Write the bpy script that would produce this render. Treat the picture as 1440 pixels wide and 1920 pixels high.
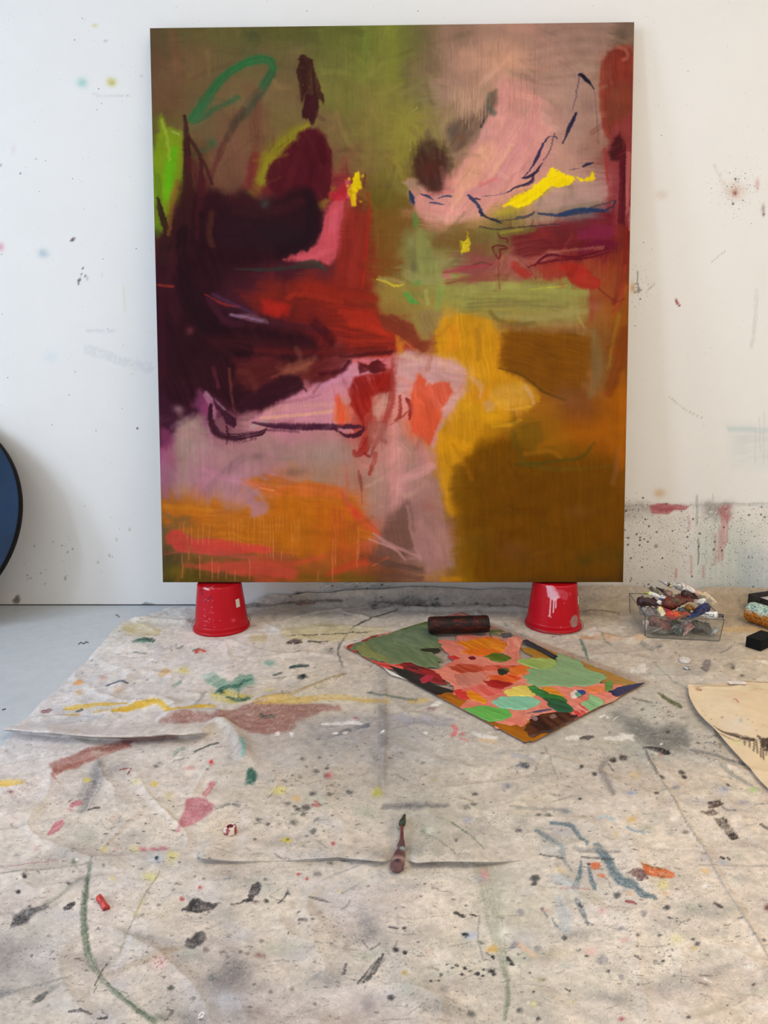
import bpy, bmesh, math, random
import numpy as np
from mathutils import Vector, Matrix

for _o in list(bpy.data.objects):
    bpy.data.objects.remove(_o, do_unlink=True)
scene = bpy.context.scene
COL = scene.collection

# ------------------------------------------------------------------ camera
F_PX = 1217.8
CAM = np.array([0.0, 0.0, 0.93])
CR = np.array([0.9998956869, 0.0137580134, -0.0043968523])
CU = np.array([0.0017524574, 0.1866067887, 0.9824331200])
CF = np.array([-0.0143368105, 0.9823383447, -0.1865632129])
cam_data = bpy.data.cameras.new('camera')
cam_data.sensor_fit = 'HORIZONTAL'
cam_data.sensor_width = 36.0
cam_data.lens = 36.0 * F_PX / 1440.0
cam_data.clip_start = 0.02
cam = bpy.data.objects.new('camera', cam_data)
COL.objects.link(cam)
cam.matrix_world = Matrix(((CR[0], CU[0], -CF[0], CAM[0]), (CR[1], CU[1], -CF[1], CAM[1]),
                           (CR[2], CU[2], -CF[2], CAM[2]), (0, 0, 0, 1)))
scene.camera = cam

# ------------------------------------------------------------------ world, lights, exposure
world = bpy.data.worlds.new('world')
scene.world = world
world.use_nodes = True
world.node_tree.nodes['Background'].inputs[0].default_value = (0.75, 0.83, 1.0, 1)
world.node_tree.nodes['Background'].inputs[1].default_value = 0.35
scene.view_settings.view_transform = 'Standard'
scene.view_settings.look = 'None'
scene.view_settings.gamma = 1.0
scene.view_settings.use_curve_mapping = False
scene.view_settings.exposure = 0.0

def area_light(name, loc, target, sx, sy, power, color):
    d = bpy.data.lights.new(name, 'AREA')
    d.shape = 'RECTANGLE'; d.size = sx; d.size_y = sy; d.energy = power; d.color = color
    o = bpy.data.objects.new(name, d); COL.objects.link(o)
    o.location = loc
    o.rotation_euler = (Vector(target) - Vector(loc)).to_track_quat('-Z', 'Y').to_euler()
    return o
WIN_W, WIN_COL = 1.27, (0.665, 0.80, 1.0)
CEIL_X, CEIL_Y = 1.7, 0.0
XL, XR, YF, ZC = -3.9, 3.6, -3.6, 3.5          # room: left wall, right wall, front wall, ceiling
D_WALL = 2.7116
WIN = [(-2.0, -1.0), (0.0, 0.9)]            # the two windows in the left wall (y range)
WZ0, WZ1 = 0.75, 3.05
area_light('daylight_window_near', (XL - 0.12, sum(WIN[0]) / 2, (WZ0 + WZ1) / 2), (0, sum(WIN[0]) / 2, (WZ0 + WZ1) / 2), 1.0, 2.3, WIN_W * 80, WIN_COL)
area_light('daylight_window_far', (XL - 0.12, sum(WIN[1]) / 2, (WZ0 + WZ1) / 2), (0, sum(WIN[1]) / 2, (WZ0 + WZ1) / 2), 0.9, 2.3, WIN_W * 62, WIN_COL)
area_light('ceiling_panel_light', (CEIL_X, CEIL_Y, ZC - 0.065), (CEIL_X, CEIL_Y, 0), 2.4, 1.1, 68, (1.0, 0.80, 0.555))

# ------------------------------------------------------------------ geometry of the place
def project(P):
    d = np.asarray(P, float) - CAM
    z = d @ CF
    return 720 + F_PX * (d @ CR) / z, 960 - F_PX * (d @ CU) / z

def ray(px, py):
    return CF + CR * (px - 720) / F_PX - CU * (py - 960) / F_PX
def floor_pt(px, py, z=0.0):
    d = ray(px, py); t = (z - CAM[2]) / d[2]
    return CAM + d * t
def at(px, py, Y):
    d = ray(px, py); t = (Y - CAM[1]) / d[1]
    return CAM + d * t

# ------------------------------------------------------------------ noise and brushes (numpy)
_rt = np.random.RandomState(7).rand(16, 256, 256)
def vn(x, y, seed=0):
    T = _rt[seed % 16]
    xi = np.floor(x); yi = np.floor(y)
    fx = x - xi; fy = y - yi
    fx = fx * fx * (3 - 2 * fx); fy = fy * fy * (3 - 2 * fy)
    xi = xi.astype(np.int64) + 37 * (seed // 16 + 1); yi = yi.astype(np.int64) + 91 * (seed // 16 + 1)
    a = T[yi & 255, xi & 255]; b = T[yi & 255, (xi + 1) & 255]
    c = T[(yi + 1) & 255, xi & 255]; d = T[(yi + 1) & 255, (xi + 1) & 255]
    return (a * (1 - fx) + b * fx) * (1 - fy) + (c * (1 - fx) + d * fx) * fy
def fbm(x, y, seed=0, n=3):
    s = 0; a = 0.5; tot = 0
    for i in range(n):
        s = s + a * vn(x, y, seed + i * 5); tot += a; a *= 0.55; x = x * 2.03 + 11.3; y = y * 2.03 + 5.7
    return s / tot
def sst(e0, e1, x):
    t = np.clip((x - e0) / (e1 - e0 + 1e-9), 0, 1)
    return t * t * (3 - 2 * t)
def catmull(pts, step=7.0):
    P = np.array(pts, float)
    if len(P) < 3:
        n = max(2, int(np.hypot(*(P[1, :2] - P[0, :2])) / step) + 1)
        t = np.linspace(0, 1, n)[:, None]
        return P[0] * (1 - t) + P[1] * t
    Q = np.vstack([2 * P[0] - P[1], P, 2 * P[-1] - P[-2]])
    out = []
    for i in range(1, len(Q) - 2):
        n = max(2, int(np.hypot(*(Q[i + 1, :2] - Q[i, :2])) / step) + 1)
        t = np.linspace(0, 1, n, endpoint=False)[:, None]
        p0, p1, p2, p3 = Q[i - 1], Q[i], Q[i + 1], Q[i + 2]
        out.append(0.5 * (2 * p1 + (p2 - p0) * t + (2 * p0 - 5 * p1 + 4 * p2 - p3) * t * t + (3 * p1 - p0 - 3 * p2 + p3) * t ** 3))
    out.append(P[-1:])
    return np.vstack(out)

class Raster:
    """paint layer on a grid of surface points; X, Y are the plan coordinates the strokes are drawn in"""
    def __init__(s, X, Y, base, c0=0, c1=None):
        s.X, s.Y = X, Y
        s.C = np.empty(X.shape + (3,)); s.C[:] = base
        s.c0 = c0; s.c1 = X.shape[1] if c1 is None else c1
        xs = X[:, s.c0:s.c1]
        s.rmin, s.rmax = Y[:, s.c0:s.c1].min(1), Y[:, s.c0:s.c1].max(1)
        s.cmin, s.cmax = xs.min(0), xs.max(0)
        s.k = 0; s.wf = 1.0
    def box(s, x0, y0, x1, y1):
        r = np.nonzero((s.rmax >= y0) & (s.rmin <= y1))[0]
        c = np.nonzero((s.cmax >= x0) & (s.cmin <= x1))[0]
        if len(r) == 0 or len(c) == 0:
            return None
        return slice(r[0], r[-1] + 1), slice(c[0] + s.c0, c[-1] + 1 + s.c0)
    def mix(s, b, al, col):
        C = s.C[b]
        if np.ndim(col) == 1:
            col = np.array(col, float)
        s.C[b] = C + (col - C) * al[..., None]
    def spot(s, x, y, rx, ry, col, a=1.0, ang=0, p=1.0, gr=0.0):
        s.k += 1
        m = 2.3 * max(rx, ry)
        b = s.box(x - m, y - m, x + m, y + m)
        if b is None: return
        dx, dy = s.X[b] - x, s.Y[b] - y
        if p >= 1.4:
            m2 = math.sqrt(rx * ry)
            dx = dx + 1.1 * m2 * (fbm(s.X[b] / (m2 * 1.1 + 1) + s.k, s.Y[b] / (m2 * .8 + 1), s.k) - 0.5)
            dy = dy + 0.9 * m2 * (fbm(s.X[b] / (m2 * 1.1 + 1) + 40, s.Y[b] / (m2 * .8 + 1) + s.k, s.k + 2) - 0.5)
        c, q = math.cos(math.radians(ang)), math.sin(math.radians(ang))
        u, v = (dx * c + dy * q) / rx, (-dx * q + dy * c) / ry
        al = a * np.exp(-((u * u + v * v) ** p))
        if gr: al = al * np.clip(1 - gr + gr * 2 * fbm(s.X[b] / 5, s.Y[b] / 4, s.k), 0, 1)
        s.mix(b, al, col)
    def st(s, pts, w, col, a=1.0, soft=0.35, br=0.35, rag=0.25, bs=2.5, bl=70, grain=0.0, end=0.0, col2=None, ys=1.0):
        """brush stroke along pts; w = full width (number or list)"""
        s.k += 1
        n = len(pts)
        ws = np.full(n, float(w)) if np.ndim(w) == 0 else np.interp(np.linspace(0, 1, n), np.linspace(0, 1, len(w)), w)
        ws = ws * (1.04 + 0.9 * max(0.0, soft - 0.4)) * s.wf
        P = catmull(np.column_stack([np.array(pts, float), ws / 2]), max(3.0, float(np.mean(ws)) * 0.3))
        m = P[:, 2].max() * (1.4 + rag) + 2
        b = s.box(P[:, 0].min() - m, P[:, 1].min() - m, P[:, 0].max() + m, P[:, 1].max() + m)
        if b is None: return
        x, y = s.X[b], s.Y[b]
        ww = max(2.0, float(np.mean(ws)))
        if rag:
            x = x + rag * ww * (fbm(x / (0.7 * ww + 3), y / (0.7 * ww + 3), s.k) - 0.5)
            y = y + rag * ww * (fbm(x / (0.7 * ww + 3) + 40, y / (0.7 * ww + 3), s.k + 3) - 0.5)
        best = np.full(x.shape, 1e9); sd = np.zeros(x.shape); hw = np.ones(x.shape); tl = np.zeros(x.shape)
        L = 0.0
        for i in range(len(P) - 1):
            ax, ay, aw = P[i]; bx, by, bw = P[i + 1]
            ex, ey = bx - ax, by - ay
            l2 = ex * ex + ey * ey + 1e-9; l = math.sqrt(l2)
            t = np.clip(((x - ax) * ex + (y - ay) * ey) / l2, 0, 1)
            dx, dy = x - ax - t * ex, (y - ay - t * ey) * ys
            d = np.hypot(dx, dy); k = d < best
            best = np.where(k, d, best)
            sd = np.where(k, ((x - ax) * ey - (y - ay) * ex) / l, sd)
            hw = np.where(k, aw + (bw - aw) * t, hw)
            tl = np.where(k, L + t * l, tl)
            L += l
        q = best / np.maximum(hw, 0.6)
        bn = fbm(sd / bs + 50, tl / bl, s.k + 2, 2)
        al = sst(1.0, 1.0 - soft - 1e-3, q + (bn - 0.5) * 0.25 * br)
        al = al * np.clip(1 - br * 1.5 * np.clip(bn - 0.5, 0, 1) * 2, 0, 1)
        if end:
            al = al * sst(0, 1, (1 - tl / max(L, 1)) / end + (bn - 0.5) * 1.2 * (tl / max(L, 1)))
        if grain:
            g = vn(s.X[b] / 1.9, s.Y[b] / 1.9, s.k + 1) * 0.6 + vn(s.X[b] / 4.5, s.Y[b] / 4.5, s.k + 4) * 0.4
            al = al * sst(grain - 0.18, grain + 0.12, g + 0.12)
        col = np.array(col, float)
        if col2 is not None:
            f = np.clip(tl / max(L, 1), 0, 1)[..., None]
            col = col * (1 - f) + np.array(col2, float) * f
        else:
            col = col * np.ones(x.shape + (3,))
        col = col * (1 + (bn - 0.5)[..., None] * 0.30 * br)
        s.mix(b, np.clip(al * a, 0, 1), np.clip(col, 0, 255))
    def bl(s, poly, col, a=1.0, soft=6.0, rough=5.0, rs=16.0, ang=None, br=0.3, grain=0.0, var=0.08):
        """filled shape with soft, uneven edges; ang = direction of the brush marks"""
        s.k += 1
        P = np.array(poly, float)
        m = soft + rough * 1.5 + 2
        b = s.box(P[:, 0].min() - m, P[:, 1].min() - m, P[:, 0].max() + m, P[:, 1].max() + m)
        if b is None: return
        x, y = s.X[b], s.Y[b]
        best = np.full(x.shape, 1e9); ins = np.zeros(x.shape, bool)
        for i in range(len(P)):
            ax, ay = P[i]; bx, by = P[(i + 1) % len(P)]
            ex, ey = bx - ax, by - ay
            t = np.clip(((x - ax) * ex + (y - ay) * ey) / (ex * ex + ey * ey + 1e-9), 0, 1)
            best = np.minimum(best, np.hypot(x - ax - t * ex, y - ay - t * ey))
            k = (ay > y) != (by > y)
            ins ^= k & (x < ex * (y - ay) / (ey if abs(ey) > 1e-9 else 1e-9) + ax)
        d = np.where(ins, best, -best)
        th = math.radians(ang if ang is not None else 0)
        c, q = math.cos(th), math.sin(th)
        u, v = x * c + y * q, -x * q + y * c
        v = v + 16 * (fbm(x / 60, y / 60, s.k + 7) - 0.5)
        bn = fbm(u / 60, v / 3.6, s.k + 2, 3) if ang is not None else fbm(x / 20, y / 20, s.k + 2, 2)
        d = d + rough * 2 * (fbm(x / rs, y / rs, s.k) - 0.5) + (rough * (bn - 0.5) if ang is not None else 0)
        al = sst(-soft / 2, soft / 2, d)
        al = al * np.clip(1 - br * 2.4 * np.clip(bn - 0.45, 0, 1), 0, 1)
        if grain:
            g = vn(x / 1.9, y / 1.9, s.k + 1) * 0.6 + vn(x / 5, y / 4, s.k + 4) * 0.4
            al = al * sst(grain - 0.18, grain + 0.12, g + 0.12)
        cc = np.array(col, float) * (1 + (bn - 0.5)[..., None] * 2 * var)
        s.mix(b, np.clip(al * a, 0, 1), np.clip(cc, 0, 255))
    def drip(s, x, y0, y1, w, col, a=0.8):
        s.k += 1
        b = s.box(x - 8, y0 - 2, x + 8, y1 + 2)
        if b is None: return
        X, Y = s.X[b], s.Y[b]
        d = np.abs(X - x - 2.5 * (vn(Y / 18.0, Y * 0 + s.k, s.k) - 0.5))
        al = a * sst(w, w * 0.3, d) * sst(y0 - 3, y0 + 4, Y) * sst(y1 + 1, y1 - 3, Y)
        s.mix(b, al, col)
    def dots(s, n, x0, y0, x1, y1, r0, r1, cols, a=0.9, sq=0.55, seed=1, pw=2.5):
        rnd = random.Random(seed)
        for _ in range(n):
            x, y = rnd.uniform(x0, x1), rnd.uniform(y0, y1)
            r = r0 + (r1 - r0) * rnd.random() ** pw
            c = rnd.choice(cols)
            st = rnd.uniform(0.8, 1.6)
            s.spot(x, y, r * st, r * sq / (0.5 + 0.5 * st), c, a * rnd.uniform(0.6, 1), rnd.uniform(-25, 25), p=2.0)
    def ragged(s, amp, seed=0):
        """drag the paint sideways or downwards in fine bristle tracks so that no edge stays smooth"""
        m = sst(0.42, 0.58, fbm(s.X / 110, s.Y / 110, seed + 1))
        wx = 9 * (fbm(s.X / 50, s.Y / 50, seed + 7) - 0.5)
        dx = amp * m * 2 * (fbm(s.X / 46, (s.Y + wx) / 3.2, seed + 2, 3) - 0.5)
        dy = amp * (1 - m) * 2 * (fbm((s.X + wx) / 3.2, s.Y / 46, seed + 3, 3) - 0.5)
        gx = (s.X[:, -1] - s.X[:, 0]).mean() / (s.X.shape[1] - 1); gy = (s.Y[-1] - s.Y[0]).mean() / (s.Y.shape[0] - 1)
        J, I = np.meshgrid(np.arange(s.X.shape[1]), np.arange(s.X.shape[0]))
        fi = np.clip(I + dy / gy, 0, s.X.shape[0] - 1.001); fj = np.clip(J + dx / gx, 0, s.X.shape[1] - 1.001)
        i0, j0 = fi.astype(int), fj.astype(int); a = (fi - i0)[..., None]; b = (fj - j0)[..., None]
        C = s.C
        s.C = (C[i0, j0] * (1 - b) + C[i0, j0 + 1] * b) * (1 - a) + (C[i0 + 1, j0] * (1 - b) + C[i0 + 1, j0 + 1] * b) * a
    def flecks(s, n, a, seed, w0=7, w1=18):
        """many short overlapping touches, each a shade off the paint it sits on"""
        rnd = random.Random(seed)
        h, wd = s.X.shape
        for _ in range(n):
            i, j = rnd.randrange(h), rnd.randrange(wd)
            x, y = s.X[i, j], s.Y[i, j]
            k = rnd.uniform(0.82, 1.2)
            c = np.clip(s.C[i, j] * k * np.array([rnd.uniform(.94, 1.06) for _ in range(3)]), 0, 255)
            th = 6.28 * float(vn(np.array([x / 150]), np.array([y / 150]), 5)[0]) + rnd.uniform(-.4, .4)
            l = rnd.uniform(14, 42)
            dx, dy = l * math.cos(th), l * math.sin(th)
            b = rnd.uniform(-6, 6)
            s.st([(x - dx, y - dy), (x + b, y - b), (x + dx, y + dy)], rnd.uniform(w0, w1), c, a * rnd.uniform(.5, 1), .7, .8, .3, bs=2.2)
    def field(s, pts, sig, warp=12, k=6):
        """smooth under-painting through colour samples (x, y, r, g, b)"""
        A = np.array(pts, float)
        x0, x1 = s.X[:, s.c0:s.c1].min(), s.X[:, s.c0:s.c1].max()
        y0, y1 = s.Y[:, s.c0:s.c1].min(), s.Y[:, s.c0:s.c1].max()
        nx, ny = int((x1 - x0) / k) + 3, int((y1 - y0) / k) + 3
        gx = x0 + np.arange(nx) * k; gy = y0 + np.arange(ny) * k
        GX, GY = np.meshgrid(gx, gy)
        num = np.zeros(GX.shape + (3,)); den = np.zeros(GX.shape)
        for x, y, r, g, bb in A:
            w = np.exp(-((GX - x) ** 2 / sig[0] ** 2 + (GY - y) ** 2 / sig[1] ** 2)) + 1e-9
            num += w[..., None] * np.array([r, g, bb]); den += w
        G = num / den[..., None]
        wx = s.X + warp * 2 * (fbm(s.X / 45, s.Y / 30, 3) - 0.5) + warp * 0.6 * (vn(s.X / 9, s.Y / 14, 4) - 0.5)
        wy = s.Y + warp * 2 * (fbm(s.X / 45 + 9, s.Y / 30, 5) - 0.5)
        fx = np.clip((wx - x0) / k, 0, nx - 1.001); fy = np.clip((wy - y0) / k, 0, ny - 1.001)
        ix, iy = fx.astype(int), fy.astype(int); fx = (fx - ix)[..., None]; fy = (fy - iy)[..., None]
        s.C[:] = (G[iy, ix] * (1 - fx) + G[iy, ix + 1] * fx) * (1 - fy) + (G[iy + 1, ix] * (1 - fx) + G[iy + 1, ix + 1] * fx) * fy
    def linear(s, gain=(1, 1, 1)):
        c = np.clip(s.C, 0, 255) / 255
        l = np.where(c <= 0.04045, c / 12.92, ((c + 0.055) / 1.055) ** 2.4)
        return np.clip(l * np.array(gain), 0.0015, 0.92)

def lin(c, g=1.0):
    return tuple(min(0.95, g * ((v / 255) / 12.92 if v / 255 <= 0.04045 else ((v / 255 + 0.055) / 1.055) ** 2.4)) for v in c)

# ------------------------------------------------------------------ mesh helpers
def mesh_np(name, V, Fq, col=None, smooth=True, extra=None):
    me = bpy.data.meshes.new(name)
    V = np.asarray(V, np.float32); Fq = np.asarray(Fq, np.int32)
    n, m, k = len(V), len(Fq), Fq.shape[1]
    me.vertices.add(n); me.vertices.foreach_set('co', V.ravel())
    me.loops.add(m * k); me.loops.foreach_set('vertex_index', Fq.ravel())
    me.polygons.add(m); me.polygons.foreach_set('loop_start', np.arange(0, m * k, k, dtype=np.int32))
    me.polygons.foreach_set('use_smooth', np.full(m, smooth))
    me.update(calc_edges=True)
    if col is not None:
        a = me.color_attributes.new('Col', 'FLOAT_COLOR', 'POINT')
        c = np.ones((n, 4), np.float32); c[:, :3] = np.asarray(col).reshape(-1, 3)
        a.data.foreach_set('color', c.ravel())
    if extra is not None:
        a = me.attributes.new('mask', 'FLOAT', 'POINT')
        a.data.foreach_set('value', np.asarray(extra, np.float32).ravel())
    return me
def grid_faces(nr, nc, wrap=False, off=0):
    i = np.arange(nr - 1)[:, None]; j = np.arange(nc if wrap else nc - 1)[None, :]
    j2 = (j + 1) % nc
    a = i * nc + j
    return (np.stack([a, i * nc + j2, (i + 1) * nc + j2, (i + 1) * nc + j], -1) + off).reshape(-1, 4)
def link(name, me, mat=None, parent=None):
    o = bpy.data.objects.new(name, me)
    COL.objects.link(o)
    if mat is not None: me.materials.append(mat)
    if parent is not None: o.parent = parent
    return o
def thing(name, label, cat, loc=(0, 0, 0), rot=(0, 0, 0), group=None):
    o = bpy.data.objects.new(name, None); COL.objects.link(o)
    o.empty_display_size = 0.05
    o.location = loc; o.rotation_euler = rot
    o['label'] = label; o['category'] = cat
    if group: o['group'] = group
    return o
def tag(o, label, cat, group=None):
    o['label'] = label; o['category'] = cat
    if group: o['group'] = group
    return o
def struct(o, label=None):
    o['kind'] = 'structure'
    if label: o['label'] = label
    return o
def bm_box(bm, x0, x1, y0, y1, z0, z1):
    v = [bm.verts.new(p) for p in ((x0, y0, z0), (x1, y0, z0), (x1, y1, z0), (x0, y1, z0), (x0, y0, z1), (x1, y0, z1), (x1, y1, z1), (x0, y1, z1))]
    for f in ((0, 3, 2, 1), (4, 5, 6, 7), (0, 1, 5, 4), (1, 2, 6, 5), (2, 3, 7, 6), (3, 0, 4, 7)):
        bm.faces.new([v[i] for i in f])
def boxes(name, lst, mat, parent=None, bevel=0.0, loc=None):
    bm = bmesh.new()
    for b in lst: bm_box(bm, *b)
    if bevel: bmesh.ops.bevel(bm, geom=bm.edges[:], offset=bevel, segments=2, affect='EDGES', profile=0.6)
    me = bpy.data.meshes.new(name); bm.to_mesh(me); bm.free()
    o = link(name, me, mat, parent)
    if loc is not None: o.location = loc
    return o
def lathe(prof, n=64):
    """profile [(r, z)] -> verts, quads, thetas, index along the profile"""
    P = np.array(prof, float); th = np.linspace(0, 2 * np.pi, n, endpoint=False)
    V = np.stack([P[:, None, 0] * np.cos(th)[None], P[:, None, 0] * np.sin(th)[None], np.repeat(P[:, 1:2], n, 1)], -1)
    return V, grid_faces(len(P), n, True)
def sweep(pts, rad, n=8, closed=False):
    P = np.array(pts, float); m = len(P)
    rad = np.full(m, rad) if np.ndim(rad) == 0 else np.array(rad)
    T = np.gradient(P, axis=0); T /= np.linalg.norm(T, axis=1)[:, None] + 1e-12
    up = np.array([0, 0, 1.0]); rings = []
    for i in range(m):
        a = np.cross(T[i], up)
        if np.linalg.norm(a) < 1e-3: a = np.cross(T[i], [1, 0, 0])
        a /= np.linalg.norm(a); b = np.cross(T[i], a)
        th = np.linspace(0, 2 * np.pi, n, endpoint=False)
        rings.append(P[i] + rad[i] * (np.cos(th)[:, None] * a + np.sin(th)[:, None] * b))
    return np.array(rings).reshape(-1, 3), grid_faces(m, n, True)

# ------------------------------------------------------------------ materials
def new_mat(name):
    m = bpy.data.materials.new(name); m.use_nodes = True
    nt = m.node_tree
    return m, nt, nt.nodes['Principled BSDF']
def N(nt, t, **kw):
    n = nt.nodes.new(t)
    for k, v in kw.items(): setattr(n, k, v)
    return n
def L(nt, a, b): nt.links.new(a, b)
def noise(nt, scale, detail=4, rough=0.55, vec=None, dist=0.0):
    n = N(nt, 'ShaderNodeTexNoise')
    n.inputs['Scale'].default_value = scale; n.inputs['Detail'].default_value = detail
    n.inputs['Roughness'].default_value = rough; n.inputs['Distortion'].default_value = dist
    if vec is not None: L(nt, vec, n.inputs['Vector'])
    return n
def ramp(nt, src, stops):
    r = N(nt, 'ShaderNodeValToRGB')
    e = r.color_ramp.elements
    while len(e) < len(stops): e.new(0.5)
    for i, (p, c) in enumerate(stops):
        e[i].position = p; e[i].color = (c, c, c, 1) if np.ndim(c) == 0 else tuple(c) + (1,)
    L(nt, src, r.inputs[0]); return r
def mixc(nt, fac, a, b, mode='MIX'):
    m = N(nt, 'ShaderNodeMix', data_type='RGBA', blend_type=mode)
    for s, v in ((m.inputs[0], fac), (m.inputs[6], a), (m.inputs[7], b)):
        if hasattr(v, 'is_output'): L(nt, v, s)
        elif np.ndim(v) == 0: s.default_value = v
        else: s.default_value = tuple(v) + (1,)
    return m.outputs[2]
def bump(nt, bsdf, src, strength, dist=0.002, prev=None):
    b = N(nt, 'ShaderNodeBump'); b.inputs['Strength'].default_value = strength; b.inputs['Distance'].default_value = dist
    L(nt, src, b.inputs['Height'])
    if prev is not None: L(nt, prev, b.inputs['Normal'])
    L(nt, b.outputs[0], bsdf.inputs['Normal']); return b.outputs[0]
def objvec(nt):
    return N(nt, 'ShaderNodeTexCoord').outputs['Object']
def plain(name, col, rough=0.5, var=0.12, scale=30, metal=0.0, spec=0.5, bmp=0.15, bscale=120):
    m, nt, p = new_mat(name)
    v = objvec(nt); n = noise(nt, scale, 4, vec=v)
    c2 = tuple(c * (1 - var) for c in col); c1 = tuple(min(1, c * (1 + var)) for c in col)
    r = ramp(nt, n.outputs[0], ((0.3, c2), (0.7, c1)))
    L(nt, r.outputs[0], p.inputs['Base Color'])
    p.inputs['Roughness'].default_value = rough; p.inputs['Metallic'].default_value = metal
    p.inputs['Specular IOR Level'].default_value = spec
    if bmp: bump(nt, p, noise(nt, bscale, 3, vec=v).outputs[0], bmp, 0.001)
    return m
def vcol(name, rough=0.6, spec=0.3, bmp=0.2, bscale=300, mott=0.1, mscale=40, extra=None):
    m, nt, p = new_mat(name)
    v = objvec(nt)
    a = N(nt, 'ShaderNodeVertexColor', layer_name='Col').outputs[0]
    if mott:
        r = ramp(nt, noise(nt, mscale, 5, 0.65, v).outputs[0], ((0.25, 1 - mott), (0.75, 1 + mott)))
        a = mixc(nt, 1.0, a, r.outputs[0], 'MULTIPLY')
    if extra: a = extra(nt, v, a)
    L(nt, a, p.inputs['Base Color'])
    p.inputs['Roughness'].default_value = rough; p.inputs['Specular IOR Level'].default_value = spec
    if bmp: bump(nt, p, noise(nt, bscale, 3, 0.6, v).outputs[0], bmp, 0.0015)
    return m
def clear_mat(name, tint=(0.93, 0.95, 0.95), refl=0.06):
    m = bpy.data.materials.new(name); m.use_nodes = True
    nt = m.node_tree; nt.nodes.clear()
    t = N(nt, 'ShaderNodeBsdfTransparent'); t.inputs[0].default_value = tint + (1,)
    g = N(nt, 'ShaderNodeBsdfGlossy'); g.inputs['Roughness'].default_value = 0.06
    lw = N(nt, 'ShaderNodeLayerWeight'); lw.inputs[0].default_value = 0.5
    f = ramp(nt, lw.outputs['Facing'], ((0.0, 0.03), (0.6, 0.05), (0.85, 0.18), (1.0, 0.6)))
    n = noise(nt, 60, 3, vec=objvec(nt))
    d = N(nt, 'ShaderNodeBsdfDiffuse'); d.inputs[0].default_value = (0.55, 0.55, 0.53, 1)
    mx0 = N(nt, 'ShaderNodeMixShader')
    r = ramp(nt, n.outputs[0], ((0.45, refl * 0.5), (0.75, refl * 2.2)))
    L(nt, r.outputs[0], mx0.inputs[0]); L(nt, t.outputs[0], mx0.inputs[1]); L(nt, d.outputs[0], mx0.inputs[2])
    mx = N(nt, 'ShaderNodeMixShader'); L(nt, f.outputs[0], mx.inputs[0]); L(nt, mx0.outputs[0], mx.inputs[1]); L(nt, g.outputs[0], mx.inputs[2])
    o = N(nt, 'ShaderNodeOutputMaterial'); L(nt, mx.outputs[0], o.inputs[0])
    return m

# ================================================================== the setting
# --- floor: grey painted concrete
def mat_floor():
    m, nt, p = new_mat('grey_floor_paint')
    v = objvec(nt)
    r = ramp(nt, noise(nt, 1.6, 5, 0.6, v).outputs[0], ((0.3, lin((194, 201, 206))), (0.7, lin((208, 213, 217)))))
    r2 = ramp(nt, noise(nt, 22, 5, 0.7, v).outputs[0], ((0.3, 0.93), (0.7, 1.05)))
    c = mixc(nt, 1.0, r.outputs[0], r2.outputs[0], 'MULTIPLY')
    L(nt, c, p.inputs['Base Color'])
    rr = ramp(nt, noise(nt, 9, 4, 0.6, v).outputs[0], ((0.3, 0.32), (0.7, 0.5)))
    L(nt, rr.outputs[0], p.inputs['Roughness'])
    bump(nt, p, noise(nt, 160, 3, 0.6, v).outputs[0], 0.08, 0.001)
    return m
floor = struct(boxes('floor', [(XL, XR, YF, D_WALL + 0.12, -0.10, 0.0)], mat_floor()))
M_WHITE = plain('white_wall_paint', lin((238, 236, 232)), 0.7, 0.02, 8, bmp=0.1, bscale=90)

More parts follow.
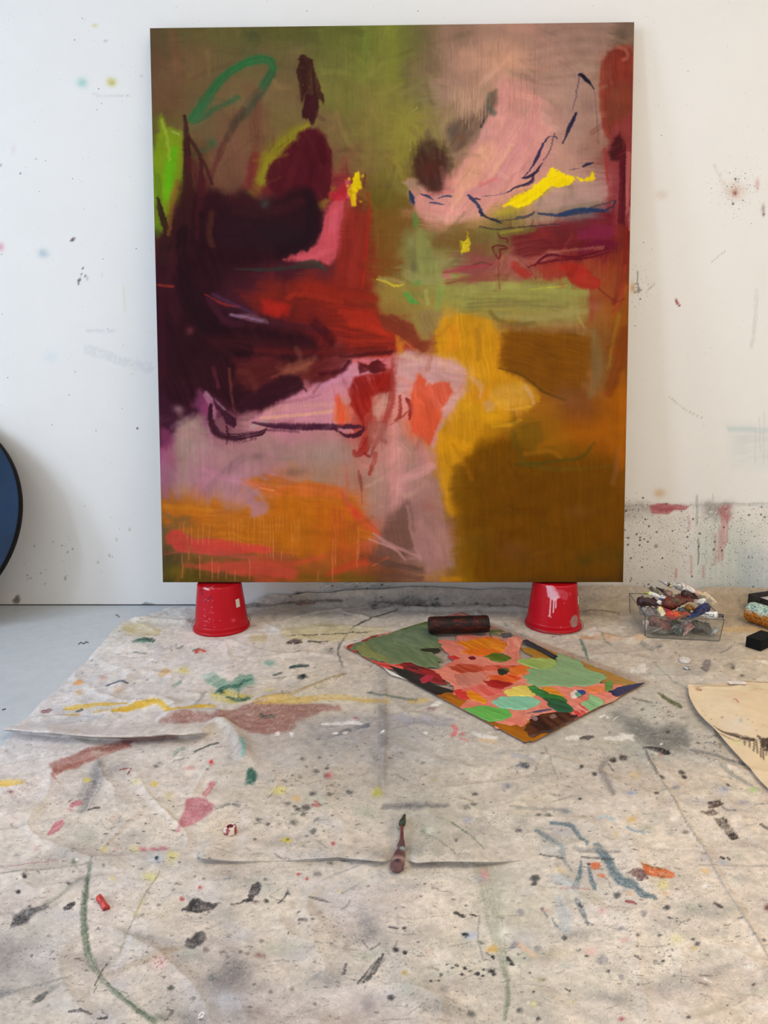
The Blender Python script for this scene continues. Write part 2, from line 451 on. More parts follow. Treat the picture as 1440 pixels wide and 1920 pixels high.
# --- back wall with its paint marks
def wall_back():
    xs = np.concatenate([[XL], np.arange(-3.4, -1.85, 0.1), np.arange(-1.8, -0.86, 0.0075), np.arange(-0.86, 0.86, 0.022), np.arange(0.86, 1.85, 0.0045), np.arange(1.9, 3.5, 0.1), [XR]])
    zs = np.concatenate([np.arange(0.004, 0.62, 0.0045), np.arange(0.62, 2.6, 0.0075), np.arange(2.65, ZC, 0.1), [ZC]])
    XX, ZZ = np.meshgrid(xs, zs)
    P = np.stack([XX, np.full(XX.shape, D_WALL), ZZ], -1)
    X, Y = project(P)
    R = Raster(X, Y, (240, 238, 234))
    # broad bands and washes
    R.st([(1175, 947), (1300, 946), (1500, 945)], 9, (150, 146, 142), 0.35, 0.9, 0.6, 0.3, grain=0.45)
    R.bl([(1165, 946), (1215, 946), (1222, 960), (1165, 972)], (110, 106, 104), 0.6, 26, 6, grain=0.45)
    R.bl([(1318, 944), (1372, 944), (1366, 972), (1322, 972)], (95, 92, 92), 0.6, 24, 6, grain=0.42)
    R.bl([(1160, 950), (1500, 950), (1500, 1122), (1160, 1122)], (214, 206, 196), 0.30, 12, 3)
    R.bl([(1365, 800), (1520, 802), (1520, 880), (1380, 870)], (205, 214, 212), 0.4, 40, 8, ang=0)
    R.bl([(1362, 800), (1520, 804), (1520, 812), (1366, 810)], (196, 212, 214), 0.5, 5, 2, ang=0)
    R.bl([(1310, 985), (1420, 990), (1440, 1120), (1290, 1120)], (196, 208, 198), 0.55, 50, 12, ang=90)
    R.bl([(1380, 1030), (1470, 1030), (1470, 1110), (1380, 1110)], (188, 198, 202), 0.5, 40, 8, ang=90)
    # rose dabs with runs
    R.bl([(1217, 948), (1232, 943), (1262, 946), (1292, 950), (1285, 957), (1262, 958), (1255, 964), (1222, 962)], (176, 84, 92), 0.9, 5, 3, ang=4, br=0.5)
    R.bl([(1344, 946), (1372, 945), (1372, 968), (1364, 985), (1350, 966)], (188, 104, 108), 0.6, 9, 4, ang=80, br=0.6, grain=0.35)
    for x, y0, y1, a in ((1353, 960, 1052, .5), (1358, 960, 1030, .45), (1364, 965, 1020, .5), (1348, 990, 1055, .4), (1341, 1000, 1062, .35), (1292, 965, 995, .3), (1267, 1065, 1085, .5), (1318, 1060, 1085, .4), (1296, 1040, 1080, .35)):
        R.drip(x, y0, y1, 3.5, (196, 122, 122), a)
    R.drip(1307, 928, 985, 3.5, (150, 150, 150), .45); R.drip(1336, 925, 945, 1.8, (170, 165, 160), .4); R.drip(1309, 1010, 1060, 1.5, (70, 66, 64), .7)
    for x, y0, y1 in ((1425, 780, 850), (1432, 770, 870), (1416, 800, 870)):
        R.drip(x, y0, y1, 1.5, (205, 205, 200), .5)
    # crimson and brown flecks
    R.st([(1266, 560), (1270, 568), (1274, 573)], 4, (150, 40, 60), .95, rag=.6)
    R.spot(1380, 358, 16, 14, (205, 170, 150), .55, 30, gr=.7); R.spot(1378, 362, 4, 5, (150, 70, 55), .8)
    R.spot(1420, 345, 4, 9, (205, 150, 145), .6); R.spot(1431, 392, 3, 8, (120, 90, 80), .6, gr=.6); R.spot(1432, 402, 1.8, 3, (50, 30, 30), .95)
    R.st([(1365, 365), (1350, 330), (1340, 310)], 8, (205, 190, 175), .3, grain=.5)
    R.spot(1240, 365, 10, 8, (215, 195, 175), .5, gr=.7)
    R.st([(1195, 508), (1196, 535), (1200, 546)], 3, (110, 112, 110), .8); R.st([(1190, 548), (1200, 545)], 6, (140, 138, 135), .7)
    R.st([(1213, 545), (1227, 533)], 2, (130, 130, 128), .7); R.spot(1187, 540, 5, 8, (200, 150, 90), .7, gr=.5)
    R.st([(1333, 492), (1362, 468)], 1.5, (190, 150, 140), .6); R.st([(1256, 745), (1285, 768), (1320, 785)], 2, (190, 188, 182), .6)
    R.st([(1418, 545), (1416, 600), (1410, 650)], 9, (205, 195, 190), .35, grain=.45); R.spot(1230, 1024, 3, 3, (60, 55, 52), .6)
    R.st([(1181, 1092), (1184, 1085)], 1.5, (40, 36, 34), .9)
    R.spot(1237, 925, 10, 8, (205, 150, 90), .5, gr=.7)
    # left side dabs
    R.spot(154, 155, 9, 8, (150, 205, 195), .8, 20, gr=.6); R.spot(209, 154, 8, 7, (190, 180, 60), .85, 20, gr=.5)
    R.spot(178, 48, 5, 3, (215, 205, 130), .7, gr=.5); R.spot(198, 77, 3, 2, (150, 150, 150), .5); R.spot(266, 143, 1.5, 1.5, (120, 120, 110), .6)
    R.spot(137, 449, 5, 3.2, (70, 35, 40), .95, -20, p=2); R.spot(1, 463, 6, 7, (225, 150, 165), .8, gr=.4); R.spot(0, 310, 2, 2.5, (70, 60, 60), .8)
    R.spot(81, 475, 10, 8, (170, 188, 200), .7, 20, gr=.8)
    for x, y, r in ((156, 503, 2.2), (150, 508, 1.6), (160, 517, 2), (149, 525, 2.6), (147, 531, 2), (164, 523, 1.4), (155, 530, 1.4), (191, 516, 1.5), (152, 515, 1.3)):
        R.spot(x, y, r * .7, r * 1.3, (60, 50, 50), .9, 20, p=2)
    R.st([(175, 178), (240, 180)], 5, (215, 212, 210), .5, grain=.45); R.spot(25, 280, 4, 10, (225, 210, 210), .4); R.drip(233, 535, 585, 3, (232, 226, 200), .7)
    R.st([(165, 620), (215, 620)], 8, (205, 205, 208), .4, grain=.5); R.st([(165, 655), (240, 680), (280, 690)], 22, (205, 207, 212), .3, grain=.5)
    R.spot(95, 670, 14, 10, (215, 228, 230), .5)
    for x, y in ((205, 940), (210, 968), (242, 994), (220, 1012), (183, 1056), (54, 1084), (122, 1085), (205, 1043)):
        R.drip(x, y - 4, y + 4, 1.4, (150, 140, 110), .6)
    R.dots(40, 40, 985, 145, 1100, .5, 1.6, [(120, 112, 105)], .7, 1.1, 3)
    # bare plaster chips low on the wall
    R.spot(32, 1124, 6, 8, (135, 128, 122), 1.0, 10, p=3); R.bl([(262, 1135), (272, 1129), (284, 1131), (296, 1136)], (150, 150, 150), .9, 3, 1)
    R.bl([(130, 1137), (145, 1133), (190, 1134), (220, 1137)], (165, 163, 160), .6, 3, 1.5)
    # black spatter and a soft grainy grey patch behind the painting's foot
    R.st([(556, 1113), (575, 1116), (592, 1120)], 9, (60, 60, 64), .85, br=.8, grain=.45)
    R.bl([(600, 1085), (740, 1085), (750, 1122), (610, 1122)], (120, 118, 116), .35, 40, 10, grain=.5)
    mask = np.zeros(X.shape)
    mask = np.maximum(mask, sst(935, 975, Y) * sst(1150, 1185, X) * (0.55 + 0.45 * sst(1110, 950, Y)))
    mask = np.maximum(mask, 1.0 * np.exp(-(((X - 1385) / 32) ** 2 + ((Y - 350) / 36) ** 2) ** 1.0) * 0.85)
    mask = np.maximum(mask, np.exp(-(((X - 680) / 70) ** 2 + ((Y - 1105) / 26) ** 2)) * 1.25)
    mask = np.maximum(mask, np.exp(-(((X - 1200) / 20) ** 2 + ((Y - 535) / 50) ** 2)) * 0.5)
    mask = np.maximum(mask, 0.9 * np.exp(-(((X - 1345) / 50) ** 2 + ((Y - 965) / 20) ** 2)))
    mask = np.maximum(mask, 1.1 * np.exp(-(((X - 1190) / 35) ** 2 + ((Y - 965) / 25) ** 2)))
    mask = np.maximum(mask, 0.006)
    nr, nc = XX.shape
    V = P.reshape(-1, 3); Fq = grid_faces(nr, nc)
    # thickness: a slab behind the painted face
    b0 = len(V)
    rim = [(XL, D_WALL, 0.004), (XR, D_WALL, 0.004), (XR, D_WALL, ZC), (XL, D_WALL, ZC)]
    rim2 = [(x, D_WALL + 0.12, z) for x, y, z in rim]
    V = np.vstack([V, rim, rim2])
    q = [[b0 + i, b0 + 4 + i, b0 + 4 + (i + 1) % 4, b0 + (i + 1) % 4] for i in range(4)] + [[b0 + 4, b0 + 7, b0 + 6, b0 + 5]]
    Fq = np.vstack([Fq, q])
    c = np.vstack([R.linear((1.0, 1.0, 1.0)).reshape(-1, 3), np.full((8, 3), 0.8)])
    mk = np.concatenate([mask.ravel(), np.zeros(8)])
    me = mesh_np('wall_back', V, Fq, c, False, mk)
    m, nt, p = new_mat('white_studio_wall')
    v = objvec(nt)
    a = N(nt, 'ShaderNodeVertexColor', layer_name='Col').outputs[0]
    r = ramp(nt, noise(nt, 5, 4, 0.6, v).outputs[0], ((0.3, 0.985), (0.7, 1.01)))
    a = mixc(nt, 1.0, a, r.outputs[0], 'MULTIPLY')
    mk = N(nt, 'ShaderNodeAttribute', attribute_name='mask').outputs['Fac']
    for scale, lo, hi, colr in ((170, 0.10, 0.30, (0.05, 0.045, 0.04)), (330, 0.12, 0.36, (0.10, 0.08, 0.07)), (60, 0.03, 0.14, (0.07, 0.05, 0.05))):
        vo = N(nt, 'ShaderNodeTexVoronoi'); vo.inputs['Scale'].default_value = scale
        L(nt, v, vo.inputs['Vector'])
        sep = N(nt, 'ShaderNodeSeparateColor'); L(nt, vo.outputs['Color'], sep.inputs[0])
        # a spot only in some cells: cell value below the painted density
        lt = N(nt, 'ShaderNodeMath', operation='MULTIPLY'); L(nt, mk, lt.inputs[0]); lt.inputs[1].default_value = hi
        ce = N(nt, 'ShaderNodeMath', operation='LESS_THAN'); L(nt, sep.outputs[0], ce.inputs[0]); L(nt, lt.outputs[0], ce.inputs[1])
        sz = N(nt, 'ShaderNodeMath', operation='MULTIPLY'); L(nt, sep.outputs[1], sz.inputs[0]); sz.inputs[1].default_value = 0.42
        ds = N(nt, 'ShaderNodeMath', operation='LESS_THAN'); L(nt, vo.outputs['Distance'], ds.inputs[0]); L(nt, sz.outputs[0], ds.inputs[1])
        mu = N(nt, 'ShaderNodeMath', operation='MULTIPLY'); L(nt, ce.outputs[0], mu.inputs[0]); L(nt, ds.outputs[0], mu.inputs[1])
        m2 = N(nt, 'ShaderNodeMath', operation='MULTIPLY'); L(nt, mu.outputs[0], m2.inputs[0]); m2.inputs[1].default_value = 0.75
        a = mixc(nt, m2.outputs[0], a, colr)
    L(nt, a, p.inputs['Base Color'])
    p.inputs['Roughness'].default_value = 0.62; p.inputs['Specular IOR Level'].default_value = 0.3
    bump(nt, p, noise(nt, 120, 3, 0.5, v).outputs[0], 0.06, 0.001)
    struct(link('wall_back', me, m))
wall_back()
# dark gap where the wall board stops above the floor: drawn as a thin dark strip
struct(boxes('trim_1', [(XL, XR, D_WALL - 0.0012, D_WALL + 0.02, 0.0, 0.0036)], plain('dark_gap', lin((52, 50, 48)), 0.9, 0.5, 40)))

# --- the rest of the room (outside the frame): left wall with two windows, right wall, front wall, ceiling
def wall_left():
    x0, x1 = XL - 0.2, XL
    (a0, a1), (b0, b1) = WIN
    bx = [(x0, x1, YF, a0, 0, ZC), (x0, x1, a1, b0, 0, ZC), (x0, x1, b1, D_WALL, 0, ZC)]
    for y0, y1 in WIN:
        bx += [(x0, x1, y0, y1, 0, WZ0), (x0, x1, y0, y1, WZ1, ZC)]
    struct(boxes('wall_left', bx, M_WHITE))
    fm = plain('window_frame_white', lin((225, 226, 226)), 0.4, 0.03)
    for i, (y0, y1) in enumerate(WIN):
        w = struct(boxes('window_%d' % (i + 1), [(x1 - .06, x1 - .01, y0, y0 + .05, WZ0, WZ1), (x1 - .06, x1 - .01, y1 - .05, y1, WZ0, WZ1), (x1 - .06, x1 - .01, y0 + .05, y1 - .05, WZ0, WZ0 + .05), (x1 - .06, x1 - .01, y0 + .05, y1 - .05, WZ1 - .05, WZ1)], fm))
        ym = (y0 + y1) / 2
        boxes('mullion', [(x1 - .055, x1 - .015, ym - .02, ym + .02, WZ0 + .05, WZ1 - .05)], fm, w)
wall_left()
struct(boxes('wall_right', [(XR, XR + .12, YF, D_WALL, 0, ZC)], M_WHITE))
struct(boxes('wall_front', [(XL, XR, YF - .12, YF, 0, ZC)], M_WHITE))
struct(boxes('ceiling', [(XL, XR, YF, D_WALL, ZC, ZC + .12)], M_WHITE))

# ================================================================== the large painting
PW, PH, PT = 1.7743, 2.0582, 0.04
P_XC, P_ZB, P_GAP = -0.0062, 0.1915, 0.2607
P_S = P_GAP / PH; P_C = math.sqrt(1 - P_S * P_S)
P_N = np.array([0, -P_C, P_S]); P_UP = np.array([0, P_S, P_C])
P_O = np.array([P_XC, D_WALL - P_GAP - 0.001, P_ZB])       # middle of the lower back edge

BASE = {
 60: "290 92 74 50 350 100 88 50 450 98 90 48 550 92 88 45 650 105 108 48 740 115 118 50 790 110 100 60 840 150 115 95 950 170 130 110 1050 160 122 108 1120 158 122 108 1178 118 95 80",
 120: "290 95 72 50 350 112 86 55 450 105 90 55 540 110 92 58 620 115 110 55 700 118 118 52 745 115 115 50 795 128 104 78 860 170 130 110 950 195 145 120 1030 170 130 112 1100 158 122 105 1170 150 70 52",
 180: "300 105 75 50 380 112 88 55 450 115 92 58 540 118 95 60 640 122 112 55 720 125 115 55 785 118 110 62 840 165 130 110 900 175 135 110 960 205 142 128 1030 178 136 120 1080 168 132 117 1135 150 115 98 1170 135 50 35",
 240: "300 98 88 40 380 105 85 55 450 115 80 55 540 115 95 55 620 120 95 58 700 128 112 55 770 142 130 55 830 145 120 85 900 150 115 98 960 208 142 132 1030 192 140 127 1080 172 134 117 1130 165 132 118 1170 125 45 35",
 300: "305 110 130 30 350 85 60 35 420 115 75 55 480 110 78 50 550 80 25 30 640 118 88 55 700 125 100 55 760 138 125 50 810 70 50 40 870 160 122 95 930 225 160 138 1000 215 146 136 1060 180 134 120 1120 150 112 96 1165 122 32 42",
 360: "305 100 130 20 350 75 40 30 420 90 50 40 480 100 70 45 550 70 20 28 600 70 20 28 645 165 52 55 700 108 92 36 755 118 102 40 810 120 72 62 860 228 152 138 920 222 152 132 980 215 150 120 1050 185 145 120 1110 172 134 124 1160 150 60 70",
 400: "300 95 100 25 340 70 25 28 400 60 25 28 480 55 22 28 560 58 22 30 620 200 75 85 670 112 42 30 720 115 86 30 775 118 86 40 830 218 148 134 900 190 142 95 950 140 125 60 1020 168 132 112 1090 110 95 95 1160 112 26 36",
 450: "305 70 30 30 350 45 15 22 420 45 18 25 500 45 18 28 570 45 20 28 620 195 70 80 670 122 36 28 720 116 80 30 790 125 122 65 850 122 96 45 920 112 96 50 980 112 72 50 1060 116 36 40 1120 110 25 45 1165 110 30 30",
 500: "305 60 22 28 370 42 15 22 440 55 20 28 520 70 25 35 600 92 36 40 670 142 40 30 720 122 72 28 790 132 130 75 830 150 140 85 900 142 72 70 970 152 84 72 1040 150 52 40 1110 150 64 40 1170 122 46 25",
 550: "305 55 20 28 370 40 15 22 440 65 25 35 520 122 36 25 600 142 36 22 680 126 36 22 730 146 112 45 790 150 145 75 850 150 145 70 930 150 145 75 1010 146 140 72 1080 142 136 70 1125 150 70 40 1170 140 76 25",
 600: "305 50 18 28 370 38 14 22 430 45 18 28 500 60 22 30 580 90 25 25 660 160 40 25 720 150 50 28 780 145 115 60 850 186 140 50 920 166 130 55 990 142 118 62 1060 150 122 72 1120 142 88 42 1170 140 76 20",
 650: "305 55 20 30 380 42 16 24 460 60 22 28 540 85 28 25 620 112 30 25 690 172 46 28 740 192 52 30 790 125 60 40 830 198 138 30 880 208 142 20 920 188 126 25 980 126 76 15 1060 126 76 15 1120 122 82 36 1170 136 66 20",
 700: "305 58 22 32 380 75 25 40 460 85 35 35 540 120 60 45 610 90 25 28 660 206 132 152 710 150 30 25 770 208 152 146 830 208 152 146 880 206 150 62 940 202 136 25 1000 122 72 15 1080 130 76 20 1120 130 92 52 1165 126 66 15",
 750: "305 55 20 35 370 120 45 75 430 90 30 55 500 85 30 50 560 192 112 132 620 206 132 142 660 215 95 62 700 176 82 66 760 216 152 142 800 220 92 62 850 206 150 122 900 206 142 30 960 206 146 60 1010 152 92 20 1080 126 76 30 1165 152 82 10",
 800: "305 85 35 55 350 162 122 117 420 122 72 82 480 186 126 126 550 192 122 132 620 192 122 126 690 172 62 52 740 206 142 126 790 216 86 56 830 210 142 30 890 192 130 15 950 162 106 15 1020 146 92 15 1090 152 86 10 1160 156 86 10",
 850: "305 150 70 100 350 166 132 122 430 172 122 122 500 166 122 117 560 166 126 117 620 166 132 119 690 182 112 102 740 206 142 132 790 182 122 117 830 196 132 25 880 166 112 10 950 132 86 10 1020 126 81 10 1090 132 79 8 1160 146 79 8",
 900: "305 150 96 112 370 166 112 122 440 176 122 132 500 176 116 122 540 190 112 72 600 166 116 86 650 176 116 92 700 166 126 112 750 202 136 132 800 166 122 117 840 166 112 30 900 116 73 5 1000 111 68 5 1090 113 68 5 1160 121 71 10",
 950: "305 150 92 50 360 186 106 30 420 176 112 72 470 181 112 62 540 191 101 20 600 196 101 20 650 196 92 30 700 176 132 117 760 151 106 101 810 161 112 107 840 141 96 20 900 111 71 5 1000 106 64 2 1090 106 63 2 1160 111 66 5",
 1000: "305 104 84 50 340 150 92 46 400 181 112 40 470 176 106 20 550 176 101 15 620 181 86 25 670 201 86 40 710 181 112 96 760 112 76 66 800 166 120 114 840 151 101 71 900 111 71 8 1000 106 64 4 1090 106 63 4 1160 106 63 5",
 1050: "305 82 66 40 350 122 86 42 420 140 84 46 500 160 80 48 560 158 80 40 620 166 86 36 680 181 76 36 730 116 76 61 780 166 122 114 820 166 116 106 870 126 86 8 950 109 69 5 1020 101 66 5 1090 91 61 10 1160 86 61 12",
 1085: "305 66 61 26 360 86 71 21 420 101 66 31 500 151 66 36 560 131 81 21 650 111 81 26 700 101 66 36 760 116 76 56 820 161 111 71 870 141 96 6 950 91 61 11 1020 86 56 13 1100 86 56 16 1160 71 51 16",
}
def paint_canvas(R):
    pts = []
    for y, s in BASE.items():
        v = [int(t) for t in s.split()]
        for i in range(0, len(v), 4): pts.append((v[i], y, v[i + 1], v[i + 2], v[i + 3]))
    R.field(pts, (32, 25), 13)
    R.ragged(24, 0)
    R.flecks(420, .6, 11)
    st, bl, sp, dr = R.st, R.bl, R.spot, R.drip
    # ---- olive field, upper left
    for x, y0, y1, c, w, a in ((735, 55, 150, (132, 132, 50), 26, .5), (716, 60, 330, (136, 128, 58), 30, .35), (690, 170, 300, (138, 122, 60), 20, .35), (655, 60, 260, (112, 112, 50), 34, .35), (620, 70, 200, (104, 104, 48), 26, .35), (745, 150, 260, (142, 130, 55), 16, .4), (590, 60, 110, (86, 86, 42), 40, .35), (520, 55, 100, (92, 90, 44), 60, .4), (470, 70, 90, (78, 82, 44), 40, .4)):
        st([(x, y0), (x + 4, (y0 + y1) / 2), (x - 3, y1)], w, c, a, .8, .6, bs=3)
    st([(325, 65), (332, 110), (335, 150)], 20, (128, 82, 55), .5, .9); st([(388, 95), (392, 140)], 10, (126, 108, 60), .4, .9)
    sp(474, 66, 14, 10, (62, 72, 48), .5); st([(300, 120), (330, 180), (320, 240)], 50, (112, 78, 52), .4, .9)
    bl([(400, 260), (450, 245), (470, 290), (455, 345), (420, 365), (395, 340)], (118, 80, 58), .7, 26, 5, ang=80)
    st([(470, 165), (488, 205), (500, 240)], 30, (122, 82, 58), .5, .9); st([(482, 175), (480, 240), (482, 300)], 22, (104, 58, 44), .6, .8, .6)
    st([(455, 205), (420, 270), (398, 320), (385, 355)], 14, (92, 46, 40), .75, .7, .6); st([(478, 290), (470, 330), (460, 350)], 16, (110, 40, 38), .6, .8)
    st([(440, 270), (452, 300), (462, 340)], 18, (128, 80, 62), .5, .9)
    # green loop
    st([(362, 224), (385, 190), (412, 152), (445, 126), (478, 112), (502, 113), (512, 124), (507, 142), (492, 160)], [22, 20, 17, 20, 18, 16, 15], (36, 104, 58), .85, .7, .5, .12)
    st([(507, 140), (490, 170), (466, 200), (440, 232), (425, 262)], [17, 22, 20, 12], (52, 80, 54), .7, .8, .6, col2=(78, 62, 48))
    st([(372, 226), (400, 205), (430, 192), (446, 184)], 12, (48, 92, 58), .6, .8, .5); sp(398, 268, 9, 9, (52, 92, 56), .7); sp(382, 282, 12, 6, (58, 84, 54), .5, -30)
    sp(380, 205, 16, 24, (62, 92, 58), .4, 30)
    # yellow greens
    bl([(302, 214), (312, 240), (328, 242), (341, 246), (346, 290), (342, 330), (330, 362), (318, 400), (310, 440), (292, 430), (289, 300), (297, 250)], (126, 150, 24), .92, 14, 5, ang=84, br=.4)
    st([(326, 280), (318, 320), (312, 372)], [16, 24, 12], (96, 168, 18), .9, .8, .4); st([(304, 225), (314, 262), (318, 300)], 7, (164, 176, 60), .6, .6, .7)
    st([(322, 246), (336, 252)], 4, (170, 170, 120), .7); st([(296, 330), (300, 400), (296, 440)], 12, (78, 110, 26), .6, .8)
    st([(578, 232), (545, 258), (515, 290), (495, 330), (488, 352)], [14, 30, 40, 36, 20], (148, 140, 26), .8, .9, .5)
    st([(495, 300), (485, 340), (478, 360)], 22, (136, 124, 30), .6, .9)
    st([(618, 355), (600, 385)], 24, (146, 132, 34), .6, .8)
    # ---- browns and maroon shapes, upper left
    bl([(562, 104), (568, 99), (575, 106), (585, 112), (594, 138), (601, 165), (609, 190), (606, 196), (597, 178), (600, 200), (594, 222), (587, 236), (582, 228), (577, 222), (567, 222), (566, 208), (572, 192), (573, 176), (566, 190), (561, 160), (556, 130)], (58, 27, 24), .95, 4, 3, 9, ang=82, br=.5, grain=.30)
    bl([(572, 176), (590, 178), (596, 200), (588, 224), (584, 234), (578, 220), (567, 218), (569, 200)], (62, 24, 28), .95, 4, 3, 9, ang=82, br=.25)
    bl([(580, 240), (596, 240), (612, 258), (621, 282), (622, 320), (618, 372), (590, 384), (540, 372), (508, 360), (498, 335), (505, 308), (528, 290), (540, 272), (556, 262), (562, 248)], (78, 20, 29), .97, 10, 4, 14, ang=70, br=.18)
    st([(616, 282), (615, 320), (613, 368)], [13, 14, 8], (84, 22, 32), .95, .4, .2); st([(600, 262), (606, 300)], 20, (70, 16, 24), .8, .6)
    st([(560, 290), (545, 330), (535, 360)], 16, (92, 30, 34), .5, .9); st([(588, 300), (580, 340)], 18, (66, 16, 24), .6, .9)
    st([(480, 300), (470, 340), (490, 365)], 26, (112, 34, 38), .6, .9); st([(500, 355), (520, 372), (560, 372)], 20, (104, 26, 36), .7, .9)
    # dark mass
    bl([(345, 372), (372, 352), (400, 356), (432, 368), (455, 362), (468, 364), (490, 380), (520, 372), (560, 352), (588, 360), (606, 400), (606, 430), (590, 462), (548, 478), (520, 490), (440, 505), (400, 520), (392, 560), (420, 596), (470, 612), (560, 622), (600, 640), (600, 672), (540, 690), (520, 720), (470, 748), (440, 770), (390, 742), (374, 776), (345, 790), (306, 780), (298, 640), (294, 520), (300, 460), (318, 430), (330, 400)], (44, 16, 23), .94, 26, 8, 24, ang=65, br=.15, var=.18)
    bl([(420, 380), (560, 365), (600, 400), (590, 455), (540, 470), (440, 480), (400, 450)], (42, 20, 26), .85, 30, 8, ang=5)
    st([(575, 365), (585, 410), (570, 450), (530, 470)], 30, (32, 16, 22), .7, .8); st([(430, 375), (520, 392), (560, 380)], 24, (64, 24, 28), .6, .9)
    st([(440, 395), (500, 402)], 20, (58, 26, 28), .6, .9); sp(497, 383, 8, 8, (60, 66, 62), .8); sp(520, 440, 50, 20, (36, 24, 28), .6)
    st([(346, 218), (350, 262), (352, 310), (352, 370), (345, 430), (332, 480)], [8, 14, 18, 26, 34, 40], (56, 24, 24), .92, .5, .4, .15)
    st([(350, 250), (372, 286), (388, 318), (398, 345)], [7, 8, 7, 5], (66, 30, 28), .9, .5, .4); st([(355, 300), (372, 330), (380, 360)], 20, (84, 30, 34), .7, .8)
    st([(376, 300), (378, 340), (374, 400), (376, 440)], [8, 14, 18, 22], (66, 24, 28), .8, .7, .5); st([(295, 372), (302, 400), (312, 440), (305, 490)], [6, 13, 15, 18], (50, 26, 24), .95, .5, .4)
    st([(340, 390), (328, 420), (318, 452)], [6, 12, 14], (56, 24, 26), .9, .5); st([(332, 340), (322, 385), (316, 440)], [10, 14, 8], (138, 80, 40), .6, .8); st([(396, 400), (392, 440), (398, 460)], 13, (84, 44, 30), .6, .8)
    st([(343, 430), (345, 500), (358, 560), (385, 600), (430, 640), (470, 660)], [20, 30, 34, 40, 36, 26], (34, 14, 20), .85, .6, .4); st([(378, 400), (378, 470)], 12, (36, 15, 22), .8, .6)
    st([(320, 480), (318, 540), (330, 600)], 22, (64, 24, 34), .5, .9); st([(300, 500), (304, 600), (306, 700)], 14, (62, 20, 34), .5, .9)
    st([(296, 534), (312, 536), (325, 537)], 6, (150, 45, 30), .75, .7, .6); sp(356, 620, 7, 8, (110, 50, 55), .7, 30)
    # crimson and rose stroke
    bl([(628, 372), (648, 360), (652, 348), (644, 400), (636, 440), (632, 480), (620, 498), (596, 490), (560, 490), (530, 488), (545, 478), (575, 470), (592, 458), (604, 430), (612, 400)], (200, 78, 88), .95, 8, 4, 12, ang=100, br=.3)
    bl([(616, 362), (634, 356), (648, 340), (655, 352), (652, 372), (638, 378), (622, 376)], (178, 36, 48), .9, 8, 3, ang=10); st([(650, 340), (655, 354), (653, 368)], 9, (216, 92, 110), .8, .6)
    st([(560, 484), (596, 478), (620, 470)], 12, (212, 90, 100), .7, .7, .6); st([(628, 400), (624, 430)], 16, (214, 96, 108), .5, .8)
    st([(440, 504), (500, 506), (560, 500), (600, 500)], [3, 8, 9, 8], (46, 52, 46), .75, .7, .5); st([(560, 492), (590, 492), (612, 506)], [5, 10, 6], (52, 62, 50), .8, .7)
    # brick red down the middle
    bl([(648, 388), (664, 394), (680, 398), (694, 400), (692, 440), (684, 500), (676, 556), (640, 556), (628, 520), (636, 470), (642, 430)], (138, 40, 30), .9, 12, 5, ang=96, br=.45)
    st([(690, 362), (692, 400), (690, 440), (684, 500), (680, 540)], [6, 7, 6, 5, 4], (164, 40, 28), .9, .5, .4); st([(700, 455), (696, 500), (690, 540)], 3, (150, 36, 26), .7); st([(685, 326), (682, 350)], 4, (120, 44, 34), .85)
    st([(668, 420), (664, 480), (660, 540)], 18, (152, 48, 36), .6, .8, .7)
    bl([(652, 356), (660, 345), (664, 326), (672, 322), (676, 336), (679, 352), (670, 362), (668, 386), (660, 386), (656, 372)], (240, 205, 10), .98, 3, 3, 6, grain=.22)
    for x, y in ((652, 348), (680, 330), (655, 336), (676, 378)): sp(x, y, 3, 3, (232, 200, 20), .8, p=2, gr=.5)
    # red sweep across the middle
    bl([(440, 545), (500, 550), (540, 545), (600, 540), (680, 540), (720, 590), (745, 640), (742, 660), (700, 656), (640, 648), (600, 612), (540, 604), (490, 590), (455, 565)], (122, 34, 25), .72, 24, 8, ang=6, br=.4, var=.2)
    bl([(490, 560), (520, 565), (545, 572), (540, 590), (515, 596), (495, 585)], (172, 34, 24), .85, 12, 4, ang=15); st([(560, 545), (640, 552), (700, 560)], 20, (146, 38, 24), .6, .8, .7)
    st([(640, 585), (690, 596), (735, 626)], [14, 26, 20], (180, 46, 28), .8, .8, .6); st([(660, 605), (720, 622)], 18, (186, 48, 28), .7, .8); st([(540, 560), (560, 552), (640, 566)], 10, (158, 44, 28), .6, .8)
    st([(385, 552), (420, 570), (450, 575)], [3, 6, 4], (142, 40, 34), .8, .6, .6); st([(400, 552), (440, 572), (480, 590)], 8, (84, 52, 84), .5, .8, .8)
    st([(432, 590), (470, 596), (500, 604)], [6, 14, 8], (146, 106, 130), .8, .8, .7, bs=2); st([(392, 560), (420, 600), (450, 610)], 14, (74, 28, 44), .6, .8)
    st([(500, 606), (560, 612), (610, 620)], 14, (68, 26, 38), .6, .8); st([(590, 606), (610, 626), (620, 640)], 22, (62, 16, 22), .8, .8)
    st([(400, 640), (500, 650), (600, 660), (640, 660)], 30, (72, 24, 28), .6, .9, .6); st([(480, 655), (560, 662), (640, 658), (720, 655)], 14, (96, 28, 26), .7, .8, .6)
    st([(640, 668), (700, 664), (735, 660)], 10, (72, 22, 26), .8, .8, .6)
    # mixed umbers
    bl([(440, 680), (500, 668), (560, 680), (620, 672), (660, 668), (648, 690), (610, 714), (570, 712), (540, 740), (500, 742), (440, 720)], (98, 34, 32), .8, 20, 8, ang=-18, br=.4, var=.25)
    bl([(520, 690), (560, 680), (590, 672), (575, 695), (540, 710)], (150, 92, 66), .7, 18, 6, ang=-25, br=.5); st([(556, 652), (562, 668), (558, 684)], 12, (120, 66, 52), .5, .8)
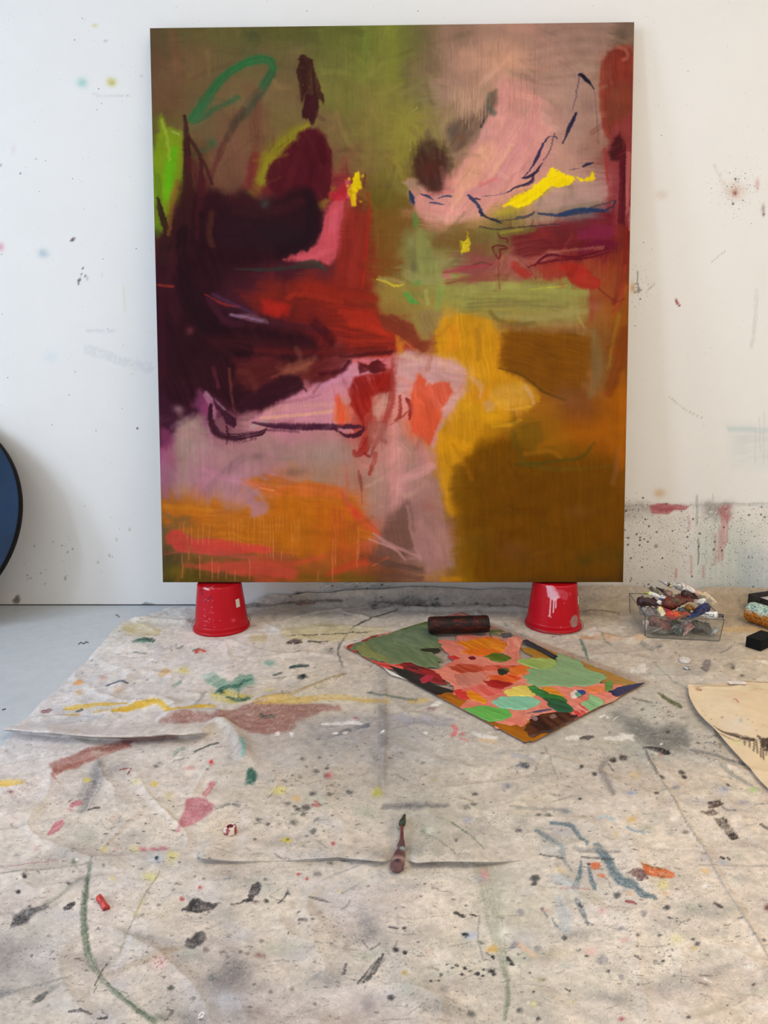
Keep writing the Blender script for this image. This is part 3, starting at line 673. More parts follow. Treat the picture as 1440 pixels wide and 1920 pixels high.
    st([(430, 692), (434, 740), (440, 770)], 6, (120, 62, 46), .6, .7); st([(448, 696), (470, 705), (480, 740)], 14, (100, 46, 40), .5, .8, .7); st([(400, 690), (410, 725)], 8, (104, 40, 50), .6, .8)
    bl([(470, 742), (500, 720), (540, 702), (560, 705), (570, 720), (556, 738), (520, 752), (490, 770), (450, 776), (440, 760)], (50, 18, 28), .92, 10, 5, ang=-20, br=.25); st([(600, 700), (640, 694), (655, 680)], 12, (72, 18, 26), .85, .6, .6); st([(560, 732), (566, 726), (575, 734)], 6, (60, 20, 30), .7)
    # ---- pinks, lower left
    bl([(560, 738), (600, 722), (640, 706), (668, 672), (700, 680), (716, 700), (660, 740), (650, 780), (640, 800), (560, 790), (500, 790), (470, 790), (500, 770)], (206, 134, 148), .92, 9, 4, ang=-4, br=.25, var=.08)
    st([(500, 772), (560, 762), (620, 758), (650, 752)], 16, (218, 150, 140), .6, .8, .7); st([(490, 784), (560, 778), (630, 770)], 8, (226, 164, 132), .7, .7, .6); st([(590, 724), (620, 716), (650, 700)], 12, (206, 138, 168), .6, .8)
    st([(520, 756), (570, 748), (600, 740)], 8, (176, 104, 120), .6, .8, .7)
    bl([(676, 672), (700, 668), (740, 668), (748, 680), (734, 690), (690, 694), (672, 690)], (214, 120, 128), .85, 8, 4)
    st([(664, 676), (690, 682), (716, 680)], 8, (220, 96, 96), .7, .6)
    # left fringe violets
    bl([(374, 730), (395, 742), (400, 770), (388, 800), (380, 780), (360, 760)], (142, 64, 104), .75, 16, 6, ang=75); st([(385, 740), (400, 770), (392, 800), (400, 840)], [8, 12, 12, 8], (178, 116, 136), .7, .8); st([(386, 735), (420, 768)], 7, (190, 150, 158), .6, .8)
    bl([(300, 740), (345, 765), (372, 770), (360, 786), (330, 802), (318, 830), (302, 836)], (58, 22, 38), .9, 12, 5, ang=-30); sp(335, 768, 10, 7, (160, 120, 124), .75, 20); st([(322, 800), (345, 790), (362, 776)], 10, (96, 56, 76), .7, .7)
    bl([(302, 800), (318, 806), (330, 826), (312, 846), (302, 862)], (132, 56, 92), .8, 14, 4); st([(308, 850), (306, 900), (310, 930)], 16, (160, 96, 124), .6, .9)
    bl([(335, 790), (372, 778), (385, 805), (390, 840), (340, 850), (330, 830)], (164, 132, 122), .85, 24, 5, ang=88)
    # purple calligraphy
    bl([(397, 738), (404, 752), (424, 772), (442, 785), (444, 796), (438, 803), (424, 794), (414, 776), (404, 760)], (56, 20, 36), .95, 3, 2, 8, ang=50, br=.2)
    st([(396, 758), (394, 782), (402, 806), (418, 818), (444, 820), (468, 815), (488, 812), (500, 804)], [7, 13, 16, 14, 16, 14, 12, 4], (54, 20, 34), .93, .4, .7, .15, bs=2)
    st([(424, 800), (428, 815), (424, 832)], 5, (58, 20, 34), .8); st([(440, 830), (478, 822)], 8, (70, 26, 44), .6, .5, .9, grain=.5); st([(472, 800), (500, 790)], 8, (180, 158, 148), .6, .8)
    st([(474, 792), (510, 798), (560, 800), (610, 800), (650, 800), (684, 800)], [4, 11, 15, 15, 12, 5], (66, 26, 46), .93, .35, .4, .08); st([(500, 806), (560, 810)], 5, (80, 40, 56), .5)
    st([(626, 804), (648, 816), (668, 816), (686, 802), (690, 790)], [3, 7, 10, 8, 4], (60, 18, 36), .9, .4, .4); st([(636, 806), (660, 808)], 8, (206, 140, 150), .7)
    # orange and red flesh strokes
    bl([(625, 790), (630, 760), (634, 738), (642, 750), (654, 764), (658, 790), (640, 796)], (216, 96, 52), .85, 12, 4, ang=90); st([(632, 745), (640, 775), (640, 792)], 12, (226, 74, 44), .7, .8)
    st([(622, 720), (630, 745)], 5, (206, 110, 120), .6)
    bl([(672, 678), (692, 684), (708, 672), (724, 684), (722, 696), (700, 700), (690, 696), (672, 704)], (84, 20, 24), .92, 5, 4)
    bl([(664, 708), (690, 700), (738, 700), (738, 730), (724, 738), (706, 752), (696, 770), (690, 800), (680, 800), (672, 784), (658, 760), (656, 730)], (146, 28, 22), .92, 7, 4, ang=70, br=.35)
    st([(738, 672), (738, 710), (734, 750), (724, 790), (712, 820), (700, 838)], [10, 12, 13, 14, 14, 10], (164, 62, 54), .85, .6, .6, .12); st([(690, 780), (690, 810), (682, 838)], [16, 18, 22], (172, 62, 52), .85, .6, .6)
    bl([(697, 745), (712, 738), (728, 736), (722, 770), (710, 790), (700, 776)], (206, 152, 136), .8, 10, 3, ang=95); st([(690, 826), (680, 846), (668, 852), (664, 846)], [22, 18, 14, 8], (150, 40, 34), .9, .5); st([(684, 850), (694, 856), (700, 840)], 6, (140, 32, 30), .85)
    st([(716, 824), (722, 828)], 9, (150, 50, 42), .9, .5); st([(704, 850), (700, 870), (692, 890)], [10, 11, 6], (158, 52, 42), .93, .4, .3, .1); st([(672, 883), (676, 900), (678, 924)], [5, 8, 3], (150, 74, 58), .85, .5); drp = dr(677, 925, 945, 1.2, (140, 70, 56), .8)
    st([(738, 690), (744, 720), (740, 755), (728, 790)], 4, (200, 96, 84), .6, .6); st([(724, 800), (744, 790), (764, 772)], 4, (160, 60, 48), .9, .4); st([(750, 742), (750, 775), (740, 790)], [6, 8, 4], (150, 40, 36), .85, .5); st([(763, 748), (770, 760), (768, 786)], [7, 12, 5], (144, 44, 40), .92, .4)
    bl([(740, 664), (760, 655), (800, 664), (850, 668), (880, 690), (900, 712), (880, 735), (858, 760), (850, 790), (838, 800), (820, 770), (780, 730), (745, 740), (742, 700)], (208, 154, 150), .88, 14, 6, ang=4, br=.3)
    st([(745, 690), (800, 682), (860, 690)], 12, (216, 164, 156), .6, .8, .7); st([(745, 724), (770, 724)], 8, (196, 128, 128), .5, .8); st([(750, 665), (790, 674)], 10, (214, 170, 140), .6, .8)
    bl([(772, 730), (788, 700), (800, 722), (820, 720), (842, 716), (848, 735), (830, 770), (822, 800), (815, 832), (802, 840), (790, 822), (772, 812), (770, 780)], (216, 84, 54), .93, 7, 5, 13, ang=75, br=.3)
    st([(786, 705), (784, 740), (780, 790)], 14, (222, 92, 58), .6, .8); st([(850, 740), (862, 730), (866, 720)], 5, (210, 120, 96), .6, .6)
    st([(812, 836), (826, 800), (836, 780)], 12, (200, 150, 160), .7, .8); bl([(785, 830), (812, 842), (824, 830), (820, 880), (800, 890), (786, 870)], (192, 128, 136), .6, 18, 5, ang=90)
    st([(752, 830), (770, 846), (775, 900)], 26, (170, 132, 118), .7, .9, .6); st([(740, 912), (765, 895), (797, 880), (812, 874)], [16, 20, 22, 16], (208, 146, 140), .8, .6, .6); st([(760, 930), (790, 916), (800, 905)], 14, (196, 150, 134), .6, .8)
    for x, c, w, a in ((732, (208, 140, 134), 26, .6), (716, (186, 132, 120), 18, .5), (745, (214, 152, 142), 14, .5), (700, (176, 136, 120), 22, .5)):
        st([(x, 800), (x + 4, 880), (x + 2, 960)], w, c, a, .9, .9, bs=2.2, bl=160)
    # lower-left grey pinks with vertical runs
    for x, c, a in ((345, (166, 134, 122), .5), (420, (172, 128, 126), .4), (470, (168, 124, 118), .5), (600, (164, 134, 120), .55), (640, (168, 132, 118), .5), (560, (176, 132, 122), .4), (380, (178, 118, 130), .5)):
        st([(x, 850), (x + 3, 880), (x - 2, 915)], 46, c, a, .9, .9, bs=2.2, bl=180)
    st([(380, 880), (430, 898), (480, 905)], [10, 20, 14], (196, 126, 146), .55, .8, .7); st([(430, 930), (480, 940), (500, 925)], 30, (182, 128, 146), .6, .9); st([(345, 815), (420, 830), (480, 850)], 16, (186, 124, 128), .4, .9)
    sp(482, 855, 10, 7, (120, 92, 86), .6, gr=.6); sp(550, 885, 22, 8, (110, 86, 72), .6, gr=.6); st([(520, 862), (560, 858)], 10, (150, 120, 110), .5, .9)
    # ---- orange ground lower left
    bl([(304, 940), (340, 944), (390, 952), (400, 930), (412, 944), (425, 960), (460, 956), (480, 930), (492, 910), (470, 905), (456, 900), (490, 894), (520, 900), (540, 910), (580, 904), (620, 912), (650, 925), (672, 944), (690, 980), (708, 1004), (690, 1010), (640, 1030), (560, 1040), (480, 1030), (400, 1010), (340, 1000), (304, 985)], (188, 102, 22), .78, 14, 7, ang=5, br=.3, var=.12)
    bl([(457, 905), (480, 900), (515, 915), (560, 905), (600, 905), (650, 915), (640, 935), (560, 930), (510, 930), (470, 914)], (208, 100, 44), .75, 10, 4, ang=6, br=.5); st([(494, 890), (520, 900), (560, 908)], [6, 14, 6], (186, 98, 44), .8, .7); st([(486, 915), (515, 920)], 3, (224, 140, 90), .7)
    bl([(470, 938), (490, 940), (505, 950), (500, 965), (470, 970)], (176, 126, 150), .7, 10, 4); st([(480, 920), (500, 946)], 10, (186, 132, 140), .5, .8)
    st([(310, 950), (350, 952), (395, 956)], 12, (196, 118, 30), .7, .7, .6); st([(308, 965), (330, 975), (350, 970)], 12, (112, 88, 54), .6, .8); st([(305, 990), (330, 986)], 14, (104, 84, 58), .6, .8); sp(350, 982, 16, 8, (116, 90, 60), .5)
    st([(640, 925), (660, 960), (690, 985), (710, 1000)], [10, 16, 18, 12], (206, 84, 48), .85, .7, .5); sp(668, 962, 8, 12, (206, 56, 36), .7, -20); st([(650, 870), (652, 900), (650, 930)], [2, 6, 8], (196, 96, 66), .7, .6)
    for x, y0, y1, w, c in ((625, 960, 1085, 26, (184, 82, 28)), (640, 960, 1070, 14, (190, 78, 34)), (600, 950, 1040, 30, (192, 98, 22)), (660, 985, 1060, 24, (180, 90, 30)), (570, 960, 1050, 30, (176, 98, 18)), (540, 930, 1020, 28, (190, 104, 18))):
        st([(x, y0), (x + 2, (y0 + y1) / 2), (x, y1)], w, c, .55, .8, .8, bs=2.4, bl=150)
    # reds at the foot
    bl([(310, 1005), (322, 994), (340, 996), (364, 1010), (390, 1010), (440, 1014), (480, 1022), (512, 1028), (510, 1036), (460, 1040), (400, 1040), (330, 1032), (312, 1018)], (206, 66, 56), .9, 6, 4, ang=4, br=.35)
    st([(308, 1038), (340, 1034), (420, 1040), (480, 1046)], 6, (200, 76, 66), .75, .6, .8); bl([(340, 1060), (420, 1052), (480, 1050), (540, 1062), (560, 1070), (550, 1086), (500, 1080), (450, 1078), (380, 1068)], (198, 72, 54), .82, 8, 5, ang=5, br=.5)
    st([(490, 1050), (540, 1058), (590, 1048), (612, 1040)], [10, 14, 10, 4], (190, 74, 46), .7, .7, .6); st([(612, 1080), (660, 1060), (725, 1046)], [10, 18, 3], (188, 66, 40), .8, .7, .6); st([(700, 1060), (728, 1045)], 4, (216, 96, 50), .8)
    st([(310, 1080), (360, 1076), (420, 1086), (470, 1088)], 14, (88, 72, 22), .65, .8, .6); sp(330, 1070, 18, 10, (120, 96, 20), .6); sp(315, 1055, 10, 14, (72, 62, 36), .6); st([(570, 1082), (640, 1084), (700, 1086)], 12, (112, 80, 24), .6, .8)
    for i, x in enumerate((345, 352, 360, 372, 380, 392, 430, 438, 446, 452, 466, 476, 488, 494, 500, 506, 512, 518, 524, 530, 538, 546, 552, 558, 562)):
        y0 = 972 + (i * 37) % 20 - (12 if x > 430 else -4); y1 = y0 + 26 + (i * 53) % 50
        dr(x, y0, y1, 1.2, (226, 146, 70) if x > 420 else (222, 150, 110), .38)
    for x, y0, y1 in ((342, 1038, 1086), (355, 1025, 1050), (374, 1040, 1088), (398, 1045, 1088), (410, 1060, 1086), (424, 1072, 1088), (440, 1068, 1090), (468, 1045, 1088), (512, 1010, 1052), (528, 1030, 1052), (548, 1000, 1046), (624, 1010, 1090), (628, 985, 1060), (669, 1010, 1066), (672, 985, 1050), (597, 1070, 1090)):
        dr(x, y0, y1, 1.3, (222, 126, 76), .6)
    # dark umber lower middle
    bl([(725, 965), (760, 940), (775, 960), (778, 1000), (768, 1040), (730, 1050), (700, 1046), (712, 1010)], (112, 78, 66), .8, 20, 6, ang=80); st([(700, 1000), (730, 1020), (790, 1045)], [4, 9, 5], (190, 136, 130), .8, .6, .7); st([(690, 1010), (740, 1030), (760, 1050)], [3, 6, 4], (206, 150, 146), .6, .7)
    st([(700, 1050), (740, 1060), (790, 1070)], 16, (96, 68, 56), .7, .8, .7); st([(730, 1078), (790, 1084)], 12, (104, 68, 54), .7, .8)
    bl([(775, 930), (800, 900), (822, 895), (832, 960), (845, 1020), (850, 1060), (800, 1078), (785, 1040), (775, 980)], (166, 120, 113), .85, 14, 5, ang=82, br=.35); st([(765, 950), (772, 1000), (788, 1050)], 8, (190, 140, 134), .5, .8); sp(806, 950, 16, 10, (150, 92, 76), .5)
    # ---- ochre / gold
    bl([(826, 596), (880, 588), (920, 598), (938, 640), (936, 690), (960, 700), (1000, 724), (1010, 748), (990, 770), (958, 764), (960, 790), (930, 800), (910, 790), (890, 830), (860, 870), (845, 920), (868, 965), (850, 970), (832, 950), (826, 890), (818, 830), (830, 790), (850, 770), (868, 740), (878, 700), (860, 680), (820, 662), (815, 640)], (206, 142, 22), .88, 14, 6, ang=85, br=.3, var=.14)
    bl([(838, 610), (860, 606), (860, 660), (835, 660)], (216, 132, 30), .6, 16, 5, ang=85); st([(893, 618), (896, 650), (898, 672)], 10, (172, 118, 26), .7, .8); st([(930, 640), (932, 680), (925, 720)], 14, (216, 142, 22), .6, .8)
    st([(870, 760), (900, 776), (930, 780)], 26, (208, 150, 24), .6, .8, .6); st([(830, 840), (850, 830), (880, 840)], 26, (220, 148, 18), .7, .8, .5); sp(905, 740, 20, 14, (214, 130, 30), .5); bl([(915, 740), (940, 720), (985, 716), (1000, 735), (990, 760), (960, 762), (930, 760)], (208, 156, 70), .6, 16, 5, ang=20, br=.6)
    bl([(904, 756), (916, 748), (928, 756), (924, 770), (912, 772)], (206, 160, 120), .55, 9, 3); st([(985, 726), (996, 740), (1000, 756)], 9, (206, 158, 110), .7, .7); st([(925, 800), (958, 796), (975, 788)], 8, (206, 150, 30), .7, .7); st([(880, 708), (900, 722), (900, 745)], [6, 14, 6], (206, 156, 120), .6, .8)
    st([(930, 755), (950, 768), (995, 762)], 5, (226, 168, 60), .6, .7, .7)
    # brown field, right
    bl([(940, 625), (990, 618), (1080, 622), (1110, 640), (1100, 700), (1080, 745), (1040, 740), (1000, 720), (960, 700), (938, 690)], (122, 72, 12), .9, 16, 6, ang=15, br=.2, var=.1); st([(935, 690), (980, 705), (1020, 735), (1060, 750)], [4, 6, 6, 5], (90, 60, 14), .8, .6)
    bl([(900, 830), (960, 812), (1000, 850), (1080, 858), (1160, 850), (1166, 1000), (1160, 1090), (880, 1090), (862, 1000), (850, 940), (856, 880)], (107, 64, 4), .8, 30, 10, ang=85, br=.2, var=.09)
    st([(860, 880), (862, 960), (868, 1040), (876, 1085)], 20, (132, 90, 8), .6, .9, .6); st([(850, 1080), (880, 1060), (890, 1000)], 24, (126, 84, 10), .5, .9); st([(830, 1085), (860, 1086)], 12, (188, 124, 14), .7, .7)
    for x, y, rx, ry, c, a in ((1096, 1052, 16, 12, (70, 56, 18), .6), (1140, 1040, 30, 16, (84, 62, 18), .5), (980, 1045, 50, 22, (104, 66, 32), .35), (1085, 960, 30, 14, (112, 72, 36), .45), (900, 1020, 20, 22, (96, 70, 14), .4), (960, 1030, 26, 18, (112, 70, 40), .4), (1000, 1090, 60, 8, (84, 54, 16), .6), (1120, 1088, 50, 7, (76, 52, 20), .7), (1000, 900, 90, 40, (104, 62, 2), .4), (890, 930, 20, 30, (116, 76, 4), .4)):
        sp(x, y, rx, ry, c, a)
    st([(960, 812), (975, 850), (985, 870), (1050, 880), (1160, 872)], [14, 12, 10, 9, 4], (98, 78, 20), .6, .7, .5); st([(965, 870), (1010, 868), (1060, 862), (1092, 856), (1114, 830)], [5, 7, 7, 7, 6], (80, 72, 22), .75, .6, .4); st([(985, 850), (1030, 846), (1050, 856)], 10, (150, 98, 18), .6, .8)
    bl([(960, 790), (1010, 790), (1020, 820), (1000, 846), (965, 830)], (112, 82, 16), .6, 22, 6); st([(1040, 800), (1060, 840)], 24, (150, 92, 14), .4, .9); bl([(1060, 770), (1120, 760), (1160, 780), (1160, 850), (1110, 840), (1060, 820)], (146, 78, 10), .55, 30, 6); st([(1130, 770), (1150, 830), (1165, 870)], 26, (160, 88, 12), .5, .9)
    sp(1090, 770, 36, 24, (120, 66, 34), .55); st([(1160, 840), (1155, 880), (1150, 905)], 12, (136, 84, 50), .6, .8); st([(1168, 700), (1166, 800), (1164, 860)], 14, (166, 92, 10), .6, .8)
    sp(1060, 740, 24, 16, (126, 78, 52), .5); st([(1112, 620), (1120, 660), (1118, 700), (1108, 740)], [14, 24, 22, 16], (128, 104, 66), .6, .8, .6); st([(1160, 590), (1150, 640), (1140, 690)], [10, 8, 6], (150, 110, 30), .6, .8); st([(1172, 620), (1160, 680), (1140, 740)], [26, 26, 16], (122, 58, 16), .7, .8)
    # ---- greens in the middle
    bl([(700, 524), (730, 520), (760, 540), (780, 530), (815, 545), (830, 585), (820, 610), (806, 640), (790, 640), (776, 610), (770, 588), (740, 600), (715, 585)], (148, 126, 60), .8, 16, 6, ang=60, br=.4)
    bl([(782, 424), (798, 432), (808, 470), (820, 496), (826, 520), (815, 535), (790, 522), (780, 490), (776, 450)], (138, 138, 76), .9, 8, 4, ang=82, br=.35); bl([(756, 430), (782, 424), (782, 460), (778, 510), (764, 500), (760, 470)], (122, 116, 66), .7, 10, 4); st([(778, 404), (780, 420)], 13, (84, 140, 66), .85, .6); sp(770, 454, 6, 10, (150, 150, 96), .6); sp(776, 500, 6, 14, (92, 84, 62), .5)
    st([(764, 516), (790, 524), (822, 520)], 20, (156, 150, 90), .7, .8, .6); st([(762, 550), (772, 562), (782, 568)], [10, 14, 6], (84, 158, 70), .85, .6); sp(782, 531, 8, 5, (92, 150, 72), .7); st([(798, 545), (802, 570)], 9, (168, 172, 100), .6, .8); st([(826, 540), (820, 580)], 14, (130, 156, 78), .6, .8)
    bl([(780, 585), (800, 580), (830, 585), (818, 615), (806, 640), (790, 625)], (140, 116, 74), .75, 12, 5, ang=70); bl([(706, 590), (740, 590), (776, 610), (790, 640), (808, 640), (800, 660), (790, 662), (770, 645), (745, 630), (720, 620)], (124, 52, 34), .9, 9, 4, ang=30, br=.25); st([(748, 630), (770, 650), (788, 660)], 4, (190, 110, 60), .6)
    bl([(742, 628), (758, 640), (756, 662), (744, 664)], (214, 140, 40), .7, 7, 3)
    st([(706, 524), (722, 528), (740, 536), (756, 534)], [3, 5, 5, 3], (206, 184, 50), .9, .4, .3); st([(712, 522), (740, 526), (756, 530)], 9, (170, 150, 90), .6, .7)
    bl([(840, 545), (880, 530), (940, 526), (1000, 532), (1060, 534), (1100, 540), (1104, 580), (1090, 600), (1020, 606), (960, 600), (920, 595), (880, 590), (850, 580)], (146, 140, 72), .7, 16, 7, ang=2, br=.8, var=.2)
    st([(860, 545), (940, 536), (1040, 545), (1100, 548)], 18, (160, 158, 84), .6, .8, .8, bs=2); st([(880, 572), (960, 570), (1060, 575)], 14, (128, 116, 66), .6, .8, .8); st([(930, 590), (1000, 598), (1060, 588), (1098, 585)], 12, (162, 146, 90), .6, .8, .8); st([(1040, 530), (1070, 525), (1072, 536)], 14, (140, 160, 78), .6, .8)
    st([(920, 585), (935, 600), (970, 610), (1000, 606)], 10, (112, 92, 40), .6, .8); st([(990, 543), (1030, 539), (1064, 536)], 2.4, (186, 184, 60), .8, .5); st([(1085, 595), (1095, 615)], 6, (170, 150, 80), .6, .7); st([(940, 612), (1040, 620), (1090, 618)], 14, (138, 92, 52), .6, .9)
    # ---- maroon band right
    bl([(960, 440), (1020, 420), (1080, 412), (1140, 414), (1160, 440), (1150, 470), (1090, 488), (1030, 492), (990, 496), (960, 470)], (112, 34, 38), .85, 16, 6, ang=-8, br=.3, var=.2)
    bl([(1080, 430), (1120, 420), (1150, 424), (1158, 440), (1120, 452), (1085, 450)], (124, 34, 66), .8, 12, 4, ang=-10); st([(1090, 470), (1120, 458), (1150, 460)], 18, (104, 20, 50), .8, .7); st([(1000, 442), (1020, 438), (1040, 448)], 20, (138, 42, 40), .6, .8); sp(1050, 440, 16, 12, (96, 38, 40), .6)
    bl([(950, 478), (980, 484), (1000, 480), (1040, 468), (1060, 478), (1010, 494), (985, 500), (955, 498)], (176, 102, 92), .7, 10, 4, ang=-10, br=.5); st([(1002, 498), (1030, 478), (1080, 482), (1140, 466)], [4, 7, 5, 3], (88, 18, 32), .9, .5, .4); st([(990, 500), (1040, 488), (1100, 484), (1145, 472)], [3, 5, 4, 2], (92, 20, 30), .85, .5); st([(1030, 474), (1070, 470), (1130, 464)], 8, (184, 116, 92), .5, .6, .9)
    bl([(958, 492), (968, 490), (976, 500), (988, 505), (1000, 515), (985, 524), (972, 516), (958, 505)], (172, 50, 42), .85, 7, 4); bl([(1040, 500), (1070, 494), (1095, 498), (1110, 516), (1126, 524), (1128, 536), (1110, 545), (1090, 540), (1070, 530), (1058, 510)], (164, 40, 32), .9, 7, 4, ang=15, br=.3); st([(970, 482), (990, 502), (1005, 522)], 3, (140, 60, 60), .7)
    st([(1002, 520), (1040, 516), (1060, 510)], 5, (150, 60, 50), .6, .6, .8); st([(1108, 540), (1112, 570), (1108, 600)], [8, 14, 8], (146, 64, 46), .6, .8); st([(1122, 540), (1140, 555), (1158, 566), (1170, 560)], 4, (122, 42, 34), .8, .5); sp(1118, 574, 10, 8, (150, 92, 80), .5)
    st([(835, 508), (860, 504), (890, 500), (930, 494)], [12, 13, 10, 6], (164, 66, 72), .8, .7, .6); st([(832, 518), (842, 520)], 9, (196, 96, 110), .8, .7); st([(840, 530), (900, 520), (950, 520)], 14, (136, 72, 54), .7, .8, .6); st([(888, 496), (905, 492), (922, 497)], 4, (96, 54, 46), .6)
    # maroon loops and runs
    st([(932, 436), (938, 446), (950, 448), (952, 456)], 3, (92, 28, 30), .92, .4, .2); st([(924, 464), (930, 460), (946, 462), (950, 466), (936, 468)], 4, (104, 28, 32), .92, .4, .2); st([(922, 464), (928, 476), (936, 486), (938, 472)], 4, (108, 30, 32), .9, .4); dr(936, 482, 545, 1.2, (110, 44, 38), .8)
    st([(820, 455), (830, 448), (860, 455), (905, 470)], 22, (118, 80, 42), .5, .9); st([(900, 430), (960, 436), (1000, 430)], 12, (118, 112, 50), .6, .8); st([(940, 436), (980, 430)], 6, (160, 150, 50), .5, .7)
    bl([(862, 450), (874, 452), (876, 434), (880, 450), (882, 456), (880, 470), (866, 476), (864, 462)], (222, 200, 30), .9, 3, 3, 5, grain=.42)
    # ---- pink fan, upper right
    bl([(765, 338), (782, 338), (795, 350), (812, 366), (840, 360), (852, 340), (868, 300), (890, 270), (908, 235), (915, 215), (930, 205), (932, 160), (946, 142), (954, 155), (958, 195), (965, 230), (985, 220), (1000, 190), (1006, 180), (1018, 195), (1015, 225), (1028, 232), (1036, 240), (1030, 262), (1010, 300), (1000, 330), (975, 350), (940, 372), (920, 390), (900, 405), (860, 412), (830, 420), (800, 415), (780, 395), (768, 370)], (216, 148, 138), .9, 12, 5, ang=-58, br=.3, var=.08)
    bl([(862, 330), (885, 290), (905, 270), (925, 262), (930, 290), (905, 330), (880, 365), (850, 385), (848, 360)], (228, 164, 130), .75, 20, 5, ang=-58, br=.5); st([(960, 272), (935, 310), (905, 350)], 9, (232, 172, 140), .7, .7, .6); st([(1000, 235), (960, 300), (925, 345), (880, 365)], 22, (214, 142, 140), .7, .8, .6); st([(1015, 270), (985, 310), (950, 340)], 16, (212, 140, 136), .7, .8, .6)
    st([(946, 145), (942, 190), (938, 230)], [12, 22, 26], (208, 144, 132), .8, .7, .5); st([(1008, 185), (1002, 215)], [16, 20], (206, 140, 132), .8, .7); st([(915, 240), (905, 265)], 14, (204, 148, 142), .6, .8); st([(900, 346), (930, 336)], 8, (224, 110, 110), .5, .8); st([(790, 370), (810, 362), (850, 358)], 8, (226, 130, 128), .7, .7); st([(775, 365), (800, 392), (840, 398)], 22, (218, 144, 134), .8, .8)
    bl([(755, 342), (775, 334), (795, 348), (780, 358), (764, 352)], (172, 140, 116), .85, 8, 3); st([(800, 402), (850, 412), (900, 402)], 16, (214, 158, 136), .6, .8, .7)
    bl([(774, 332), (776, 300), (786, 276), (800, 262), (816, 260), (832, 280), (838, 310), (832, 340), (826, 362), (812, 362), (800, 352), (786, 346)], (70, 40, 34), .9, 16, 6, 12, ang=75, br=.25); sp(806, 318, 16, 16, (98, 42, 36), .6); sp(800, 276, 14, 12, (74, 62, 40), .6); st([(815, 270), (836, 280), (845, 300)], 10, (96, 84, 46), .5, .8)
    bl([(838, 240), (850, 228), (880, 215), (905, 205), (918, 175), (930, 168), (932, 195), (918, 215), (905, 240), (880, 265), (860, 285), (845, 290), (840, 265)], (104, 82, 66), .75, 16, 6, ang=-60, br=.5, var=.2); st([(918, 178), (915, 200), (925, 212)], 14, (86, 92, 80), .7, .8); sp(850, 248, 12, 14, (84, 76, 68), .6); sp(862, 258, 10, 10, (120, 72, 56), .5); st([(912, 218), (902, 238)], 5, (50, 44, 50), .8, .6)
    bl([(850, 170), (895, 155), (915, 165), (912, 195), (890, 215), (850, 215), (842, 190)], (176, 138, 112), .6, 20, 6, ang=88, br=.5)
    for i, x in enumerate((852, 858, 864, 869, 874, 878, 884, 889, 893, 898, 904, 910, 868, 880)):
        dr(x, 160 + (i * 31) % 30, 205 + (i * 47) % 40, 1.3, (206, 162, 132), .55)
    bl([(860, 95), (900, 90), (950, 75), (975, 90), (970, 125), (930, 130), (880, 140), (855, 130)], (204, 150, 122), .6, 26, 7, ang=85, br=.6)
    rnd = random.Random(5)
    for i in range(60):
        x = rnd.uniform(830, 1010); y = rnd.uniform(50, 180)
        dr(x, y, y + rnd.uniform(30, 90), .9, (140, 104, 88) if i % 3 else (206, 152, 126), .35)
    for k in range(10):
        y = 55 + k * 11
        st([(1010 - k * 2, y + 10), (1080, y - 2), (1150, y + 3)], 7, (170, 134, 120) if k % 2 else (146, 112, 98), .4, .8, .8, bs=2)
    sp(1087, 75, 14, 8, (126, 100, 88), .5); sp(1165, 68, 12, 14, (92, 76, 60), .7, gr=.3); sp(850, 62, 40, 10, (140, 108, 90), .4); sp(860, 68, 14, 8, (120, 100, 80), .5)
    st([(1090, 165), (1110, 210), (1120, 270)], 26, (178, 142, 126), .4, .9); bl([(1085, 170), (1122, 168), (1125, 260), (1120, 300), (1090, 290)], (156, 118, 106), .55, 20, 6, ang=88); sp(1100, 200, 12, 16, (130, 98, 88), .5); sp(1118, 262, 18, 20, (142, 92, 74), .55)
    st([(1030, 270), (1050, 300), (1060, 320)], 34, (186, 140, 120), .5, .9)
    # olive vertical at the join
    st([(770, 190), (760, 240), (750, 300)], [20, 36, 30], (146, 134, 58), .5, .9, .7); st([(800, 200), (815, 240), (830, 270)], [20, 30, 10], (142, 130, 66), .5, .9); st([(770, 262), (769, 282)], 2, (186, 172, 110), .7); st([(775, 208), (784, 200)], 3, (170, 160, 90), .6); st([(765, 120), (780, 160), (800, 170)], 24, (118, 100, 66), .5, .9)
    st([(735, 330), (745, 355), (760, 360)], 22, (140, 128, 66), .5, .9); sp(710, 345, 24, 10, (112, 92, 46), .6); sp(720, 380, 34, 18, (98, 86, 30), .6); sp(745, 420, 40, 26, (118, 78, 34), .5); sp(730, 350, 8, 4, (90, 78, 52), .5)
    # red column at the right edge
    bl([(1128, 118), (1140, 96), (1160, 86), (1184, 92), (1187, 160), (1186, 240), (1175, 300), (1145, 265), (1128, 240), (1126, 180)], (124, 46, 34), .9, 10, 5, ang=85, br=.3, var=.15); bl([(1145, 165), (1165, 152), (1187, 152), (1186, 215), (1160, 225), (1140, 240), (1138, 190)], (122, 62, 44), .7, 14, 5, ang=85); st([(1158, 88), (1172, 92), (1178, 106), (1170, 112)], 8, (176, 100, 84), .7, .7)
    st([(1128, 130), (1128, 200), (1136, 246), (1150, 262)], 7, (152, 62, 46), .7, .6); bl([(1142, 245), (1180, 215), (1187, 260), (1184, 330), (1180, 420), (1172, 430), (1155, 420), (1150, 380), (1140, 330), (1134, 290)], (138, 58, 60), .75, 10, 5, ang=88, br=.35); st([(1180, 290), (1176, 340), (1172, 400)], 12, (186, 104, 98), .7, .8); st([(1134, 280), (1140, 340), (1143, 390)], 7, (150, 54, 48), .8, .6)
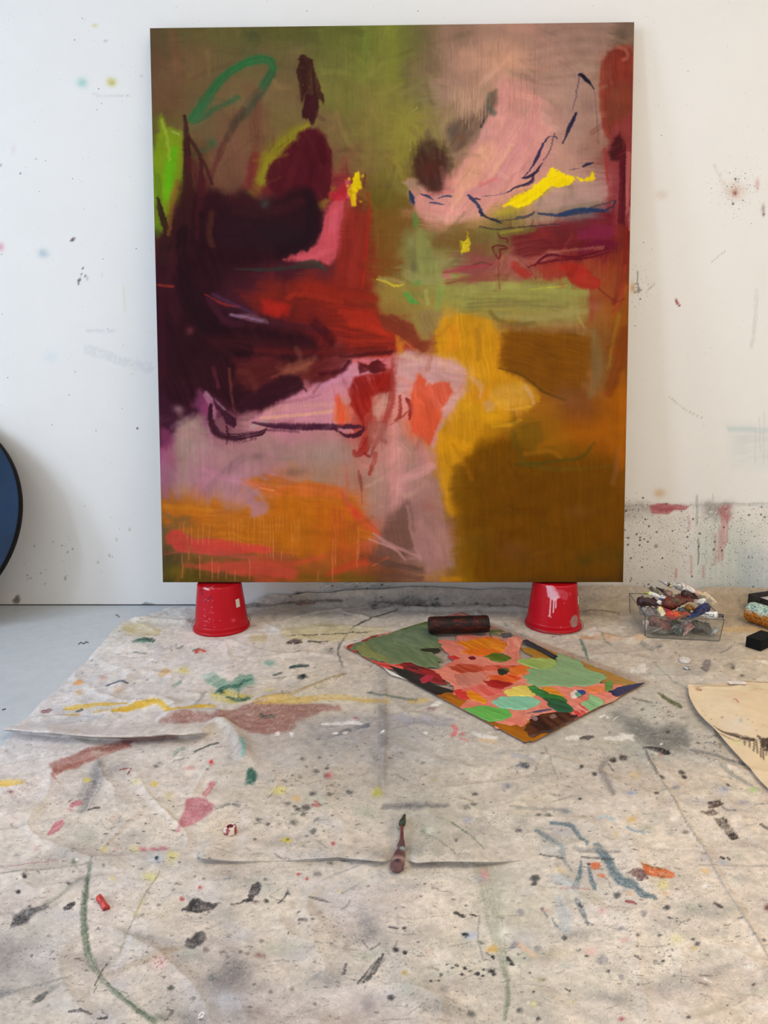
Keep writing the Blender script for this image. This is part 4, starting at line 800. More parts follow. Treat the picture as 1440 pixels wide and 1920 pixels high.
    bl([(1150, 258), (1162, 248), (1170, 262), (1172, 290), (1160, 302), (1146, 300), (1142, 285)], (66, 22, 26), .9, 8, 3); st([(1166, 285), (1167, 340), (1166, 400), (1164, 450), (1160, 470)], [12, 14, 16, 16, 14], (82, 20, 30), .95, .4, .3, .1); st([(1172, 270), (1171, 360)], 3, (70, 16, 26), .8)
    st([(1162, 430), (1166, 480), (1160, 540), (1152, 570)], [20, 22, 18, 10], (128, 46, 34), .8, .7, .6); st([(1174, 430), (1172, 500)], 10, (120, 34, 24), .8, .6); st([(1172, 500), (1165, 560), (1150, 585)], 7, (150, 52, 34), .7, .7); sp(1155, 520, 12, 30, (140, 66, 34), .5)
    st([(1183, 390), (1182, 430)], 8, (190, 130, 120), .7)
    R.flecks(260, .32, 12, 5, 13)
    # ---- yellow slash and navy lines
    bl([(930, 395), (950, 388), (985, 372), (1010, 360), (1040, 350), (1010, 375), (985, 392), (960, 402), (930, 404)], (178, 158, 40), .7, 12, 4)
    bl([(940, 388), (958, 372), (985, 358), (1008, 344), (1026, 330), (1032, 316), (1044, 318), (1050, 324), (1072, 330), (1080, 338), (1066, 348), (1048, 352), (1032, 350), (1020, 362), (1002, 376), (985, 388), (972, 390), (958, 386)], (246, 214, 8), .98, 3, 4, 7, ang=-30, br=.12, grain=.10)
    bl([(1080, 332), (1092, 336), (1104, 330), (1112, 322), (1116, 334), (1106, 340), (1090, 340)], (240, 208, 10), .95, 3, 3, 5, grain=.36)
    bl([(1000, 382), (1040, 356), (1080, 352), (1140, 345), (1142, 370), (1110, 384), (1060, 392), (1010, 400)], (178, 142, 130), .8, 10, 4, ang=-6, br=.5); st([(1000, 405), (1060, 392), (1120, 380)], 12, (146, 124, 104), .6, .8, .8)
    st([(1010, 400), (1050, 404), (1100, 395), (1140, 396)], [4, 7, 10, 6], (40, 52, 84), .85, .6, .6); st([(1050, 402), (1090, 392), (1130, 395)], 7, (30, 54, 92), .8, .6); st([(1110, 388), (1140, 380), (1148, 376)], 5, (70, 60, 60), .6, .6, .8); st([(1130, 396), (1150, 386), (1152, 376)], 4, (46, 44, 66), .8)
    st([(968, 408), (990, 404), (1002, 398)], 4, (60, 58, 70), .8, .5); st([(1010, 384), (1015, 372)], 8, (128, 120, 112), .6, .8)
    nv = (32, 30, 58)
    st([(1085, 139), (1092, 142), (1100, 150), (1108, 158), (1114, 166)], [5, 8, 9, 4, 3], (22, 22, 40), .96, .35, .2, .3); st([(1086, 142), (1080, 180), (1074, 205)], 3, (90, 70, 90), .7, .6); st([(1080, 212), (1070, 235), (1060, 258), (1055, 268)], [5, 9, 4, 3], nv, .96, .35, .2); st([(1114, 168), (1119, 220), (1122, 270)], 2, (90, 76, 76), .5)
    st([(1028, 256), (1040, 256), (1045, 260)], 3, (70, 56, 80), .8); st([(1040, 250), (1030, 285), (1020, 300)], 2.5, (74, 62, 88), .8); st([(1028, 258), (1016, 275), (1008, 295), (996, 315), (980, 335)], [3, 5, 8, 3, 2], (46, 42, 74), .94, .4, .2)
    st([(1018, 305), (1005, 322), (990, 332), (978, 334)], [2, 7, 6, 2], (36, 32, 62), .95, .4, .2); st([(1000, 326), (998, 340), (980, 348), (965, 352), (950, 362)], [3, 9, 5, 4, 2], (40, 34, 66), .93, .4, .3); st([(948, 362), (930, 366), (905, 368)], 2, (90, 76, 110), .7); st([(1068, 318), (1085, 316)], 2, (84, 72, 90), .8); st([(1092, 312), (1102, 308), (1114, 305)], [4, 6, 2], (44, 40, 70), .92)
    st([(768, 358), (772, 370), (776, 380)], [4, 11, 6], (36, 52, 84), .95, .4, .2); st([(790, 364), (802, 368), (812, 374)], [3, 6, 2], (54, 60, 92), .93); st([(806, 380), (818, 381), (832, 384)], [4, 5, 2], (54, 60, 92), .9); st([(822, 372), (834, 368), (846, 368)], [2, 4, 5], (62, 66, 96), .9); st([(767, 375), (776, 385)], 3, (70, 74, 100), .7)
    st([(878, 366), (886, 374), (896, 385), (902, 396), (904, 404)], [5, 9, 6, 8, 6], (46, 56, 88), .93, .4, .2); st([(892, 372), (900, 374)], 4, (52, 34, 52), .9); st([(900, 398), (915, 408), (932, 414), (940, 418)], [7, 5, 6, 3], (40, 40, 60), .93); st([(938, 414), (960, 412), (985, 408), (1000, 402)], 3, (66, 62, 66), .8); st([(900, 425), (930, 430), (960, 427), (1050, 420)], 3, (62, 52, 54), .75)
    # fine dry edge of the canvas and overall run marks
    R.ragged(2.2, 4)
    nz = fbm(R.X / 2.2, R.Y / 40, 8, 2) - 0.5
    R.C *= (1 + 0.06 * nz)[..., None]
    nz = fbm(R.X / 26, R.Y / 20, 9, 3) - 0.5
    R.C *= (1 + 0.14 * nz)[..., None]

def painting():
    nx, ny = 628, 726
    u = np.linspace(-0.5, 0.5, nx); v = np.linspace(1, 0, ny)
    U, Vv = np.meshgrid(u, v)
    P = P_O + P_N * PT + U[..., None] * np.array([PW, 0, 0]) + (Vv * PH)[..., None] * P_UP
    X, Y = project(P)
    R = Raster(X, Y, (120, 100, 60))
    paint_canvas(R)
    c = R.linear(CANVAS_GAIN)
    root = thing('painting', 'large abstract oil painting in olive, maroon, pink and ochre propped on two red buckets', 'painting', tuple(P_O))
    # front face, then wrapped edges
    V = (P - P_O).reshape(-1, 3)
    Fq = grid_faces(ny, nx)[:, ::-1]
    cc = c.reshape(-1, 3)
    idx = np.arange(nx * ny).reshape(ny, nx)
    ring = np.concatenate([idx[0, :], idx[1:, -1], idx[-1, -2::-1], idx[-2:0:-1, 0]])
    back = V[ring] - P_N * (PT - 0.001)
    o = len(V); n = len(ring)
    V = np.vstack([V, back]); cc = np.vstack([cc, cc[ring] * 0.8 + 0.04])
    k = np.arange(n)
    Fq = np.vstack([Fq, np.stack([ring[k], ring[(k + 1) % n], o + (k + 1) % n, o + k], 1)])
    me = mesh_np('canvas', V, Fq, cc, True)
    m, nt, p = new_mat('oil_on_linen')
    vec = objvec(nt)
    a = N(nt, 'ShaderNodeVertexColor', layer_name='Col').outputs[0]
    mp = N(nt, 'ShaderNodeMapping'); mp.inputs['Scale'].default_value = (1, 1, 0.12); L(nt, vec, mp.inputs[0])
    r = ramp(nt, noise(nt, 420, 4, 0.7, mp.outputs[0]).outputs[0], ((0.25, 0.90), (0.75, 1.10)))
    a = mixc(nt, 0.6, a, r.outputs[0], 'MULTIPLY')
    r = ramp(nt, noise(nt, 700, 2, 0.6, vec).outputs[0], ((0.3, 0.93), (0.7, 1.07)))
    a = mixc(nt, 1.0, a, r.outputs[0], 'MULTIPLY')
    L(nt, a, p.inputs['Base Color'])
    p.inputs['Roughness'].default_value = 0.7; p.inputs['Specular IOR Level'].default_value = 0.05
    w1 = N(nt, 'ShaderNodeTexWave', bands_direction='X'); w1.inputs['Scale'].default_value = 260; L(nt, vec, w1.inputs[0])
    w2 = N(nt, 'ShaderNodeTexWave', bands_direction='Z'); w2.inputs['Scale'].default_value = 260; L(nt, vec, w2.inputs[0])
    ad = N(nt, 'ShaderNodeMath', operation='ADD'); L(nt, w1.outputs['Fac'], ad.inputs[0]); L(nt, w2.outputs['Fac'], ad.inputs[1])
    b1 = bump(nt, p, ad.outputs[0], 0.05, 0.0005)
    bump(nt, p, noise(nt, 90, 5, 0.65, mp.outputs[0]).outputs[0], 0.18, 0.0015, b1)
    link('canvas', me, m, root)
    wood = plain('pine_stretcher', lin((196, 164, 120)), 0.6, 0.15, 25)
    # stretcher bars behind the canvas, in the tilted plane
    ang = math.asin(P_S)
    for (x0, x1, z0, z1) in ((-PW / 2 + .004, PW / 2 - .004, .004, .06), (-PW / 2 + .004, PW / 2 - .004, PH - .06, PH - .004), (-PW / 2 + .004, -PW / 2 + .06, .062, PH - .062), (PW / 2 - .06, PW / 2 - .004, .062, PH - .062), (-.03, .03, .062, PH - .062)):
        b = boxes('stretcher_bar', [(x0, x1, -.030, -.004, z0, z1)], wood, root)
        b.rotation_euler = (-ang, 0, 0)
CANVAS_GAIN = (1.0, 1.0, 1.0)
painting()

# ================================================================== the paint-spattered drop cloth
CB = {
 1130: "300 214 212 210 480 200 192 184 640 196 188 178 800 188 182 174 950 186 180 172 1100 192 182 168 1200 196 186 172 1420 196 180 158",
 1175: "270 206 200 188 400 212 206 200 560 206 196 176 700 202 192 180 900 200 192 182 1120 198 188 174 1240 190 178 164 1420 194 178 158",
 1230: "240 214 210 206 400 214 209 204 550 207 200 188 650 192 184 172 900 190 182 172 1150 186 176 162 1300 180 170 155 1420 194 180 160",
 1320: "120 206 203 202 300 207 202 198 450 197 190 178 600 197 188 168 700 180 174 164 900 184 178 168 1230 186 180 168 1290 190 182 170 1420 200 188 172",
 1400: "20 207 202 200 200 202 195 190 350 207 200 192 500 180 172 164 650 168 163 158 720 158 154 150 850 182 177 168 950 187 180 170 1100 180 174 163 1230 168 166 158 1330 187 180 168",
 1470: "20 207 197 190 200 197 188 180 330 210 200 190 500 187 178 165 650 184 174 161 730 168 163 155 850 190 182 168 1000 192 184 170 1150 187 177 165 1300 200 188 172 1420 202 190 174",
 1550: "20 210 200 190 200 202 192 180 350 207 197 184 500 202 192 178 650 202 192 178 790 180 174 162 900 192 184 170 1050 200 192 180 1200 210 200 187 1420 210 198 184",
 1620: "20 200 191 181 250 190 181 172 450 196 187 176 650 194 185 174 800 196 188 176 950 196 188 176 1100 200 192 182 1300 210 199 185 1420 210 198 184",
 1700: "20 197 188 180 200 207 198 190 350 202 192 180 500 200 190 177 700 197 188 181 850 202 192 178 950 192 186 170 1100 207 199 189 1250 212 202 189 1420 212 200 186",
 1800: "20 172 166 161 200 202 192 182 400 190 180 170 550 192 182 170 700 197 189 180 850 200 192 178 950 192 186 174 1150 210 201 187 1420 210 198 184",
 1910: "20 187 180 170 200 197 188 177 430 176 168 164 550 190 180 172 700 188 179 173 850 192 182 170 950 187 180 167 1150 207 197 184 1420 207 194 180",
}
PAL_C = (0.3172, 2.0816); PAL_A, PAL_B, PAL_T = 0.8496, 0.5996, -0.88634
def pal_local(x, y):
    c, s = math.cos(PAL_T), math.sin(PAL_T)
    dx, dy = x - PAL_C[0], y - PAL_C[1]
    return dx * c + dy * s, -dx * s + dy * c
BUCKETS = [(-0.6802, 2.4330), (0.6332, 2.4600)]
def ridge(XW, YW, px, h, wn, wf, fade=0.04):
    """raised fold along a line of floor points: wn = width of its near side, wf = of its far side"""
    W = np.array([floor_pt(*q)[:2] for q in px])
    W = catmull(W, 0.03)
    if len(W) < 2: return 0
    best = np.full(XW.shape, 1e9); sd = np.zeros(XW.shape); tl = np.zeros(XW.shape); Ln = 0.0
    for i in range(len(W) - 1):
        a, b = W[i], W[i + 1]; e = b - a; l = np.hypot(*e) + 1e-9
        t = np.clip(((XW - a[0]) * e[0] + (YW - a[1]) * e[1]) / (l * l), 0, 1)
        d = np.hypot(XW - a[0] - t * e[0], YW - a[1] - t * e[1]); k = d < best
        best = np.where(k, d, best)
        sd = np.where(k, (XW - a[0]) * -e[1] + (YW - a[1]) * e[0], sd); tl = np.where(k, Ln + t * l, tl); Ln += l
    w = np.where(sd >= 0, wf, wn)        # lines run left to right: left-hand side is the far side
    return h * np.exp(-(best / w) ** 2) * sst(0, fade, tl) * sst(0, fade, Ln - tl)
FOLD_A = ([(26, 1369), (100, 1376), (180, 1382), (240, 1383), (300, 1381), (360, 1378), (402, 1374)], 0.034, 0.010, 0.036, 0.015)
FOLD_B = ([(360, 1606), (430, 1613), (520, 1614), (620, 1609), (690, 1611), (760, 1614), (840, 1612), (930, 1615), (1010, 1616)], 0.017, 0.006, 0.040)
def fold_vary(x):
    return np.clip(1.8 * fbm(x / 0.13 + 4, x * 0 + 3, 2, 2) - 0.2, 0.25, 1.1) * (1 - 0.85 * np.exp(-((x - 0.012) / 0.026) ** 4))   # flattened where the tube lies
def cloth_height(x, y):
    z = 0.006 * (fbm(x / 0.22 + 7, y / 0.16 + 3, 11, 3) - 0.35) + 0.0022 * fbm(x / 0.05, y / 0.035, 12, 3)
    for ca, sa, sc, amp, sd in ((0.94, 0.34, 0.34, 0.0050, 21), (0.82, -0.57, 0.42, 0.0045, 26), (0.25, 0.97, 0.50, 0.0035, 31)):
        n_ = fbm((x * ca + y * sa) / sc + 5, (-x * sa + y * ca) / (sc * 0.55) + 2, sd, 2)
        z = z + amp * np.clip(1 - np.abs(n_ - 0.5) * 14, 0, 1) ** 1.6        # pressed-in crease lines
    up = sst(-0.45, -1.0, x) * sst(1.35, 1.75, y)
    z = z + up * (0.010 * fbm(x / 0.11 + y / 0.2, y / 0.07, 13, 3) - 0.003)
    a, b = pal_local(x, y)
    flat = sst(0.06, 0.0, np.maximum(np.abs(a) - PAL_A / 2, np.abs(b) - PAL_B / 2))
    for bx, by in BUCKETS: flat = np.maximum(flat, sst(0.16, 0.12, np.hypot(x - bx, y - by)))
    flat = np.maximum(flat, sst(0.20, 0.15, np.hypot(x - 1.09, y - 2.44)))
    for cx, cy, cr in ((1.60, 2.58, 0.19), (1.36, 2.27, 0.10), (1.45, 2.42, 0.14)): flat = np.maximum(flat, sst(cr, cr * .8, np.hypot(x - cx, y - cy)))
    z = np.maximum(z, 0.0012)
    z = z * (1 - 0.8 * np.exp(-((x - 0.012) / 0.05) ** 4 - ((y - 1.19) / 0.14) ** 4))
    z = z + ridge(x, y, *FOLD_A)
    z = z + ridge(x, y, [(390, 1352), (425, 1366), (446, 1392), (456, 1420), (462, 1436)], 0.016, 0.016, 0.020)
    z = z + ridge(x, y, [(290, 1352), (340, 1344), (395, 1343), (430, 1348)], 0.014, 0.02, 0.03)
    z = z + ridge(x, y, *FOLD_B) * fold_vary(x)
    z = z + ridge(x, y, [(1000, 1600), (1100, 1597), (1250, 1598), (1440, 1600)], 0.004, 0.004, 0.02)
    z = z + ridge(x, y, [(-40, 1656), (80, 1645), (170, 1636), (240, 1640)], 0.006, 0.004, 0.03)
    z = z + ridge(x, y, [(340, 1668), (400, 1663), (470, 1661)], 0.004, 0.004, 0.02)
    z = z + ridge(x, y, [(470, 1320), (530, 1311), (590, 1292), (650, 1264)], 0.009, 0.006, 0.03)
    z = z + ridge(x, y, [(195, 1834), (260, 1815), (345, 1782)], 0.006, 0.006, 0.02)
    z = z + ridge(x, y, [(700, 1142), (800, 1147), (880, 1144), (940, 1146), (1010, 1150)], 0.014, 0.015, 0.03)
    z = z + ridge(x, y, [(1100, 1190), (1130, 1196), (1160, 1204), (1185, 1204), (1215, 1196)], 0.014, 0.012, 0.03)
    z = z + ridge(x, y, [(240, 1166), (300, 1168), (360, 1172)], 0.012, 0.015, 0.03)
    z = z + ridge(x, y, [(210, 1300), (260, 1262), (330, 1228)], 0.007, 0.02, 0.02) + ridge(x, y, [(310, 1275), (360, 1250), (420, 1232)], 0.007, 0.02, 0.02) + ridge(x, y, [(180, 1352), (250, 1325), (290, 1312), (340, 1330)], 0.009, 0.02, 0.02)
    z = z + ridge(x, y, [(720, 1250), (721, 1340), (720, 1420), (716, 1480)], 0.003, 0.006, 0.006)
    for q in ([(1205, 1400), (1230, 1450), (1270, 1520), (1325, 1605), (1440, 1800)], [(400, 1420), (380, 1460), (352, 1500)], [(280, 1510), (215, 1570), (175, 1618)]):
        z = z + ridge(x, y, q, 0.0035, 0.005, 0.005)
    return z * (1 - flat) + 0.003 * flat

def paint_cloth(R):
    pts = []
    for y, s in CB.items():
        v = [int(t) for t in s.split()]
        for i in range(0, len(v), 4): pts.append((v[i], y, v[i + 1], v[i + 2], v[i + 3]))
    R.field(pts, (75, 34), 22, 8)
    nz = fbm(R.X / 60, R.Y / 26, 1, 4) - 0.5
    R.C *= (1 + 0.12 * nz)[..., None]
    nz = fbm(R.X / 9, R.Y / 5, 2, 4) - 0.5
    R.C *= (1 + 0.21 * nz)[..., None]
    base0 = R.C.copy()
    st, bl, sp = R.st, R.bl, R.spot
    K = (40, 39, 41)
    # ---- random dirt: light smears, scuffs, spatter (drawn first, placed stains and painted crease shade come on top)
    rnd = random.Random(21)
    for i in range(330):
        x, y = rnd.uniform(60, 1440), 1145 + 775 * rnd.random() ** 0.8
        s = 0.35 + 0.9 * (y - 1130) / 790
        c = rnd.choice([(176, 170, 162), (206, 200, 196), (150, 146, 142), (128, 126, 124), (188, 176, 152), (176, 176, 184), (166, 150, 140), (160, 166, 150)])
        sp(x, y, 40 * s * rnd.uniform(.4, 1.2), 13 * s * rnd.uniform(.5, 1.3), c, rnd.uniform(.2, .6), rnd.uniform(-20, 20), gr=.9)
    for i in range(300):
        x, y = rnd.uniform(150, 1440), 1150 + 770 * rnd.random() ** 0.9
        s = 0.35 + 0.9 * (y - 1130) / 790
        dx, dy = rnd.uniform(-26, 26) * s, rnd.uniform(-8, 8) * s
        st([(x - dx, y - dy), (x, y + rnd.uniform(-2, 2)), (x + dx, y + dy)], rnd.uniform(1.5, 3.6), rnd.choice([(110, 104, 100), (84, 80, 78), (140, 130, 118), (100, 104, 100)]), rnd.uniform(.2, .5), .6, .7, .6, grain=.25)
    DK = [(60, 58, 58), (84, 82, 80), (44, 42, 42), (96, 84, 78), (74, 78, 82)]
    for (x0, x1, y0, y1, n, r0, r1) in ((150, 1440, 1150, 1260, 130, 1.0, 2.4), (60, 1440, 1250, 1400, 200, 1.0, 3), (0, 1440, 1380, 1560, 330, 1.1, 3.8), (0, 1440, 1540, 1740, 330, 1.1, 4.2), (0, 1440, 1720, 1920, 300, 1.2, 4.5), (500, 650, 1430, 1590, 60, 1.5, 5)):
        R.dots(int(n * .8), x0, y0, x1, y1, r0, r1, DK, .74, .55, seed=int(y0 + x0), pw=6)
    R.dots(36, 0, 1400, 1440, 1900, 1.5, 5, [(190, 96, 96), (120, 60, 60), (100, 108, 130), (190, 160, 80), (214, 210, 205), (90, 110, 96)], .7, .55, 5, 3)
    R.dots(60, 900, 1160, 1440, 1420, 1.5, 5, [(222, 218, 210), (214, 208, 198)], .8, .5, 6, 3)
    R.dots(26, 700, 1118, 1000, 1146, 2, 6, [(30, 30, 30), (44, 42, 42)], .95, .8, 8, 2)
    R.wf = 1.28
    # ---- back strip, in front of the wall: dark spatter plus painted shadow under the painting
    bl([(480, 1120), (760, 1116), (1000, 1116), (1000, 1148), (800, 1142), (560, 1140)], (140, 134, 128), .5, 14, 5, grain=.3)
    bl([(690, 1128), (760, 1122), (820, 1124), (830, 1142), (740, 1146), (700, 1142)], (84, 82, 82), .6, 14, 5, ang=-5, br=.6); st([(455, 1140), (500, 1136), (560, 1128), (640, 1126)], 5, (84, 78, 74), .6, .7); st([(556, 1132), (590, 1131)], 4, (110, 60, 52), .5)
    bl([(1085, 1120), (1180, 1118), (1190, 1150), (1150, 1165), (1090, 1160)], (160, 148, 128), .6, 16, 6, ang=10, br=.5); st([(1090, 1150), (1130, 1146), (1160, 1152)], 5, (110, 104, 88), .5, .6, .8)
    bl([(1330, 1118), (1440, 1112), (1440, 1180), (1360, 1170)], (166, 148, 124), .6, 24, 6)
    st([(745, 1148), (700, 1160), (667, 1177), (645, 1200), (634, 1225), (643, 1256)], [1.5, 2.5, 4, 4, 4, 3], (88, 92, 84), .85, .5, .5)
    # ---- upper left
    bl([(232, 1178), (262, 1174), (304, 1184), (300, 1196), (256, 1197), (232, 1188)], (196, 180, 128), .75, 9, 4, br=.5)
    st([(250, 1209), (268, 1205), (288, 1206)], [4, 8, 6], (44, 92, 76), .92, .4, .5); st([(367, 1227), (376, 1223), (385, 1226)], [4, 9, 5], (196, 56, 50), .9); sp(377, 1226, 4, 3, (226, 216, 205), .9); st([(362, 1224), (372, 1219)], 3, (70, 80, 60), .7)
    st([(330, 1212), (333, 1220), (343, 1216)], 2, (80, 86, 86), .7); st([(320, 1219), (322, 1225)], 2, (90, 90, 90), .7); st([(250, 1226), (275, 1228)], 3, (100, 112, 106), .6)
    bl([(295, 1268), (310, 1256), (324, 1260), (322, 1270), (300, 1274)], (198, 152, 84), .85, 6, 3, br=.5); sp(345, 1262, 8, 4, (210, 196, 70), .7); sp(330, 1262, 10, 6, (230, 224, 190), .6)
    sp(147, 1286, 9, 5, (220, 134, 56), .95, p=2); sp(149, 1304, 6, 4, (196, 160, 96), .7); sp(222, 1301, 10, 6, (206, 172, 140), .6); sp(192, 1278, 6, 3, (196, 130, 116), .6)
    st([(200, 1291), (220, 1285), (245, 1288)], [3, 5, 2], (62, 76, 98), .85); st([(270, 1200), (290, 1205)], 2.5, (80, 76, 74), .7); st([(80, 1342), (95, 1336)], 5, (120, 72, 84), .8)
    bl([(378, 1272), (400, 1264), (430, 1280), (450, 1270), (475, 1266), (478, 1282), (450, 1300), (420, 1300), (400, 1290)], (100, 150, 130), .8, 8, 5, ang=-20, br=.6, grain=.25)
    bl([(395, 1304), (425, 1296), (455, 1304), (478, 1306), (470, 1318), (430, 1322), (400, 1314)], (182, 172, 66), .8, 8, 4, ang=-5, br=.6, grain=.3); st([(404, 1302), (420, 1294), (448, 1288), (470, 1276)], [6, 10, 8, 4], (54, 108, 92), .85, .4, .7, .5); st([(425, 1310), (445, 1316), (468, 1312)], [4, 8, 6], (36, 78, 68), .9, .4, .7, .6); sp(415, 1302, 5, 4, (28, 60, 52), .9); st([(446, 1312), (450, 1290), (458, 1276)], 2, (40, 60, 54), .8)
    sp(384, 1272, 9, 7, (214, 226, 218), .6); st([(360, 1330), (372, 1318), (385, 1302)], 6, (130, 132, 130), .6, .7); st([(325, 1290), (340, 1280)], 6, (110, 140, 128), .6, grain=.4)
    yl = (212, 172, 54)
    st([(122, 1333), (150, 1331), (180, 1327), (210, 1326), (238, 1327)], [7, 8, 7, 7, 4], yl, .9, .4, .6); st([(210, 1342), (235, 1336), (262, 1328), (290, 1321), (305, 1328), (320, 1338), (345, 1335), (375, 1329), (402, 1327)], [4, 7, 8, 9, 9, 8, 8, 9, 5], yl, .92, .4, .5)
    st([(122, 1346), (148, 1345)], 5, (204, 164, 90), .7); st([(178, 1342), (200, 1342)], 5, (206, 166, 84), .7); st([(144, 1339), (155, 1336)], 4, (40, 44, 46), .9)
    st([(80, 1362), (130, 1356), (190, 1352)], 10, (170, 172, 180), .5, .8, .7); st([(60, 1366), (180, 1372), (280, 1374)], 9, (192, 186, 184), .5, .8)
    # brown-red bands
    bl([(300, 1356), (332, 1346), (368, 1342), (400, 1346), (430, 1336), (480, 1318), (520, 1322), (565, 1322), (636, 1325), (640, 1333), (600, 1338), (580, 1350), (556, 1358), (548, 1378), (500, 1380), (466, 1378), (440, 1366), (410, 1352), (372, 1358), (330, 1362)], (140, 96, 88), .88, 8, 4, ang=4, br=.35, grain=.12)
    bl([(480, 1342), (540, 1340), (552, 1360), (520, 1380), (482, 1378)], (150, 108, 96), .5, 12, 4, ang=0, br=.7, grain=.4); st([(488, 1345), (500, 1348), (515, 1345)], 6, (70, 80, 74), .7, .5, .8); st([(488, 1340), (494, 1346)], 3, (50, 60, 56), .8)
    bl([(94, 1438), (120, 1428), (150, 1416), (165, 1408), (200, 1400), (246, 1392), (246, 1404), (210, 1416), (180, 1432), (140, 1446), (100, 1460)], (146, 88, 78), .88, 6, 4, ang=-14, br=.45, grain=.2); sp(182, 1420, 9, 6, (206, 196, 184), .7, gr=.4); st([(235, 1392), (290, 1388), (330, 1386)], 10, (116, 70, 64), .5, .8); st([(98, 1458), (105, 1466)], 5, (176, 110, 104), .7); st([(225, 1450), (245, 1448), (240, 1458)], 2.5, (120, 44, 48), .8)
    st([(-10, 1475), (14, 1474), (44, 1474)], [9, 10, 7], (210, 172, 66), .9, .4, .6); sp(20, 1492, 5, 3, (120, 70, 70), .8)
    st([(190, 1440), (178, 1470), (164, 1500), (155, 1520)], [14, 26, 30, 22], (112, 112, 114), .62, .9, .5); sp(163, 1467, 8, 5, (206, 186, 84), .8, p=2); sp(290, 1473, 9, 6, (214, 184, 74), .85, p=2); sp(256, 1471, 8, 5, (206, 196, 120), .6); sp(317, 1496, 9, 6, (190, 178, 110), .6)
    bl([(462, 1450), (474, 1446), (482, 1460), (478, 1474), (462, 1474)], (42, 84, 74), .9, 7, 4, 8, grain=.25); st([(452, 1398), (458, 1410), (456, 1424)], 7, (110, 170, 166), .8, .6, .6, grain=.25); st([(326, 1420), (335, 1410), (345, 1408)], 6, (96, 120, 110), .7, grain=.4); st([(365, 1413), (385, 1404), (410, 1396)], 3, (70, 76, 74), .8)
    sp(397, 1433, 5, 4, (206, 48, 62), .95, p=2); sp(356, 1443, 8, 3, (206, 130, 130), .7); st([(384, 1494), (398, 1474)], [7, 10], (188, 104, 112), .85, .6, .4); sp(293, 1440, 5, 3, (80, 76, 76), .8)
    bl([(350, 1500), (376, 1498), (404, 1512), (396, 1528), (375, 1543), (345, 1556), (330, 1564), (336, 1544), (345, 1522)], (184, 106, 118), .85, 6, 4, br=.3); sp(334, 1562, 6, 3, (190, 104, 116), .8)
    st([(136, 1514), (150, 1508)], 8, (190, 112, 122), .85, .5); sp(132, 1523, 5, 3, (190, 116, 124), .7); st([(92, 1569), (104, 1558), (116, 1549)], [6, 13, 9], (186, 104, 114), .88, .4, .4); sp(30, 1538, 5, 2, (210, 150, 150), .6); sp(68, 1597, 4, 4, (196, 140, 140), .6); st([(166, 1524), (178, 1521), (187, 1521)], 4, (52, 50, 52), .9)
    for x in (268, 288, 307): sp(x, 1598, 9, 5, (188, 110, 122), .85, p=2)
    sp(253, 1597, 9, 6, (214, 208, 140), .7); sp(195, 1598, 7, 5, (214, 204, 130), .7); sp(220, 1596, 4, 2.5, (214, 150, 120), .7); sp(323, 1613, 10, 7, (210, 206, 110), .7); sp(283, 1650, 13, 7, (212, 206, 120), .7); sp(320, 1622, 6, 6, (200, 190, 130), .5); sp(212, 1654, 4, 3, (206, 190, 110), .7)
    sp(293, 1619, 16, 10, (176, 184, 192), .7); sp(295, 1618, 4, 3.5, (34, 44, 50), .98, p=2); sp(140, 1626, 6, 6, (70, 84, 70), .8); sp(144, 1623, 3, 2.5, (235, 232, 226), .95, p=2)
    st([(0, 1634), (60, 1629), (110, 1622)], 3, (170, 120, 120), .5, grain=.3)
    for x, y, r in ((47, 1652, 5), (35, 1677, 4.5), (32, 1655, 2), (372, 1617, 2), (337, 1624, 2)): sp(x, y, r, r * .8, K, .95, p=2)
    st([(122, 1708), (132, 1703), (139, 1699)], [6, 10, 6], (56, 56, 58), .92, .4, .4)
    st([(26, 1738), (38, 1728), (52, 1718), (70, 1712), (86, 1704)], [10, 20, 14, 12, 8], (74, 74, 76), .88, .7, .4, .5); st([(30, 1734), (44, 1726)], 12, (50, 50, 52), .8, .7); st([(0, 1720), (26, 1716)], 4, (120, 118, 116), .5, .8, .8)
    # ---- big green charcoal curve lower left
    g = (96, 110, 92)
    st([(174, 1620), (168, 1645), (163, 1670), (158, 1705), (158, 1740), (162, 1775), (171, 1806), (184, 1828), (198, 1846), (222, 1870), (252, 1895), (290, 1922)], [4, 6, 9, 11, 12, 13, 14, 11, 8, 10, 10, 12], g, .78, .8, .6, .2, grain=.24); st([(165, 1650), (160, 1720), (168, 1790)], 5, (74, 88, 74), .5, .8, .7, grain=.35); st([(215, 1862), (240, 1884), (280, 1915)], 4, (70, 92, 74), .6, .7, .6, grain=.3)
    st([(165, 1648), (140, 1664), (108, 1687), (80, 1702)], 6, (130, 132, 122), .6, .9, .6); st([(0, 1648), (60, 1643), (120, 1636), (170, 1632)], 3.5, (128, 124, 118), .6, .7); st([(0, 1874), (30, 1864), (80, 1850), (130, 1838)], [10, 6, 4, 3], (130, 128, 126), .6, .8)  # grey line from the left edge is painted crease shade
    st([(196, 1833), (228, 1825), (262, 1813), (305, 1797), (346, 1780)], [6, 8, 10, 12, 8], (164, 150, 134), .7, .6, .3); st([(178, 1852), (190, 1828), (202, 1812)], 3, (66, 68, 64), .8); st([(176, 1866), (184, 1850)], 2, (90, 88, 84), .7); st([(190, 1846), (240, 1870)], 2, (80, 90, 80), .6)
    st([(250, 1750), (235, 1790), (215, 1820)], 9, (206, 202, 206), .6, .8, .7); st([(300, 1640), (268, 1690), (245, 1740), (225, 1790)], 3, (150, 142, 128), .7, .6); sp(258, 1723, 7, 4, (160, 146, 130), .7); st([(250, 1720), (262, 1708), (270, 1690)], 4, (206, 196, 130), .5, .8)
